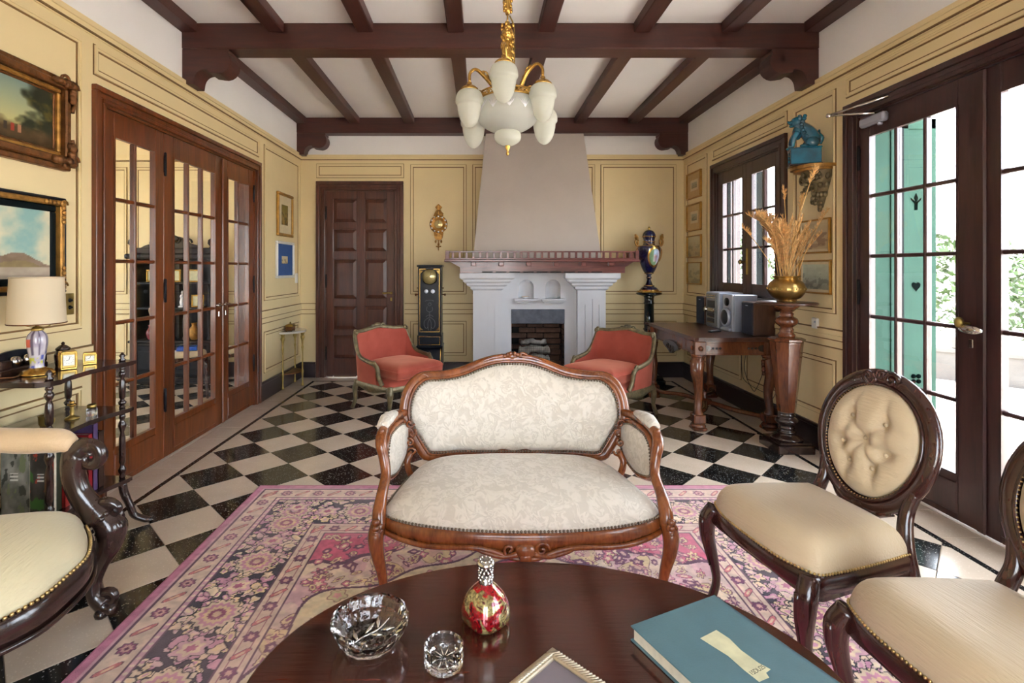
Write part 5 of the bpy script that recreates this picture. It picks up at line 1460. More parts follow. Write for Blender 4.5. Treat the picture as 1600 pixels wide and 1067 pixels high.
# ---------------------------------------------------------------- next room: carved black cabinet, chairs, curtain
cb = thing('display_cabinet', 'black carved display cabinet in the next room behind the glazed doors', 'cabinet', (-3.64, 6.20, 0))
hw = .46
mb = MB(); mb.bev(-hw - .03, hw + .03, -.18, .19, 0, .08, .01); mb.bev(-hw, hw, -.16, .19, .08, .48, .006); mb.bev(-hw - .03, hw + .03, -.18, .19, .48, .51, .008); mb.build('base_cupboard', M['iron'], cb)
for x in (-.23, .23):
    mb = MB(); mb.bev(x - .2, x + .2, -.175, -.158, .11, .45, .01); mb.bev(x - .13, x + .13, -.185, -.17, .17, .39, .012); d_ = mb.build('cupboard_door', M['iron'], cb)
    q = MB(); q.ball((x * .35, -.185, .28), .012, 8, 5); q.build('knob', M['brass'], d_)
mb = MB(); mb.bb(-hw, hw, .17, .19, .51, 1.47); mb.bb(-hw, -hw + .03, -.12, .18, .51, 1.47); mb.bb(hw - .03, hw, -.12, .18, .51, 1.47); mb.bb(-.015, .015, .0, .18, .51, 1.47); mb.build('carcass', M['iron'], cb)
for z in (.87, 1.17): mb = MB(); mb.bev(-hw, hw, -.13, .18, z, z + .025, .005); mb.build('shelf_board', M['iron'], cb)
for x in (-hw + .02, -.15, .15, hw - .02):
    mb = MB(); mb.lathe([(.02, .51), (.026, .53), (.014, .56), (.02, .62), (.022, .74), (.014, .8), (.024, .84), (.024, .87)], 10, (x, -.12, 0)); mb.lathe([(.02, .895), (.014, .93), (.02, 1.0), (.014, 1.1), (.022, 1.17)], 10, (x, -.12, 0)); mb.build('column', M['iron'], cb)
mb = MB(); mb.bev(-hw - .06, hw + .06, -.2, .19, 1.47, 1.53, .015); mb.bev(-hw - .02, hw + .02, -.16, .19, 1.53, 1.60, .01); mb.build('cornice', M['iron'], cb)
mb = MB(); mb.prism(cr([(-.36, 1.60), (-.30, 1.63), (-.2, 1.66), (-.12, 1.72), (-.05, 1.74), (0, 1.76), (.05, 1.74), (.12, 1.72), (.2, 1.66), (.30, 1.63), (.36, 1.60)], 4), -.14, -.10)
for s in (-1, 1):
    mb.tube(spiral((s * .2, -.15, 1.66), .05, 1.3, 14, 'xz', 0, s), .012, 6); mb.tube(spiral((s * .07, -.15, 1.70), .045, 1.3, 14, 'xz', 0, -s), .012, 6)
mb.build('crest', M['iron'], cb)
for s in (-1, 1):
    mb = MB(); mb.lathe([(.03, 1.60), (.02, 1.62), (.045, 1.65), (.04, 1.69), (.015, 1.71), (0, 1.72)], 10, (s * .47, -.12, 0)); mb.build('corner_finial', M['iron'], cb)
def figurine(label, loc, mat, h, kind):
    o = thing(kind, label, 'figurine' if kind == 'figurine' else kind.split('_')[-1], loc)
    mb = MB()
    if kind == 'figurine':
        mb.lathe([(r * h, z * h) for r, z in cr([(.2, 0), (.22, .06), (.14, .12), (.17, .3), (.12, .5), (.16, .62), (.1, .74), (.05, .78)], 3)], 12); mb.ball((0, 0, h * .87), (h * .09, h * .09, h * .12)); mb.tube(cr([(h * .12, 0, h * .66), (h * .22, -.01, h * .5), (h * .1, -.02, h * .42)], 3), h * .04, 6); mb.build('body', mat, o)
        q = MB(); q.lathe([(.24 * h, 0), (.24 * h, .03 * h), (.2 * h, .05 * h)], 12); q.build('base', mat, o)
    else:
        mb.lathe([(r * h, z * h) for r, z in cr([(.16, 0), (.2, .05), (.3, .35), (.28, .6), (.14, .8), (.12, .88)], 3)], 14); mb.build('body', mat, o)
        q = MB(); q.lathe([(.12 * h, .88 * h), (.18 * h, h), (.15 * h, h), (.1 * h, .9 * h)], 14); q.build('rim', mat, o)
    return o
figurine('white porcelain standing figure on the cabinet middle shelf, left', (-3.86, 6.14, .8955), M['ceramicwhite'], .24, 'figurine')
figurine('white porcelain bust on the cabinet middle shelf, centre', (-3.55, 6.14, .8955), M['ceramicwhite'], .20, 'figurine')
figurine('dark red vase on the cabinet lower shelf behind glass', (-3.93, 6.14, .5105), M['red'], .17, 'small_vase')
figurine('gilt vase on the cabinet lower shelf beside the centre divider', (-3.40, 6.12, .5105), M['gilt'], .2, 'small_vase')
for k, (x, z, lb) in enumerate(((-3.88, 1.1955, 'leftmost small gilt picture on the top cabinet shelf'), (-3.62, 1.1955, 'middle small gilt picture on the top cabinet shelf'), (-3.40, 1.1955, 'rightmost small gilt picture on the top cabinet shelf'), (-3.345, .8955, 'small gilt picture on the cabinet middle shelf'))):
    o = thing('miniature_picture', lb, 'picture', (x, 6.10, z))
    mb = MB(); 
    for xa, xb, za, zb in ((-.075, .075, 0, .018), (-.075, .075, .132, .15), (-.075, -.057, .018, .132), (.057, .075, .018, .132)): mb.bev(xa, xb, -.012, .008, za, zb, .004)
    mb.build('frame', M['gold'], o); mb = MB(); mb.bb(-.06, .06, -.002, .006, .015, .135); mb.build('picture_face', M['label'], o)

def side_chair(label, loc, rz):
    o = thing('dining_chair', label, 'chair', loc, rz, 'chairs in the next room')
    mb = MB(); mb.prism(cr(mirror_half([(0, -.22), (.15, -.22), (.22, -.18), (.2, .18), (.1, .2), (0, .2)]), 3, True), .40, .44, 'xy'); mb.build('seat_frame', M['rose'], o)
    mb = MB(); mb.dome(cr(mirror_half([(0, -.2), (.14, -.2), (.2, -.17), (.18, .16), (.1, .18), (0, .18)]), 3, True), lambda u, v, w: (u, v, .44 + w), 6, depth=.05); mb.build('seat', M['beige'], o)
    for s in (-1, 1):
        mb = MB(); L = cr([(s * .19, -.19, .41), (s * .2, -.2, .2), (s * .2, -.2, 0)], 3); mb.tube(L, lerp_list([.022, .016, .012], len(L)), 7); mb.build('leg', M['rose'], o)
        mb = MB(); L = cr([(s * .19, .27, 0), (s * .18, .19, .4), (s * .19, .22, .65), (s * .2, .27, .86)], 3); mb.tube(L, .017, 7); mb.build('leg', M['rose'], o)
    mb = MB(); mb.tube(cr([(-.2, .27, .85), (-.14, .3, .92), (0, .31, .94), (.14, .3, .92), (.2, .27, .85)], 4), .02, 8, flat=1.4); mb.build('top_rail', M['rose'], o)
    mb = MB(); mb.tube(cr([(-.19, .22, .62), (0, .25, .6), (.19, .22, .62)], 4), .014, 8, flat=1.4); mb.build('cross_rail', M['rose'], o)
    return o
side_chair('dark dining chair in the next room, behind the middle glazed leaf', (-3.12, 5.45, 0), R(120))
side_chair('dark dining chair in the next room, behind the narrow right leaf', (-2.72, 5.75, 0), R(-60))
cu = thing('curtain', 'brown curtain in the next room behind the right glazed leaf', 'curtain', (-2.76, 6.33, 0))
mb = MB(); mb.grid(50, 2, lambda u, v: (-.16 + .32 * u, .022 * math.sin(u * 44), .02 + 2.4 * v)); mb.grid(50, 2, lambda u, v: (.16 - .32 * u, .022 * math.sin((1 - u) * 44) + .004, .02 + 2.4 * v)); mb.build('cloth', M['curtain'], cu)
mb = MB(); mb.tube([(-.2, 0, 2.45), (.2, 0, 2.45)], .015, 8); mb.build('rod', M['brass'], cu)
q = thing('blue_cloth', 'folded bright blue cloth on a chair seat in the next room', 'cloth', (-3.10, 5.46, .4905), R(20))
for k in range(3): mb = MB(); mb.bev(-.1 + k * .004, .1 - k * .003, -.07, .07, k * .014, k * .014 + .0135, .006); mb.build('fold', M['blueplastic'], q)
# ---------------------------------------------------------------- right wall: prints, bracket with turquoise lion
for k, (z0, z1, kind, lb) in enumerate(((2.185, 2.50, 0, 'topmost of four small prints in the right back corner'), (1.80, 2.126, 0, 'second from top of four small prints in the right back corner'),
                                   (1.484, 1.75, 1, 'thin-framed landscape print third down in the right back corner'), (1.17, 1.433, 1, 'lowest thin-framed landscape print in the right back corner'))):
    lay = [(M['goldframe'], .018, .03), (M['taupemat'], .075, .012), (M['creammat'], .03, .011)] if kind == 0 else [(M['goldframe'], .014, .025)]
    framed('small_print', lb, 'right', -6.08, (z0 + z1) / 2, .40, z1 - z0, lay, sketch((150, 140, 100), (170, 168, 140), (80, 80, 60), 10 + k) if kind == 0 else sketch((176, 156, 110), (196, 186, 150), (120, 110, 80), 10 + k), .008, 36, 'small prints in the right corner')
framed('street_print', 'faded street view print behind the dried grass, upper of two', 'right', -3.90, 1.60, .37, .26, [(M['goldframe'], .014, .025), (M['creammat'], .02, .011)], sketch((190, 170, 130), (206, 190, 150), (120, 90, 70), 21), .008, 44)
framed('garden_print', 'pale garden view print beside the dried grass, lower of two', 'right', -3.89, 1.295, .37, .255, [(M['goldframe'], .014, .025), (M['creammat'], .02, .011)], sketch((150, 150, 130), (186, 194, 170), (90, 90, 80), 22), .008, 44)

br = thing('wall_bracket', 'carved gilt wall bracket under the turquoise lion', 'bracket', (XR, 3.82, 0), -PI / 2)
mb = MB(); mb.prism(cr([(-.15, 0), (-.15, -.06), (-.13, -.15), (-.06, -.2), (.06, -.2), (.13, -.15), (.15, -.06), (.15, 0)], 4), 2.092, 2.115, 'xy'); mb.prism(cr([(-.135, 0), (-.135, -.06), (-.11, -.14), (-.05, -.18), (.05, -.18), (.11, -.14), (.135, -.06), (.135, 0)], 4), 2.075, 2.092, 'xy'); mb.build('shelf_board', M['gilt'], br)
mb = MB()
mb.grid(16, 8, lambda u, v: ((.112 * (1 - v) ** .95 + .01) * math.cos(PI + PI * u), (.135 * (1 - v) ** .95 + .01) * math.sin(PI + PI * u), 2.078 - .27 * v))
for s in (-1, 1):
    mb.tube(spiral((s * .075, -.10, 2.03), .04, 1.4, 16, 'xz', 0, s), .011, 6); mb.tube(spiral((s * .05, -.10, 1.94), .035, 1.3, 16, 'xz', PI, -s), .010, 6); mb.tube(spiral((s * .025, -.06, 1.86), .022, 1.2, 14, 'xz', 0, s), .007, 6)
for k in range(8): mb.ball((.02 * math.sin(k * 2), -.145 + k * .016, 2.05 - k * .034), (.022, .014, .02), 7, 5)
mb.ball((0, -.02, 1.80), (.016, .016, .025)); 
for k in range(26): a_ = PI + (k % 7 + .5) / 7 * PI; v_ = (k // 7 + .5) / 4; mb.ball((.112 * (1 - v_) ** .95 * math.cos(a_), .135 * (1 - v_) ** .95 * math.sin(a_), 2.07 - .26 * v_), (.022, .02, .028), 7, 5)
mb.build('carved_body', M['oldgilt'], br)

fd = thing('lion_statue', 'turquoise glazed guardian lion on a box plinth on the bracket', 'statue', (XR - .135, 3.82, 2.1155), R(-112))
mb = MB(); mb.bev(-.066, .066, -.098, .098, .012, .128, .006); mb.bev(-.07, .07, -.102, .102, .122, .134, .004)
for z in (.04, .068, .096): mb.lathe([(.010, 0), (.010, .004), (.005, .005)], 8, (0, -.098, z), axis=(0, -1, 0))
pl_ = mb.build('plinth', M['turq'], fd)
mb = MB(); mb.bev(-.074, .074, -.106, .106, 0, .013, .004); mb.build('wooden_base', M['ebony'], fd)
mb = MB()                                             # seated body: back slopes from the head down to the haunches
mb.tube(cr([(0, .058, .165), (0, .05, .205), (0, .02, .255), (0, -.02, .295), (0, -.035, .33)], 4), lerp_list([.05, .056, .052, .046, .036], 17), 12)
mb.ball((0, -.045, .255), (.042, .034, .055), 10, 7)
for s in (-1, 1):
    mb.ball((s * .044, .045, .17), (.026, .048, .042)); mb.ball((s * .05, -.005, .146), (.018, .035, .014))
    L = cr([(s * .036, -.05, .25), (s * .042, -.075, .205), (s * .040, -.082, .165), (s * .040, -.084, .146)], 4); mb.tube(L, lerp_list([.024, .019, .016, .017], len(L)), 8); mb.ball((s * .04, -.094, .145), (.018, .022, .012))
for k in range(14): a_ = k * .9; mb.ball((.035 * math.sin(a_), .02 + .018 * math.cos(a_) - .002 * k, .20 + .009 * k), (.018, .02, .018), 6, 4)
mb.tube(cr([(0, .095, .16), (.01, .105, .20), (0, .09, .235), (0, .096, .265)], 4), lerp_list([.016, .02, .016, .006], 13), 8)
mb.build('body', M['turq'], fd)
mb = MB()
mb.ball((0, -.045, .335), (.042, .042, .04), 12, 8); mb.ball((0, -.084, .332), (.026, .024, .016)); mb.ball((0, -.08, .306), (.02, .02, .010)); mb.ball((0, -.104, .34), (.012, .008, .009), 6, 4)
for s in (-1, 1):
    mb.ball((s * .02, -.076, .35), (.011, .01, .010), 6, 4); mb.ball((s * .042, -.035, .352), (.010, .015, .018), 6, 4)
    for k in range(7): a_ = k * .45; mb.ball((s * (.036 + .010 * math.sin(a_)), -.015 + .012 * math.cos(a_ * 2), .365 - k * .02), .016, 6, 4)
for k in range(6): mb.ball((0, -.03 + .008 * k, .372 - k * .018), .018, 6, 4)
mb.build('head', M['turq'], fd)

th = thing('wall_thermostat', 'small white wall box beside the tall wooden pedestal', 'thermostat', (XR, 3.885, .945), -PI / 2)
mb = MB(); mb.bev(-.033, .033, -.022, 0, -.04, .04, .006); mb.build('housing', M['plasticwhite'], th)
mb = MB(); mb.lathe([(.008, 0), (.008, .004), (0, .005)], 10, (.012, -.022, .01), axis=(0, -1, 0)); mb.build('button', M['silver'], th)

# ---------------------------------------------------------------- long library table
lt = thing('library_table', 'long carved wooden table with curved stretchers below the casement window', 'table', (2.14, 4.885, 0))
hx, hy = .345, .605
mb = MB()
mb.prism(cr([(-hx, -hy + .03), (-hx + .03, -hy), (hx - .03, -hy), (hx, -hy + .03), (hx, hy - .03), (hx - .03, hy), (-hx + .03, hy), (-hx, hy - .03)], 2, True), .755, .78, 'xy'); mb.prism([(-hx + .012, -hy + .012), (hx - .012, -hy + .012), (hx - .012, hy - .012), (-hx + .012, hy - .012)], .743, .756, 'xy')
mb.build('table_top', M['tabletop'], lt)
ax, ay = .30, .555
for nm, x0, x1, y0, y1 in (('apron', -ax + .04, ax - .04, -ay - .012, -ay + .012), ('apron', -ax + .04, ax - .04, ay - .012, ay + .012), ('apron', -ax - .012, -ax + .012, -ay + .04, ay - .04), ('apron', ax - .012, ax + .012, -ay + .04, ay - .04)):
    mb = MB(); mb.bev(x0, x1, y0, y1, .63, .745, .004)
    if y1 - y0 < .1:
        yf_ = y0 if y0 < 0 else y1; d = -.006 if y0 < 0 else .006
        for za, zb in ((.63, .642), (.728, .742)): mb.bev(x0, x1, min(yf_, yf_ + d), max(yf_, yf_ + d), za, zb, .002)
    else:
        xf = x0 if x0 < 0 else x1; d = -.006 if x0 < 0 else .006
        for za, zb in ((.63, .642), (.728, .742)): mb.bev(min(xf, xf + d), max(xf, xf + d), y0, y1, za, zb, .002)
    ap = mb.build(nm, M['table'], lt)
    if y1 - y0 < .1:
        yy_ = (y0 - .003) if y0 < 0 else (y1 + .003)
        for s in (-1, 1):
            q = MB(); q.prism([(s * (ax - .06 - t), .686 + w_) for t, w_ in ((0, -.03), (0, .03), (.03, .022), (.045, 0), (.03, -.022))], yy_ - .004, yy_ + .004)
            for k in range(3): q.ball((s * (ax - .12 - k * .03), yy_, .686), (.012, .006, .010), 6, 4)
            q.build('inlay_ornament', M['ebony'], ap)
    else:
        xx = (x0 - .005) if x0 < 0 else (x1 + .005)
        q = MB(); q.prism(cr([(-.2, .63), (-.14, .60), (-.08, .585), (0, .555), (.08, .585), (.14, .60), (.2, .63), (.1, .67), (-.1, .67)], 3, True), xx - .012, xx + .012, 'yz')
        for s in (-1, 1): q.tube(spiral((xx - .012, s * .06, .61), .03, 1.2, 12, 'yz', 0, s), .008, 5)
        q.ball((xx - .012, 0, .60), (.012, .03, .035)); q.build('shell_carving', M['ebony'], ap)
for sx in (-1, 1):
    for sy in (-1, 1):
        X, Y = sx * ax, sy * ay
        mb = MB(); mb.bev(X - .05, X + .05, Y - .05, Y + .05, .632, .748, .006)
        mb.lathe([(.055, .612), (.062, .618), (.058, .628), (.06, .634)], 16, (X, Y, 0)); mb.lathe([(.05, .60), (.054, .606), (.05, .612)], 16, (X, Y, 0))
        P = [(.056, .60), (.062, .56), (.058, .50), (.048, .44), (.043, .40), (.046, .36), (.042, .28), (.036, .20), (.037, .15), (.044, .13)]
        S_ = cr([(X, Y, .602), (X + sx * .010, Y + sy * .010, .56), (X + sx * .016, Y + sy * .016, .50), (X + sx * .006, Y + sy * .006, .42), (X - sx * .006, Y - sy * .006, .34), (X - sx * .004, Y - sy * .004, .24), (X + sx * .004, Y + sy * .004, .17), (X, Y, .13)], 4)
        mb.tube(S_, lerp_list([.05, .058, .056, .044, .036, .032, .034, .046], len(S_)), 12)
        mb.tube(cr([(X + sx * .03, Y + sy * .03, .58), (X + sx * .05, Y + sy * .045, .50), (X + sx * .03, Y + sy * .03, .42), (X + sx * .012, Y + sy * .01, .30), (X + sx * .02, Y + sy * .015, .16)], 4), lerp_list([.014, .02, .014, .010, .012], 17), 8)
        mb.bev(X - .05, X + .05, Y - .05, Y + .05, .06, .135, .008); mb.bev(X - .058, X + .058, Y - .058, Y + .058, .0, .03, .01); mb.lathe([(.06, .025), (.064, .038), (.05, .06)], 12, (X, Y, 0))
        lg = mb.build('leg', M['table'], lt)
        q = MB()
        for f, (dx, dy) in enumerate(((0, -.052), (-.052, 0))): q.lathe([(.02, 0), (.022, .004), (.012, .006), (.008, .01), (0, .011)], 12, (X + dx, Y + dy, .69), axis=(dx, dy, 0))
        for k in range(5):
            for dx, dy in ((0, -.055), (-.055, 0)): q.ball((X + dx * (1.0 - .03 * k), Y + dy * (1.0 - .03 * k), .575 - k * .026), (.016, .016, .016), 6, 4)
        tag(q.build('carved_rosettes', M['table'], lg), kind='stuff')
for a, b in (((-1, -1), 1), ((1, -1), 1), ((-1, 1), 1), ((1, 1), 1)):
    sx, sy = a; mb = MB()
    pts = cr([(sx * ax, sy * ay, .10), (sx * ax * .86, sy * ay * .74, .085), (sx * ax * .42, sy * ay * .5, .095), (sx * ax * .2, sy * ay * .25, .10), (0, 0, .095)], 5)
    mb.tube(pts, .026, 8, flat=.8); mb.build('stretcher', M['table'], lt)
mb = MB(); mb.lathe([(.06, .075), (.066, .09), (.06, .115), (.03, .122), (.018, .13), (.028, .15), (.012, .165), (.018, .18), (0, .195)], 16); mb.build('stretcher_finial', M['table'], lt)

# ---------------------------------------------------------------- hi-fi on the table
TZ = .7805
def speaker(label, loc, w, d, h, body, cloth, silver=False):
    """front faces local -y"""
    o = thing('loudspeaker', label, 'speaker', loc, -PI / 2)
    mb = MB(); mb.bev(-w / 2, w / 2, .012, d, 0, h, .004); mb.build('cabinet', body, o)
    mb = MB()
    if not silver:
        mb.bev(-w / 2 + .004, w / 2 - .004, 0, .014, .004, h - .004, .006); g = mb.build('grille', cloth, o)
        q = MB(); q.bb(-.02, .02, -.001, .001, h - .035, h - .028); q.build('badge', M['silver'], g)
    else:
        mb.bev(-w / 2, w / 2, -.01, .014, 0, h, .008); mb.build('front_panel', cloth, o)
        q = MB(); q.lathe([(w * .44, 0), (w * .46, .02), (w * .42, .035), (w * .36, .03)], 24, (0, -.008, h * .38), axis=(0, -1, 0)); q.build('woofer_ring', M['silver'], o)
        q = MB(); q.lathe([(w * .38, .01), (w * .36, .03), (w * .2, .036), (0, .038)], 24, (0, -.008, h * .38), axis=(0, -1, 0)); q.build('woofer_cone', M['blackplastic'], o)
        q = MB(); q.lathe([(w * .2, 0), (w * .2, .012), (0, .014)], 18, (0, -.008, h * .8), axis=(0, -1, 0)); q.build('tweeter', M['blackplastic'], o)
        q = MB(); q.bev(-w / 2 + .01, w / 2 - .01, -.04, .0, 0, .03, .01); q.build('foot_lip', M['silver'], o)
    return o
speaker('walnut-sided loudspeaker with dark grille at the near end of the hi-fi', (2.335, 4.495, TZ), .19, .2, .285, M['speakerwood'], M['grille'])
speaker('dark-grilled loudspeaker at the far end of the hi-fi by the corner', (2.30, 5.375, TZ), .18, .2, .285, M['speakerwood'], M['grille'])
speaker('silver loudspeaker with round black woofer beside the stereo unit', (2.305, 4.765, TZ), .19, .22, .335, M['silver'], M['silver'], True)
hf = thing('stereo_unit', 'silver mini hi-fi unit in the middle of the long table', 'stereo', (2.285, 5.05, TZ), -PI / 2)
mb = MB(); mb.bev(-.135, .135, .0, .24, 0, .345, .008); mb.build('body', M['silver'], hf)
mb = MB(); mb.bev(-.11, .105, -.014, .004, .015, .335, .008); mb.build('front_panel', M['silver_dark'], hf)
mb = MB(); mb.bev(-.075, .085, -.017, -.01, .195, .265, .004); mb.build('display', M['blackplastic'], hf)
mb = MB(); mb.bev(-.085, .085, -.03, -.008, .15, .19, .012); mb.build('control_bar', M['chrome'], hf)
mb = MB(); mb.lathe([(.028, 0), (.028, .02), (.022, .028), (0, .03)], 18, (-.085, -.012, .17), axis=(0, -1, 0)); mb.build('volume_knob', M['chrome'], hf)
for z in (.045, .098):
    mb = MB(); mb.bev(-.075, .075, -.02, -.01, z, z + .045, .004); dk = mb.build('cassette_door', M['blackplastic'], hf)
    q = MB(); q.bev(-.07, .07, -.024, -.018, z + .002, z + .01, .003); q.build('bar', M['chrome'], dk)
mb = MB()
for k in range(6):
    for r in range(2): mb.bev(-.08 + k * .03, -.06 + k * .03, -.018, -.012, .285 + r * .022, .297 + r * .022, .002)
tag(mb.build('buttons', M['chrome'], hf), kind='stuff')
rc = thing('remote_control', 'small black remote control lying on the long table', 'remote', (2.13, 4.66, TZ), R(-60))
mb = MB(); mb.bev(-.02, .02, -.07, .07, 0, .016, .005); mb.build('body', M['blackplastic'], rc)
mb = MB()
for k in range(6):
    for s in (-1, 0, 1): mb.bev(s * .011 - .003, s * .011 + .003, -.05 + k * .018, -.043 + k * .018, .015, .0185, .001)
tag(mb.build('keys', M['silver'], rc), kind='stuff')
for k, (pts, lb) in enumerate((([(2.50, 4.55, .62), (2.52, 4.57, .45), (2.51, 4.66, .27), (2.52, 4.75, .24), (2.5, 4.85, .4), (2.51, 4.83, .62)], 'black speaker wire looping down the wall under the table'), ([(2.52, 4.95, .62), (2.53, 4.96, .4), (2.52, 4.90, .3), (2.53, 4.70, .26), (2.52, 4.5, .30), (2.53, 4.46, .62)], 'long black wire sagging along the wall under the table'), ([(2.53, 4.40, .62), (2.52, 4.42, .45), (2.53, 4.38, .33), (2.52, 4.44, .21), (2.50, 4.50, .10)], 'black wire hanging to the skirting near the pedestal'))):
    mb = MB(); mb.tube(cr(pts, 8), .003, 5); tag(mb.build('speaker_cable', M['blackplastic']), lb, 'cable', 'wires under the long table')

# ---------------------------------------------------------------- tall wooden pedestal with brass bowl and dried grass
pd = thing('torchere_pedestal', 'tall tapering wooden pedestal carrying the brass bowl', 'pedestal', (2.31, 3.87, 0))
mb = MB(); mb.bev(-.135, .135, -.135, .135, 0, .062, .006); mb.bev(-.12, .12, -.12, .12, .062, .08, .006); mb.build('base', M['ebony'], pd)
mb = MB(); mb.lathe(cr([(.105, .08), (.11, .09), (.075, .108), (.06, .12), (.068, .135), (.05, .15), (.058, .165), (.05, .18), (.075, .205), (.078, .225), (.052, .245), (.06, .258), (.055, .272), (.06, .284)], 2), 24); mb.build('lower_turning', M['ebony'], pd)
mb = MB(); mb.lathe([(.062, .284), (.112, .80), (.112, .81), (.125, .818), (.125, .832), (.10, .842), (.06, .846)], 8, rot=PI / 8, smooth=False); mb.build('tapered_shaft', M['table'], pd)
mb = MB(); mb.lathe(cr([(.055, .844), (.06, .86), (.045, .88), (.05, .90), (.04, .915), (.07, .94), (.08, .96), (.07, .985), (.045, 1.0), (.05, 1.02), (.04, 1.03), (.075, 1.06), (.085, 1.075), (.08, 1.083)], 2), 24); mb.build('upper_turning', M['table'], pd)
mb = MB(); mb.lathe([(.08, 1.082), (.16, 1.085), (.2, 1.09), (.208, 1.098), (.2, 1.106), (0, 1.107)], 36); mb.build('top_plate', M['tabletop'], pd)
bw = thing('brass_bowl', 'squat polished brass bowl on the tall wooden pedestal', 'bowl', (2.31, 3.87, 1.1075))
mb = MB(); mb.lathe(cr([(.06, 0), (.068, .006), (.055, .014), (.09, .03), (.122, .07), (.128, .10), (.115, .14), (.086, .165), (.08, .175), (.092, .188), (.096, .194)], 3) + [(.09, .194), (.076, .178), (.08, .165), (.10, .14), (.115, .10), (.1, .05), (0, .03)], 32); mb.build('body', M['bowlbrass'], bw)
mb = MB()
for r, z in ((.1275, .088), (.1275, .11)): mb.tube([(r * math.cos(a), r * math.sin(a), z) for a in np.linspace(0, 2 * PI, 41)[:-1]], .002, 4, closed=True)
for k in range(24): a = k * PI / 12; mb.ball((.128 * math.cos(a), .128 * math.sin(a), .099), (.005, .005, .008), 5, 4)
tag(mb.build('engraved_band', M['brass'], bw), kind='stuff')
dg = thing('dried_grass', 'dried pampas and straw bunch standing in the brass bowl', 'dried grass', (2.31, 3.87, 1.16))
rs = random.Random(11)
# (lean x, lean y, height, plume length, fullness)
spec = []
for k in range(13): spec.append((rs.uniform(-.19, .03), rs.uniform(-.13, .1), rs.uniform(.40, .64), rs.uniform(.22, .32), rs.uniform(.6, 1.1)))
for k in range(18): spec.append((rs.uniform(-.08, .17), rs.uniform(-.22, .06), rs.uniform(.4, .64), .16, .3))
spec.append((.045, -.31, .90, .12, .6)); spec.append((-.06, -.04, .80, .1, .3)); spec.append((-.27, .08, .52, .1, .4)); spec.append((.05, -.1, .74, .12, .4))
for lx, ly, h, pl, ful in spec:
    bx, by = rs.uniform(-.04, .04), rs.uniform(-.04, .04)
    path = cr([(bx, by, .02), (bx + lx * .3, by + ly * .3, h * .45), (bx + lx * .72, by + ly * .72, h * .82), (bx + lx * (1.3 if pl > .2 else 1), by + ly * (1.3 if pl > .2 else 1), h * (.97 if pl > .2 else 1))], 5)
    q = MB(); q.tube(path, lerp_list([.0035, .0028, .002], len(path)), 5)
    P = np.array(path); d = np.r_[0, np.cumsum(np.linalg.norm(np.diff(P, axis=0), axis=1))]; T = d[-1]
    nh = int(230 * ful * pl / .3) + 30
    for i in range(nh):
        t = T - pl * (rs.random() ** .8); p = Vector([np.interp(t, d, P[:, c]) for c in range(3)])
        f = 1 - (T - t) / pl; sp = .055 * ful * math.sin(PI * min(1, .15 + .8 * (1 - f))) + .012
        a = rs.uniform(0, 2 * PI); e = Vector((math.cos(a), math.sin(a), rs.uniform(.5, 2.2))).normalized() * sp * rs.uniform(.6, 1.2)
        tip = p + e + Vector((0, 0, .012)); sd = Vector((-math.sin(a), math.cos(a), 0)) * .0016
        q.add([p - sd, p + sd, p + e * .6 + sd * 1.4, tip, p + e * .6 - sd * 1.4], [(0, 1, 2, 3, 4)], 1)
    q.build('stem', [M['straw'], M['plume']], dg)
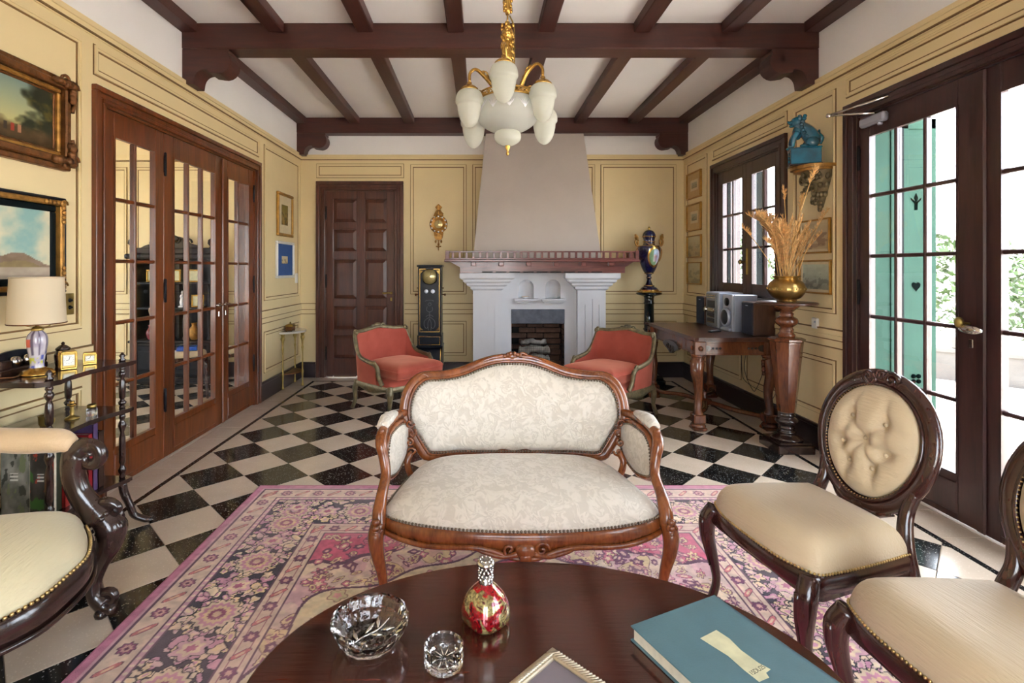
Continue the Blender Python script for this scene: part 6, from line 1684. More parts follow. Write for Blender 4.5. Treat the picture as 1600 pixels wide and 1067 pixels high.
# ---------------------------------------------------------------- rug
def rug_pattern(xs, ys):
    X, Y = np.meshgrid(xs, ys); x0, x1, y0, y1 = RUG
    C = np.zeros(X.shape + (3,)); D = np.minimum(np.minimum(X - x0, x1 - X), np.minimum(Y - y0, y1 - Y))
    rs = np.random.RandomState(4); dx = xs[1] - xs[0]
    edge, creamc, navy, pinkc, rosec, dk = (190, 122, 146), (214, 188, 170), (68, 60, 70), (206, 158, 170), (200, 100, 124), (100, 70, 88)
    C[:] = (212, 184, 174)
    C[D < .57] = creamc; C[D < .475] = navy; C[D < .195] = pinkc; C[D < .165] = creamc; C[D < .052] = pinkc; C[D < .036] = edge
    for a in (.052, .165, .195, .475, .57): C[np.abs(D - a) < .0045] = dk
    for a in (.50, .545): C[np.abs(D - a) < .003] = (150, 92, 110)
    xi = lambda v: int(np.clip((v - xs[0]) / dx, 0, len(xs) - 1)); dyy = ys[1] - ys[0]; yi = lambda v: int(np.clip((v - ys[0]) / dyy, 0, len(ys) - 1))
    def stamp(cx, cy, r, pet, amp, cols, rot=0.0, asp=1.0, mask=None, outline=dk):
        i0, i1, j0, j1 = xi(cx - r * 1.5), xi(cx + r * 1.5) + 1, yi(cy - r * 1.5), yi(cy + r * 1.5) + 1
        if i1 - i0 < 2 or j1 - j0 < 2: return
        u, v = X[j0:j1, i0:i1] - cx, Y[j0:j1, i0:i1] - cy
        cu, su = math.cos(rot), math.sin(rot); a, b = u * cu + v * su, (-u * su + v * cu) / asp
        rr = np.hypot(a, b); th = np.arctan2(b, a); lim = r * (1 + amp * np.cos(pet * th))
        sub_ = C[j0:j1, i0:i1]; ok = np.ones_like(rr, bool) if mask is None else mask[j0:j1, i0:i1]
        if outline is not None: sub_[(rr < lim + .005) & ok] = outline
        for k, c in enumerate(cols):
            f = 1 - k / len(cols); sub_[(rr < lim * f) & ok] = c
    border = (D > .2) & (D < .47); g1 = (D > .056) & (D < .162); g2 = (D > .479) & (D < .566); gp = (D > .168) & (D < .192); field = D > .574
    petals = [(220, 194, 166), (206, 150, 170), (228, 208, 180), (200, 142, 164), (214, 180, 178), (226, 200, 158)]
    def around(off, step):
        a = np.arange(x0 + off, x1 - off, step); b = np.arange(y0 + off, y1 - off, step)
        return [(t, y1 - off) for t in a] + [(x0 + off, t) for t in b] + [(x1 - off, t) for t in b]
    # main border: scroll of leaves, then big rosettes
    for k in range(1500):
        while True:
            cx, cy = rs.uniform(x0, x1), rs.uniform(max(y0, ys[0]), y1)
            d = min(cx - x0, x1 - cx, y1 - cy)
            if .2 < d < .47: break
        stamp(cx, cy, rs.uniform(.016, .03), rs.choice([2, 3, 5]), rs.uniform(.1, .35), [petals[rs.randint(6)], petals[rs.randint(6)]], rs.uniform(0, 6.3), rs.uniform(.5, 1), border, (40, 36, 46))
    for k, (cx, cy) in enumerate(around(.335, .36)):
        stamp(cx, cy, .082, 14, .09, [(214, 190, 164), (196, 136, 156), (216, 186, 150), (150, 86, 110), (210, 176, 150)], 0, 1, border, (40, 36, 46))
    for k, (cx, cy) in enumerate(around(.335, .36)):
        if cy == y1 - .335: stamp(cx + .18, cy, .06, 6, .2, [(206, 160, 170), (220, 196, 170), (176, 100, 126)], .5, .8, border, (40, 36, 46))
        else: stamp(cx, cy + .18, .06, 6, .2, [(206, 160, 170), (220, 196, 170), (176, 100, 126)], .5, .8, border, (40, 36, 46))
    for k, (cx, cy) in enumerate(around(.108, .095)):
        if k % 2: stamp(cx, cy, .026, 8, .18, [(150, 90, 116), (206, 160, 150), (110, 60, 84)], 0, 1, g1)
        else: stamp(cx, cy, .032, 2, .35, [(196, 120, 120), (216, 180, 150)], .8, .45, g1)
    for cx, cy in around(.18, .034): stamp(cx, cy, .008, 4, .2, [(222, 200, 180)], 0, 1, gp, None)
    for k, (cx, cy) in enumerate(around(.523, .085)):
        if k % 2: stamp(cx, cy, .022, 6, .2, [(120, 70, 100), (206, 160, 150)], 0, 1, g2)
        else: stamp(cx, cy, .027, 2, .3, [(200, 116, 120), (222, 190, 160)], .8, .5, g2)
    # field: leafy ground, corner spandrels, lobed medallion
    mx, my = (x0 + x1) / 2, (y0 + y1) / 2 + .12
    u, v = (X - mx), (Y - my); th = np.arctan2(v, u); q = np.hypot(u / 1.12, v / 1.28)
    lob = .90 * (1 + .055 * np.cos(8 * th) + .03 * np.cos(16 * th))
    n = fnoise(X * 9 + 20, Y * 9 + 20, 6, 4)
    C[field & (n > .56)] = (204, 164, 168); C[field & (n < .40)] = (220, 198, 176)
    fx, fy = (x1 - x0) / 2 - .57, (y1 - y0) / 2 - .57; cyc = (y0 + y1) / 2
    span = (np.hypot((np.abs(u) - fx) / .46, (np.abs(Y - cyc) - fy) / .28) < 1 + .06 * np.cos(9 * np.arctan2(np.abs(Y - cyc) - fy, np.abs(u) - fx))) & field
    sp2 = (np.hypot((np.abs(u) - fx) / .43, (np.abs(Y - cyc) - fy) / .25) < 1 + .06 * np.cos(9 * np.arctan2(np.abs(Y - cyc) - fy, np.abs(u) - fx))) & field
    C[span] = dk; C[sp2] = rosec
    for k in range(26):
        t = k * 2 * PI / 26; cx, cy = mx + 1.0 * math.cos(t), my + 1.24 * math.sin(t)
        stamp(cx, cy, .10, 3, .25, [(214, 190, 150), (206, 166, 150)], t, .6, field & ~sp2 & (q > lob), (120, 76, 86))
    for k in range(900):
        cx, cy = rs.uniform(x0 + .6, x1 - .6), rs.uniform(max(ys[0], y0 + .6), y1 - .6)
        stamp(cx, cy, rs.uniform(.012, .03), rs.choice([2, 4, 5, 6]), rs.uniform(.1, .4), [[(216, 192, 150), (150, 92, 112)], [(196, 120, 136), (222, 200, 170)], [(120, 80, 104), (210, 170, 160)]][rs.randint(3)], rs.uniform(0, 6), rs.uniform(.4, 1), field, (116, 74, 92))
    ring = field & (q < lob) & (q > lob - .12)
    C[field & (q < lob + .012) & (q > lob)] = dk; C[ring] = (210, 192, 160); C[field & (q < lob - .12) & (q > lob - .132)] = dk
    for k in range(48):
        t = k * 2 * PI / 48; r_ = .90 * (1 + .055 * math.cos(8 * t) + .03 * math.cos(16 * t)) - .06
        stamp(mx + 1.12 * r_ * math.cos(t), my + 1.28 * r_ * math.sin(t), .034, 5, .2, [(206, 150, 150), (216, 196, 170), (150, 96, 110)] if k % 2 else [(190, 176, 140), (206, 150, 150)], t, 1, ring, (140, 100, 100))
    ins = field & (q < lob - .132); C[ins] = rosec
    C[ins & (n > .6)] = (196, 92, 116)
    C[ins & (np.abs(q - (lob - .30)) < .006)] = dk
    for k in range(150):
        t, rr = rs.uniform(0, 6.3), math.sqrt(rs.rand()) * .62; cx, cy = mx + rr * math.cos(t), my + 1.28 * rr * math.sin(t)
        stamp(cx, cy, rs.uniform(.016, .045), rs.choice([4, 5, 6, 8]), rs.uniform(.1, .3), [[(214, 186, 176), (196, 120, 140)], [(206, 150, 160), (222, 200, 180), (150, 80, 100)], [(120, 96, 96), (206, 180, 150)]][rs.randint(3)], rs.uniform(0, 6), rs.uniform(.6, 1), ins, (120, 54, 76))
    w = fnoise(X * 40, Y * 40, 9, 2)[..., None]; wear = fnoise(X * 2.2, Y * 2.2, 12, 3)[..., None]
    C = C * (.9 + .24 * w); C = C * (1 - .22 * (wear > .55)) + np.array((206, 176, 172)) * .22 * (wear > .55)
    return np.clip(C, 0, 255)
rug = thing('persian_rug', 'pink and navy floral rug under the settee and coffee table', 'rug', (0, 0, 0))
xs = np.arange(RUG[0], RUG[1] + 1e-6, .004); ys = np.arange(1.45, RUG[3] + 1e-6, .004)
def rfn(A, B): return np.stack([A, B, .010 + .0012 * fnoise(A * 3, B * 3, 3, 2)], -1)
link('woven_field', painted_grid('woven_field', xs, ys, rug_pattern(xs, ys), M['rug'], rfn), rug)
xs2, ys2 = np.arange(RUG[0], RUG[1] + 1e-6, .008), np.linspace(RUG[2], 1.45, 288)
link('woven_field_near', painted_grid('woven_field_near', xs2, ys2, rug_pattern(xs2, ys2), M['rug'], rfn), rug)
M['rugedge'] = plain('pink_rug_binding', srgb(176, 106, 132), .95, 0, .12, 30, bmp=.3, bscale=200)
mb = MB(); x0, x1, y0, y1 = RUG
mb.tube([(x0, y0, .0065), (x0, y1, .0065), (x1, y1, .0065), (x1, y0, .0065)], .006, 6, closed=True); mb.build('bound_edge', M['rugedge'], rug)
mb = MB(); mb.bb(x0, x1, y0, y1, .001, .0085); mb.build('backing', M['rugedge'], rug)
RZ = .016     # top of the pile

def nails(name, pts, r, mat, parent):
    mb = MB()
    for p in pts: mb.ball(p, r, 6, 4)
    return tag(mb.build(name, mat, parent), kind='stuff')

# ---------------------------------------------------------------- settee
st = thing('settee', 'carved walnut settee with ivory damask in the middle of the rug', 'settee', (.17, 2.03, RZ))
sh_ = [(0, -.115), (.2, -.105), (.38, -.07), (.50, -.02), (.555, .04), (.55, .12), (.52, .28), (.475, .44), (.40, .50), (.2, .53), (0, .535)]
so = cr(mirror_half(sh_), 5, True)
mb = MB(); mb.dome(so, lambda u, v, w: (u, v, .345 + w), 14, depth=.135, power=3.6, edge=.0); mb.build('seat_cushion', M['cream'], st)
nails('seat_nailhead_trim', [(x * 1.008, y * 1.008 + .0, .362) for x, y in resample(so, 210)], .0058, M['nail_dark'], st)
def rail_drop(x): return .03 * math.exp(-(x / .10) ** 2) + .012 * math.cos(x / .55 * PI * 1.5) ** 2
n = len(so); mb = MB(); vs = []
for x, y in so:
    f = y < .1; d = rail_drop(x) if f else 0.0
    vs += [(x, y, .356), (x * 1.02, y * 1.02 - (.006 if f else 0), .348), (x * 1.025, y * 1.03 - (.008 if f else 0), .325), (x * 1.012, y * 1.01, .300 - d), (x * .95, y * .93, .300 - d)]
mb.add(vs, [(k * 5 + m, ((k + 1) % n) * 5 + m, ((k + 1) % n) * 5 + m + 1, k * 5 + m + 1) for k in range(n) for m in range(4)], 0, True)
mb.tube([(x * 1.02, y * 1.02 - (.004 if y < .1 else 0), .303 - (rail_drop(x) if y < .1 else 0)) for x, y in so], .011, 6, closed=True)
mb.build('seat_rail', M['walnut'], st)
mb = MB()
mb.ball((0, -.125, .295), (.045, .016, .03)); mb.ball((0, -.128, .272), (.026, .014, .024))
for s in (-1, 1):
    mb.tube(spiral((s * .06, -.125, .30), .026, 1.3, 14, 'xz', 0, s), .007, 6); mb.tube(cr([(s * .03, -.125, .285), (s * .09, -.123, .275), (s * .16, -.118, .29), (s * .2, -.11, .305)], 4), lerp_list([.012, .01, .008, .004], 13), 6)
mb.build('apron_carving', M['walnut'], st)
def by(x, z): return .545 + (z - .42) * .24 - .10 * (x / .55) ** 2
bh = [(0, .872), (.09, .866), (.18, .842), (.25, .815), (.32, .80), (.39, .795), (.464, .793), (.515, .75), (.538, .68), (.535, .60), (.495, .525), (.452, .455), (.42, .428), (.30, .425), (.15, .418), (0, .414)]
bo = cr(mirror_half(bh), 4, True)
mb = MB(); mb.tube([(x, by(x, z), z) for x, z in bo], .027, 10, flat=.85, up=(0, 1, 0), closed=True)
mb.tube([(x * .955, by(x, z) - .016, (z - .65) * .955 + .65) for x, z in bo], .009, 6, closed=True)
mb.build('back_frame', M['walnut'], st)
ins_ = [(x * .95, (z - .65) * .93 + .65) for x, z in bo]
mb = MB(); mb.dome(ins_, lambda u, v, w: (u, by(u, v) - .006 - w, v), 14, depth=.045, power=3.4); mb.dome(ins_, lambda u, v, w: (u, by(u, v) + .008 + w, v), 6, depth=.02); mb.build('back_pad', M['cream'], st)
nails('back_nailhead_trim', [(x * .935, by(x, z) - .030, (z - .65) * .90 + .65) for x, z in resample(bo, 180)], .0062, M['nail_dark'], st)
mb = MB()
mb.ball((0, by(0, .9) - .01, .884), (.04, .022, .026)); mb.ball((-.03, by(0, .9) - .012, .874), (.03, .018, .02)); mb.ball((.03, by(0, .9) - .012, .877), (.03, .018, .02))
for s in (-1, 1):
    mb.tube(spiral((s * .05, by(0, .9) - .02, .879), .026, 1.3, 14, 'xz', 0, s), .008, 6); mb.tube(cr([(s * .04, by(0, .88) - .012, .884), (s * .10, by(.1, .88) - .012, .88), (s * .17, by(.17, .86) - .012, .856), (s * .22, by(.22, .85) - .012, .834)], 4), lerp_list([.014, .013, .01, .004], 13), 6)
    mb.tube(spiral((s * .455, by(.455, .79) - .012, .79), .024, 1.2, 12, 'xz', 0, -s), .007, 6)
    for k in range(3): mb.ball((s * (.04 - k * .015), by(0, .9) - .026, .889 + .006 * k), (.012, .008, .012), 6, 4)
mb.build('crest_carving', M['walnut'], st)
mb = MB()
for s in (-1, 1): mb.tube(cr([(0, by(0, .42) - .02, .425), (s * .06, by(0, .42) - .024, .435), (s * .12, by(.1, .42) - .02, .422)], 4), lerp_list([.012, .012, .004], 9), 6)
mb.ball((0, by(0, .42) - .025, .425), (.03, .012, .016)); mb.build('lower_rail_carving', M['walnut'], st)
mb = MB(); mb.tube(cr([(-.46, .47, .315), (-.25, .525, .315), (0, .54, .315), (.25, .525, .315), (.46, .47, .315)], 4), .022, 8); mb.build('back_seat_rail', M['walnut'], st)
for s in (-1, 1):
    # arm: sweeps from the back frame out and forward to a scroll, then down to the front leg
    A = cr([(s * .535, by(.53, .62), .635), (s * .565, .40, .645), (s * .588, .27, .64), (s * .594, .19, .622), (s * .588, .155, .59), (s * .575, .145, .54), (s * .563, .12, .48), (s * .565, .05, .43), (s * .568, .01, .38), (s * .565, -.012, .33)], 5)
    mb = MB(); mb.tube(A, lerp_list([.02, .021, .022, .024, .025, .022, .021, .023, .028, .029], len(A)), 10); mb.tube(spiral((s * .594, .175, .612), .03, 1.2, 14, 'yz', PI / 2, -1), .012, 6); mb.build('arm_frame', M['walnut'], st)
    L = cr([(s * .567, -.012, .345), (s * .574, -.03, .30), (s * .568, -.035, .24), (s * .555, -.02, .16), (s * .548, -.01, .09), (s * .553, -.018, .035), (s * .562, -.03, .008)], 5)
    mb = MB(); mb.tube(L, lerp_list([.03, .032, .027, .021, .017, .017, .02], len(L)), 10); mb.build('leg', M['walnut'], st)
    mb = MB()
    for k in range(4): mb.ball((s * (.572), -.042 - .002 * k, .36 - k * .022), (.02 - .002 * k, .014, .014), 6, 4)
    mb.tube(spiral((s * .57, -.045, .335), .02, 1.2, 12, 'xz', 0, s), .006, 6); mb.build('knee_carving', M['walnut'], st)
    L = cr([(s * .44, .48, .33), (s * .45, .50, .2), (s * .46, .56, .008)], 5)
    mb = MB(); mb.tube(L, lerp_list([.03, .024, .02], len(L)), 8); mb.build('leg', M['walnut'], st)
    # side panel between arm, seat and back
    q = [(.46, .445), (.485, .56), (.43, .61), (.33, .618), (.24, .605), (.185, .575), (.165, .52), (.165, .455), (.25, .415), (.36, .40)]     # (y, z)
    qo = cr(q, 4, True)
    def sx_(y): return s * np.interp(y, [.1, .25, .40, .50], [.572, .576, .55, .52])
    mb = MB(); mb.tube([(sx_(y), y, z) for y, z in qo], .014, 8, closed=True); mb.build('side_panel_frame', M['walnut'], st)
    mb = MB(); mb.dome(qo, lambda u, v, w: (sx_(u) - s * w, u, v), 8, depth=.03); mb.dome(qo, lambda u, v, w: (sx_(u) + s * w, u, v), 6, depth=.015); mb.build('side_pad', M['cream'], st)
    nails('side_nailhead_trim', [(sx_(y) - s * .013, (y - .32) * .93 + .32, (z - .51) * .93 + .51) for y, z in resample(qo, 60)], .005, M['nail_dark'], st)
    mb = MB(); P = cr([(s * .575, .40, .655), (s * .59, .30, .662), (s * .596, .22, .65)], 5); mb.tube(P, lerp_list([.024, .034, .026], len(P)), 10, flat=.75); mb.build('arm_pad', M['cream'], st)
    mb = MB()
    for k in range(4): mb.tube(spiral((s * (.505 - .012 * (k % 2)), .43, .60 - k * .045), .02, 1.1, 10, 'xz', k, s), .006, 5)
    mb.tube(cr([(s * .50, .44, .46), (s * .515, .42, .42), (s * .5, .42, .36), (s * .48, .44, .33)], 4), .016, 7); mb.build('pierced_scroll', M['walnut'], st)

# ---------------------------------------------------------------- balloon-back side chairs
ch = thing('side_chair', 'dark balloon-back chair with buttoned beige back, beside the coffee table', 'chair', (1.165, 1.835, RZ), R(-80), 'buttoned balloon-back chairs')
hf_ = [(0, -.235), (.12, -.23), (.20, -.21), (.245, -.185), (.25, -.14), (.235, 0), (.205, .17), (.19, .205), (.1, .215), (0, .215)]
so = cr(mirror_half(hf_), 5, True)
mb = MB(); mb.dome(so, lambda u, v, w: (u, v, .40 + w), 16, depth=.115, power=7.0); mb.build('seat_cushion', M['beige'], ch)
nails('seat_nailhead_trim', [(x * 1.008, y * 1.008, .414) for x, y in resample(so, 150)], .0046, M['nail'], ch)
n = len(so); mb = MB(); vs = []
def sdrop(x, y):
    if y < -.17: return .035 * (1 - math.cos(min(1, (1 - abs(x) / .25) * 1.6) * PI)) * .5 * -1 + .0
    return -.02 * math.sin((y + .17) / .4 * PI)
for x, y in so:
    d = sdrop(x, y); vs += [(x, y, .41), (x * 1.025, y * 1.025, .402), (x * 1.03, y * 1.03, .37), (x * 1.02, y * 1.02, .335 - d * .6), (x * .92, y * .92, .335 - d * .6)]
mb.add(vs, [(k * 5 + m, ((k + 1) % n) * 5 + m, ((k + 1) % n) * 5 + m + 1, k * 5 + m + 1) for k in range(n) for m in range(4)], 0, True)
mb.build('seat_rail', M['rose'], ch)
for s in (-1, 1):
    L = cr([(s * .232, -.20, .40), (s * .245, -.222, .35), (s * .243, -.225, .29), (s * .228, -.21, .20), (s * .222, -.20, .12), (s * .232, -.212, .05), (s * .245, -.225, .008)], 5)
    mb = MB(); mb.tube(L, lerp_list([.029, .033, .029, .020, .0155, .016, .02], len(L)), 10); mb.tube(cr([(s * .24, -.25, .36), (s * .235, -.248, .28), (s * .224, -.228, .18)], 4), lerp_list([.010, .008, .003], 9), 6); mb.build('leg', M['rose'], ch)
    L = cr([(s * .215, .345, .008), (s * .195, .27, .18), (s * .19, .215, .36), (s * .175, .215, .46), (s * .165, .235, .53), (s * .178, .255, .60)], 5)
    mb = MB(); mb.tube(L, lerp_list([.017, .021, .026, .024, .022, .02], len(L)), 10); mb.build('leg', M['rose'], ch)
def cy(z): return .235 + (z - .5) * .22
th_ = np.linspace(0, 2 * PI, 49)[:-1]
ring = [(.205 * math.sin(t) * (1 + .06 * math.cos(t)), .715 + .225 * math.cos(t)) for t in th_]
mb = MB(); mb.tube([(x, cy(z), z) for x, z in ring], .031, 10, flat=.72, up=(0, 1, 0), closed=True); mb.tube([(x * .90, cy(z) - .018, (z - .715) * .9 + .715) for x, z in ring], .007, 6, closed=True); mb.build('back_frame', M['rose'], ch)
buttons = [(0, .80), (-.075, .765), (.075, .765), (0, .715), (-.075, .66), (.075, .66), (0, .62), (-.04, .845), (.04, .845)]
buttons = [(-.065, .79), (.065, .79), (0, .725), (-.085, .69), (.085, .69), (-.045, .63), (.045, .63)]
pairs = [(0, 2), (1, 2), (2, 5), (2, 6), (3, 5), (4, 6), (0, 3), (1, 4), (2, 3), (2, 4)]
def segd(px, pz, a, b):
    ax_, az_ = a; dx, dz = b[0] - ax_, b[1] - az_; t = max(0, min(1, ((px - ax_) * dx + (pz - az_) * dz) / (dx * dx + dz * dz))); return math.hypot(px - ax_ - t * dx, pz - az_ - t * dz)
def tuft(u, v, t):
    d = 0.0
    for b in buttons: d += .03 * math.exp(-((u - b[0]) ** 2 + (v - b[1]) ** 2) / .0008)
    m = min(segd(u, v, buttons[i], buttons[j]) for i, j in pairs)
    for b, e in ((0, (-.05, .93)), (1, (.05, .93)), (3, (-.2, .73)), (4, (.2, .73)), (5, (-.06, .5)), (6, (.06, .5))): m = min(m, segd(u, v, buttons[b], e))
    d += .011 * math.exp(-(m / .011) ** 2)
    return -d * min(1, (1 - t) * 5)
inner = [(x * .875, (z - .715) * .875 + .715) for x, z in ring]; inner = resample(inner, 72)
mb = MB(); mb.dome(inner, lambda u, v, w: (u, cy(v) - .004 - w, v), 26, depth=.062, power=2.6, centre=(0, .715), disp=tuft); mb.dome(inner, lambda u, v, w: (u, cy(v) + .006 + w, v), 5, depth=.012); mb.build('back_pad', M['beige'], ch)
for b in buttons: q = MB(); q.ball((b[0], cy(b[1]) - .036, b[1]), (.008, .005, .008), 8, 5); q.build('button', M['beige'], ch)
nails('back_nailhead_trim', [(x * .885, cy(z) - .019, (z - .715) * .885 + .715) for x, z in resample(ring, 100)], .0044, M['nail'], ch)
mb = MB()
mb.ball((0, cy(.94) - .006, .945), (.035, .024, .026))
for s in (-1, 1):
    mb.tube(spiral((s * .045, cy(.94) - .02, .94), .026, 1.3, 14, 'xz', 0, s), .009, 6); mb.tube(spiral((s * .09, cy(.93) - .016, .918), .02, 1.2, 12, 'xz', PI, -s), .008, 6); mb.tube(cr([(s * .1, cy(.92) - .012, .915), (s * .14, cy(.89) - .012, .89), (s * .17, cy(.86) - .01, .855)], 4), lerp_list([.014, .012, .004], 9), 6)
for k in range(5): mb.ball(((k - 2) * .012, cy(.95) - .024, .945 + .008 * (k % 2)), (.01, .008, .012), 6, 4)
mb.build('crest_carving', M['rose'], ch)
mb = MB()
mb.ball((0, cy(.49) - .01, .485), (.04, .018, .018))
for s in (-1, 1): mb.tube(cr([(0, cy(.49) - .01, .485), (s * .05, cy(.49) - .012, .475), (s * .09, cy(.5) - .01, .49), (s * .12, cy(.5), .50)], 4), lerp_list([.014, .016, .012, .006], 13), 7)
mb.build('lower_carving', M['rose'], ch)
dup(ch, (1.245, 1.215, RZ), R(-84), 'dark balloon-back chair at the bottom right edge of the view')

# ---------------------------------------------------------------- coral velvet tub armchairs
def tub_chair(label, loc, rz):
    o = thing('velvet_armchair', label, 'armchair', loc, rz, 'coral velvet armchairs by the fireplace')
    half_ = [(0, .315, .765), (.1, .312, .752), (.2, .297, .738), (.30, .262, .735), (.322, .236, .675), (.334, .19, .585), (.34, .12, .52), (.342, .02, .495), (.34, -.09, .48)]
    full = [(-x, y, z) for x, y, z in half_[::-1]][:-1] + half_
    top = cr(full, 5); m = len(top)
    mb = MB()
    mb.grid(m, 5, lambda u, v: (lambda p: (p[0] * (1 - .07 * v), p[1] * (1 - .05 * v), p[2] * (1 - v) + .27 * v))(top[int(round(u * (m - 1)))]))
    mb.build('outer_cover', M['coral'], o)
    mb = MB()
    mb.grid(m, 7, lambda u, v: (lambda p: (p[0] * (.97 - .10 * math.sin(v * PI * .6)), (p[1] - .02) * (.97 - .06 * v) - .03 * v, (p[2] - .008) * (1 - v) + .30 * v))(top[int(round(u * (m - 1)))]))
    mb.build('inner_cover', M['coral'], o)
    mb = MB(); mb.tube(top, lerp_list([.022, .02, .018, .019, .02, .024, .028, .024, .02, .019, .018, .02, .022], m), 9); mb.build('top_frame', M['oldgilt'], o)
    mb = MB(); mb.ball((0, .312, .785), (.05, .02, .025))
    for s in (-1, 1): mb.tube(spiral((s * .06, .308, .775), .025, 1.2, 12, 'xz', 0, s), .008, 6)
    mb.build('crest_carving', M['oldgilt'], o)
    for s in (-1, 1):
        P = cr([(s * .34, -.09, .48), (s * .335, -.125, .44), (s * .325, -.135, .36), (s * .32, -.18, .29)], 5); mb = MB(); mb.tube(P, lerp_list([.02, .022, .02, .022], len(P)), 8); mb.tube(spiral((s * .342, -.085, .478), .024, 1.2, 12, 'yz', PI / 2, 1), .010, 6); mb.build('arm_post', M['oldgilt'], o)
        mb = MB(); mb.ball((s * .308, .25, .742), (.022, .022, .03)); mb.tube(spiral((s * .312, .225, .735), .02, 1.2, 10, 'yz', 0, 1), .008, 6); mb.build('corner_scroll', M['oldgilt'], o)
        L = cr([(s * .30, -.255, .28), (s * .315, -.28, .22), (s * .30, -.26, .13), (s * .298, -.25, .06), (s * .315, -.272, .008)], 5); mb = MB(); mb.tube(L, lerp_list([.034, .032, .02, .015, .019], len(L)), 8); mb.build('leg', M['oldgilt'], o)
        L = cr([(s * .285, .25, .28), (s * .30, .27, .2), (s * .295, .27, .1), (s * .31, .30, .008)], 5); mb = MB(); mb.tube(L, lerp_list([.03, .026, .018, .018], len(L)), 8); mb.build('leg', M['oldgilt'], o)
    ol = cr(mirror_half([(0, -.30), (.16, -.295), (.28, -.28), (.318, -.24), (.32, -.1), (.315, .15), (.28, .26), (.12, .30), (0, .305)]), 4, True); n = len(ol)
    mb = MB(); mb.dome(ol, lambda u, v, w: (u, v, .275 + w), 8, depth=.08, power=6); mb.build('seat_deck', M['coral'], o)
    vs = []; mb = MB()
    for x, y in ol: d = .02 * math.cos(x * 12) * (y < -.2) + .018 * math.cos(y * 12) * (y >= -.2); vs += [(x * 1.0, y * 1.0, .285), (x * 1.03, y * 1.03, .27), (x * 1.03, y * 1.03, .24), (x, y, .222 - d), (x * .9, y * .9, .225 - d)]
    mb.add(vs, [(k * 5 + q, ((k + 1) % n) * 5 + q, ((k + 1) % n) * 5 + q + 1, k * 5 + q + 1) for k in range(n) for q in range(4)], 0, True); mb.build('seat_rail', M['oldgilt'], o)
    cl = cr(mirror_half([(0, -.37), (.15, -.368), (.27, -.355), (.285, -.31), (.282, -.14), (.27, .10), (.22, .20), (.1, .235), (0, .24)]), 4, True)
    mb = MB(); mb.dome(cl, lambda u, v, w: (u, v, .425 + w), 10, depth=.06, power=5); n = len(cl)
    mb.add([(x, y, .425) for x, y in cl] + [(x * .985, y * .985, .36) for x, y in cl] + [(0, -.05, .352)], [(k, n + k, n + (k + 1) % n, (k + 1) % n) for k in range(n)] + [(n + k, 2 * n, n + (k + 1) % n) for k in range(n)], 0, True)
    cu_ = mb.build('seat_cushion', M['coral'], o)
    for z, f in ((.427, 1.0), (.361, .99)): q = MB(); q.tube([(x * f, y * f, z) for x, y in cl], .0045, 5, closed=True); q.build('piping', M['coral'], cu_)
    return o
tub_chair('coral velvet tub armchair left of the fireplace, by the panelled door', (-.805, 5.018, 0), R(48.6))
tub_chair('coral velvet tub armchair right of the fireplace, by the long table', (1.213, 4.81, 0), R(-48.6))

# ---------------------------------------------------------------- oval coffee table and the things on it
ct = thing('coffee_table', 'oval dark mahogany coffee table in the foreground', 'table', (.137, 1.05, RZ))
CT = .5
el = [(.62 * math.cos(t), .45 * math.sin(t)) for t in np.linspace(0, 2 * PI, 97)[:-1]]
mb = MB(); n = len(el); prof = [(.93, .462), (.985, .466), (1.0, .474), (1.004, .48), (1.0, .487), (.992, .4895)]
vs = [(x * f, y * f, z - .0005) for f, z in prof for x, y in el]
mb.add(vs, [(i * n + k, i * n + (k + 1) % n, (i + 1) * n + (k + 1) % n, (i + 1) * n + k) for i in range(len(prof) - 1) for k in range(n)], 0, True); mb.add([(x * .992, y * .992, .489) for x, y in el], [tuple(range(n))]); mb.build('table_top', M['mahog'], ct)
mb = MB(); vs = [(x * .9, y * .87, z) for z in (.40, .463) for x, y in el] + [(x * .87, y * .83, z) for z in (.40, .463) for x, y in el]
mb.add(vs, [(k, (k + 1) % n, n + (k + 1) % n, n + k) for k in range(n)] + [(2 * n + k, 3 * n + k, 3 * n + (k + 1) % n, 2 * n + (k + 1) % n) for k in range(n)] + [(k, 2 * n + k, 2 * n + (k + 1) % n, (k + 1) % n) for k in range(n)], 0, True); mb.build('apron', M['mahog'], ct)
for a in (38, 142, 218, 322):
    c_, s_ = .50 * math.cos(R(a)), .36 * math.sin(R(a)); L = cr([(c_, s_, .44), (c_ * 1.05, s_ * 1.05, .36), (c_ * .98, s_ * .98, .2), (c_ * .96, s_ * .96, .08), (c_ * 1.06, s_ * 1.06, .012)], 5)
    mb = MB(); mb.tube(L, lerp_list([.036, .034, .024, .018, .024], len(L)), 9); mb.build('leg', M['mahog'], ct)
TT = CT + RZ - .0108
at = thing('crystal_ashtray', 'large cut crystal ashtray on the coffee table', 'ashtray', (-.25, 1.175, TT), R(20))
n = 48
def ash_prof(k):
    t = 2 * PI * k / n; g = 1.0 if k % 16 > 1 else .72; f = 1 + .015 * math.cos(12 * t)
    return [(.0, .0), (.045, 0), (.062 * f, .006), (.078 * f, .03), (.087 * f, .05), (.088, .058 * g), (.082, .062 * g), (.074, .058 * g), (.068, .04), (.052, .018), (.03, .013), (0, .012)]
vs = []; P0 = [ash_prof(k) for k in range(n)]; m = len(P0[0])
for i in range(m):
    for k in range(n): t = 2 * PI * k / n; r, z = P0[k][i]; vs.append((r * math.cos(t), r * math.sin(t), z))
mb = MB(); mb.add(vs, [(i * n + k, i * n + (k + 1) % n, (i + 1) * n + (k + 1) % n, (i + 1) * n + k) for i in range(m - 1) for k in range(n)], 0, False); mb.build('bowl', M['crystal'], at)
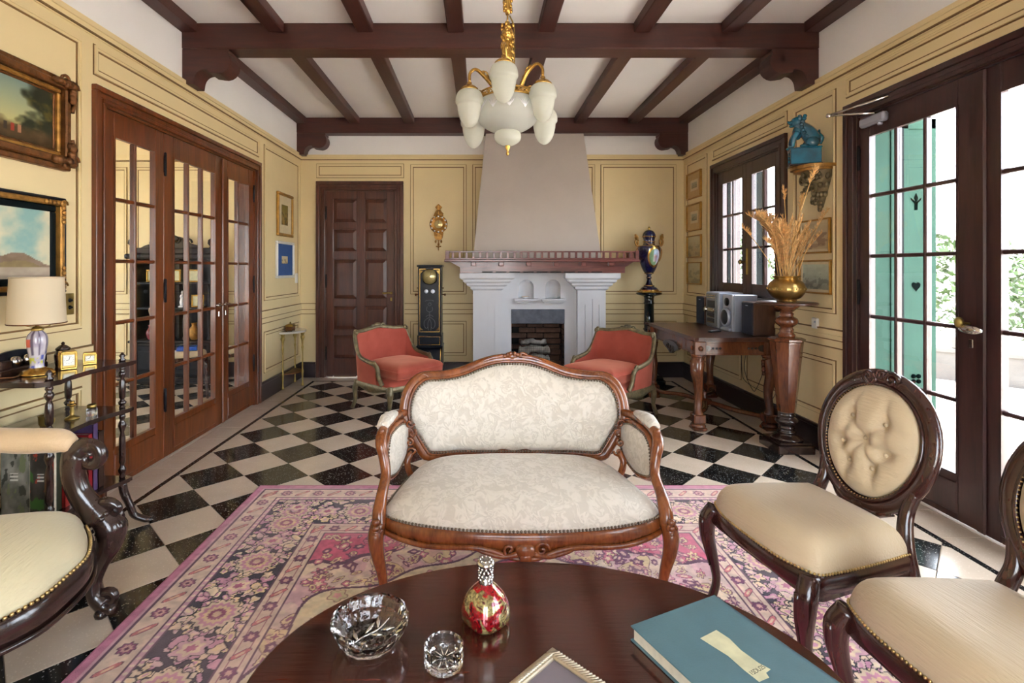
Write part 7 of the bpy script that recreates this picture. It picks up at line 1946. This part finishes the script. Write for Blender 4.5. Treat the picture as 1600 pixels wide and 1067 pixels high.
mb = MB(); mb.tube(cr([(-.05, -.03, .02), (-.02, 0, .0145), (.02, .015, .0145), (.05, .035, .022)], 5), .0022, 5)
for k, (x, y, a) in enumerate(((-.03, -.01, 100), (-.01, .01, 40), (.0, .005, -40), (.02, .018, 80), (.025, .01, -20), (-.03, -.012, -50))):
    d = Vector((math.cos(R(a)), math.sin(R(a)), 0)); p = Vector((x, y, .0155)); q = p + d * .032 + Vector((0, 0, .006)); mb.tube([p, (p + q) / 2, q], [.001, .006, .001], 6, flat=.5)
mb.build('cut_leaf_spray', M['chrome'], at)
q = thing('crystal_salt', 'small round crystal dish on the coffee table', 'dish', (-.077, 1.108, TT))
mb = MB(); mb.lathe([(0, 0), (.034, 0), (.041, .004), (.043, .012), (.043, .043), (.040, .046), (.036, .043), (.034, .022), (.02, .016), (0, .015)], 20, smooth=False); mb.build('bowl', M['crystal'], q)
mb = MB()
for k in range(10): a = k * PI / 5; mb.tube([(.006 * math.cos(a), .006 * math.sin(a), .0165), (.03 * math.cos(a), .03 * math.sin(a), .0185)], [.001, .003], 5, flat=.4)
mb.build('star_cut', M['chrome'], q)
def mosaic():
    m_, nt, bs, out_ = new_mat('red_gold_mosaic_glass'); v = coords(nt)
    vo = nd(nt, 'ShaderNodeTexVoronoi', Scale=210.0); nt.links.new(v, vo.inputs['Vector'])
    no = nd(nt, 'ShaderNodeTexNoise', Scale=26.0, Detail=1.0, Distortion=1.5); nt.links.new(v, no.inputs['Vector'])
    base_ = ramp(nt, no.outputs['Fac'], [(0.0, srgb(84, 8, 22)), (.47, srgb(160, 12, 26)), (.52, srgb(150, 134, 84)), (.63, srgb(160, 148, 100)), (.68, srgb(100, 12, 36))])
    wn_ = nd(nt, 'ShaderNodeTexWhiteNoise'); nt.links.new(vo.outputs['Position'], wn_.inputs['Vector'])
    hs = nd(nt, 'ShaderNodeHueSaturation'); nt.links.new(base_, hs.inputs['Color']); mr = nd(nt, 'ShaderNodeMapRange'); mr.inputs[3].default_value = .45; mr.inputs[4].default_value = 1.35
    nt.links.new(wn_.outputs['Value'], mr.inputs[0]); nt.links.new(mr.outputs[0], hs.inputs['Value']); nt.links.new(hs.outputs[0], bs.inputs['Base Color'])
    bs.inputs['Metallic'].default_value = .55; bs.inputs['Roughness'].default_value = .18; bs.inputs['Coat Weight'].default_value = .8
    bump(nt, bs, wn_.outputs['Value'], .5, .002); return m_
M['mosaic'] = mosaic()
bt = thing('perfume_bottle', 'red and gold mosaic glass bottle with silver neck on the coffee table', 'bottle', (.0147, 1.245, TT), R(40))
def bsec(z, r, p, n=32):
    o_ = []
    for k in range(n):
        t = 2 * PI * k / n; c_, s_ = math.cos(t), math.sin(t); f = (abs(c_) ** p + abs(s_) ** p) ** (-1 / p); o_.append((r * f * c_, r * f * s_, z))
    return o_
secs = [(0, .040, 3), (.003, .047, 3.2), (.012, .052, 3.2), (.03, .053, 3), (.05, .05, 2.8), (.07, .041, 2.5), (.085, .028, 2.2), (.094, .018, 2), (.098, .015, 2)]
mb = MB(); vs = [p for z, r, e in secs for p in bsec(z, r, e)]; n = 32
mb.add(vs, [(i * n + k, i * n + (k + 1) % n, (i + 1) * n + (k + 1) % n, (i + 1) * n + k) for i in range(len(secs) - 1) for k in range(n)] + [tuple(range(n - 1, -1, -1))], 0, True); mb.build('body', M['mosaic'], bt)
mb = MB(); mb.lathe([(.017, .094), (.018, .098), (.0165, .102), (.0165, .135), (.018, .137)], 20)
for r in range(4):
    for k in range(10): a = 2 * PI * (k + r * .5) / 10; mb.ball((.0165 * math.cos(a), .0165 * math.sin(a), .105 + r * .009), (.003, .003, .004), 5, 4)
mb.build('neck_sleeve', M['chrome'], bt)
mb = MB(); mb.lathe([(.018, .136), (.0215, .138), (.022, .142), (.02, .147), (.012, .15), (0, .149)], 20)
for k in range(8): a = k * PI / 4; mb.ball((.013 * math.cos(a), .013 * math.sin(a), .149), .0032, 5, 4)
mb.build('stopper', M['chrome'], bt)
# silver frame lying near the camera
M['champagne'] = plain('champagne_silver', srgb(190, 178, 156), .3, .7, .12, 30)
pf = thing('silver_photo_frame', 'silver rope-patterned frame lying flat at the near table edge', 'frame', (.162, 1.147, TT), R(-46))
W_, H_, fw = .165, .215, .024; M['greyglass'] = plain('dusky_grey_glass', srgb(120, 112, 118), .12, 0, .1, 6)
mb = MB()
for a, b, c, d in ((0, W_, -fw, 0), (0, W_, -H_, -H_ + fw), (0, fw, -H_ + fw, -fw), (W_ - fw, W_, -H_ + fw, -fw)): mb.bev(a, b, c, d, 0, .012, .003)
mb.build('frame', M['champagne'], pf)
mb = MB()
def rope(p, q_, n_):
    for k in range(n_):
        t = (k + .5) / n_; x, y = p[0] + (q_[0] - p[0]) * t, p[1] + (q_[1] - p[1]) * t
        mb.tube([(x - .006, y - .008, .0125), (x + .006, y + .008, .0125)], .0026, 5)
rope((.014, -.012), (W_ - .014, -.012), 18); rope((.014, -H_ + .012), (W_ - .014, -H_ + .012), 18); rope((.012, -H_ + .014), (.012, -.014), 26); rope((W_ - .012, -H_ + .014), (W_ - .012, -.014), 26)
tag(mb.build('rope_moulding', M['champagne'], pf), kind='stuff')
mb = MB(); mb.bb(fw, W_ - fw, -H_ + fw, -fw, .001, .006); mb.build('glass', M['greyglass'], pf)
# blue book
bk = thing('blue_book', 'large worn blue book with a paper label on the coffee table', 'book', (.346, 1.181, TT), math.atan2(.11, .242))
W_, H_ = .266, .37
mb = MB(); mb.bev(0, W_, -H_, 0, .0, .004, .0015); mb.bev(0, W_, -H_, 0, .031, .035, .0015); mb.bev(W_ - .005, W_ + .002, -H_, 0, .0, .035, .0018); mb.build('cover', M['bookblue'], bk)
mb = MB(); mb.bb(.006, W_ - .004, -H_ + .006, -.006, .004, .031); mb.build('page_block', M['paper'], bk)
mb = MB()
lp = [(.112, -.098), (.166, -.094), (.170, -.125), (.163, -.16), (.165, -.20), (.172, -.222), (.155, -.224), (.150, -.235), (.122, -.234), (.121, -.20), (.124, -.16), (.118, -.13)]
mb.prism(lp, .0351, .0356, 'xy'); lbm = mb.build('paper_label', M['label'], bk)
fc = bpy.data.curves.new('label_lettering', 'FONT'); fc.body = '15DU25'; fc.size = .014; fc.space_character = .9
fo = bpy.data.objects.new('label_lettering', fc); COL.objects.link(fo)
me = bpy.data.meshes.new_from_object(fo); bpy.data.objects.remove(fo); bpy.data.curves.remove(fc); me.materials.clear(); me.materials.append(M['ink'])
lo = link('label_lettering', me, lbm, (.123, -.218, .0358), R(3))

# ---------------------------------------------------------------- chandelier
cx, cyy = .152, 2.80
cd = thing('chandelier', 'gilt brass chandelier with frosted acorn shades and a glass bowl', 'chandelier', (cx, cyy, 0))
mb = MB(); mb.lathe(cr([(.0, 2.025), (.03, 2.03), (.062, 2.048), (.073, 2.07), (.070, 2.095), (.058, 2.106)], 3), 32); mb.build('lower_bulb', M['opal'], cd)
mb = MB(); mb.lathe(cr([(.056, 2.104), (.10, 2.115), (.145, 2.145), (.165, 2.18), (.166, 2.21), (.152, 2.25), (.148, 2.275)], 4), 40); bw_ = mb.build('glass_bowl', M['bowlglass'], cd)
mb = MB()
for k in range(12):
    a0 = k * 2 * PI / 12
    for f in (-.6, -.3, 0, .3, .6):
        p = [(.1665 * math.cos(a0), .1665 * math.sin(a0), 2.195), (.163 * math.cos(a0 + f * .22), .163 * math.sin(a0 + f * .22), 2.225), (.154 * math.cos(a0 + f * .36), .154 * math.sin(a0 + f * .36), 2.252 - abs(f) * .012)]
        mb.tube(p, [.003, .0028, .001], 5)
mb.build('star_cutting', M['ceramicwhite'], bw_)
mb = MB(); mb.lathe([(.0, 1.972), (.006, 1.976), (.009, 1.986), (.005, 1.996), (.009, 2.006), (.014, 2.016), (.012, 2.024), (.018, 2.03)], 12); mb.build('drop_finial', M['gold'], cd)
mb = MB()
for k in range(36): a = k * PI / 18; mb.tube(spiral((.152 * math.cos(a), .152 * math.sin(a), 2.288), .012, 1.0, 8, 'xz', k), .0035, 4)
for z in (2.274, 2.303): mb.tube([(.152 * math.cos(a), .152 * math.sin(a), z) for a in np.linspace(0, 2 * PI, 49)[:-1]], .005, 6, closed=True)
mb.build('pierced_rim', M['gold'], cd)
mb = MB(); mb.lathe(cr([(.02, 2.30), (.035, 2.33), (.03, 2.37), (.018, 2.40), (.03, 2.43), (.022, 2.47), (.03, 2.49), (.034, 2.52), (.028, 2.55), (.026, 2.60), (.034, 2.63), (.026, 2.66), (.014, 2.685), (.012, 2.70)], 3), 16)
rs = random.Random(2)
for k in range(70): z = rs.uniform(2.45, 2.69); a = rs.uniform(0, 6.28); mb.ball((.03 * math.cos(a), .03 * math.sin(a), z), (.010, .010, .014), 5, 4)
for k in range(3): a = k * 2.094; mb.tube([(.03 * math.cos(a), .03 * math.sin(a), 2.33), (.15 * math.cos(a), .15 * math.sin(a), 2.30)], .005, 5)
mb.build('stem', M['gold'], cd)
mb = MB(); mb.lathe([(.010, 2.74), (.016, 2.76), (.022, 2.79), (.016, 2.82), (.024, 2.85), (.014, 2.9), (.010, 2.95), (.010, 3.12), (.03, 3.14), (.06, 3.17), (.065, 3.199)], 14)
for k in range(26): z = rs.uniform(2.76, 2.87); a = rs.uniform(0, 6.28); mb.ball((.02 * math.cos(a), .02 * math.sin(a), z), (.009, .009, .012), 5, 4)
mb.tube([(0, .012 * math.cos(t), 2.72 + .026 * math.sin(t)) for t in np.linspace(0, 2 * PI, 13)[:-1]], .0045, 5, closed=True); mb.build('ceiling_rod', M['gold'], cd)
mb = MB(); mb.tube(cr([(.012, .01, 2.74), (.035, .01, 2.68), (.038, .01, 2.55), (.036, .01, 2.36), (.02, .01, 2.31)], 5), .004, 6); mb.build('flex', M['brass'], cd)
arms = [(-.031, -.21, 2.41), (-.206, -.10, 2.315), (.179, -.10, 2.345), (-.186, .10, 2.255), (.213, .10, 2.275)]
for dx, dy, zc in arms:
    rr = math.hypot(dx, dy); ux, uy = dx / rr, dy / rr
    A = cr([(ux * .03, uy * .03, 2.36), (ux * .075, uy * .075, max(2.33, zc - .01)), (ux * rr * .55, uy * rr * .55, zc + .055), (ux * rr * .82, uy * rr * .82, zc + .095), (dx * .98, dy * .98, zc + .07), (dx, dy, zc + .02)], 5)
    mb = MB(); mb.tube(A, lerp_list([.009, .011, .011, .009, .008, .008], len(A)), 8)
    for k in (6, 8, 10, 12): p = A[k]; mb.ball((p[0], p[1], p[2] + .008), (.012, .012, .014), 5, 4)
    P = A[9]; mb.tube(cr([P, (P[0] + ux * .01, P[1] + uy * .01, P[2] + .04), (P[0] + ux * .035, P[1] + uy * .035, P[2] + .05)], 3), lerp_list([.007, .005, .002], 7), 5); mb.build('arm', M['gold'], cd)
    mb = MB(); mb.lathe([(.008, zc + .025), (.014, zc + .018), (.012, zc + .01), (.03, zc + .0), (.045, zc - .012), (.05, zc - .022), (.044, zc - .026)], 18, (dx, dy, 0)); mb.build('shade_cap', M['gold'], cd)
    mb = MB(); mb.lathe([(r, zc + z) for r, z in cr([(.044, -.02), (.062, -.035), (.072, -.062), (.0735, -.085), (.066, -.098), (.0635, -.103), (.060, -.13), (.05, -.17), (.033, -.2), (.014, -.215), (0, -.218)], 3)], 24, (dx, dy, 0)); mb.build('glass_shade', M['opal'], cd)
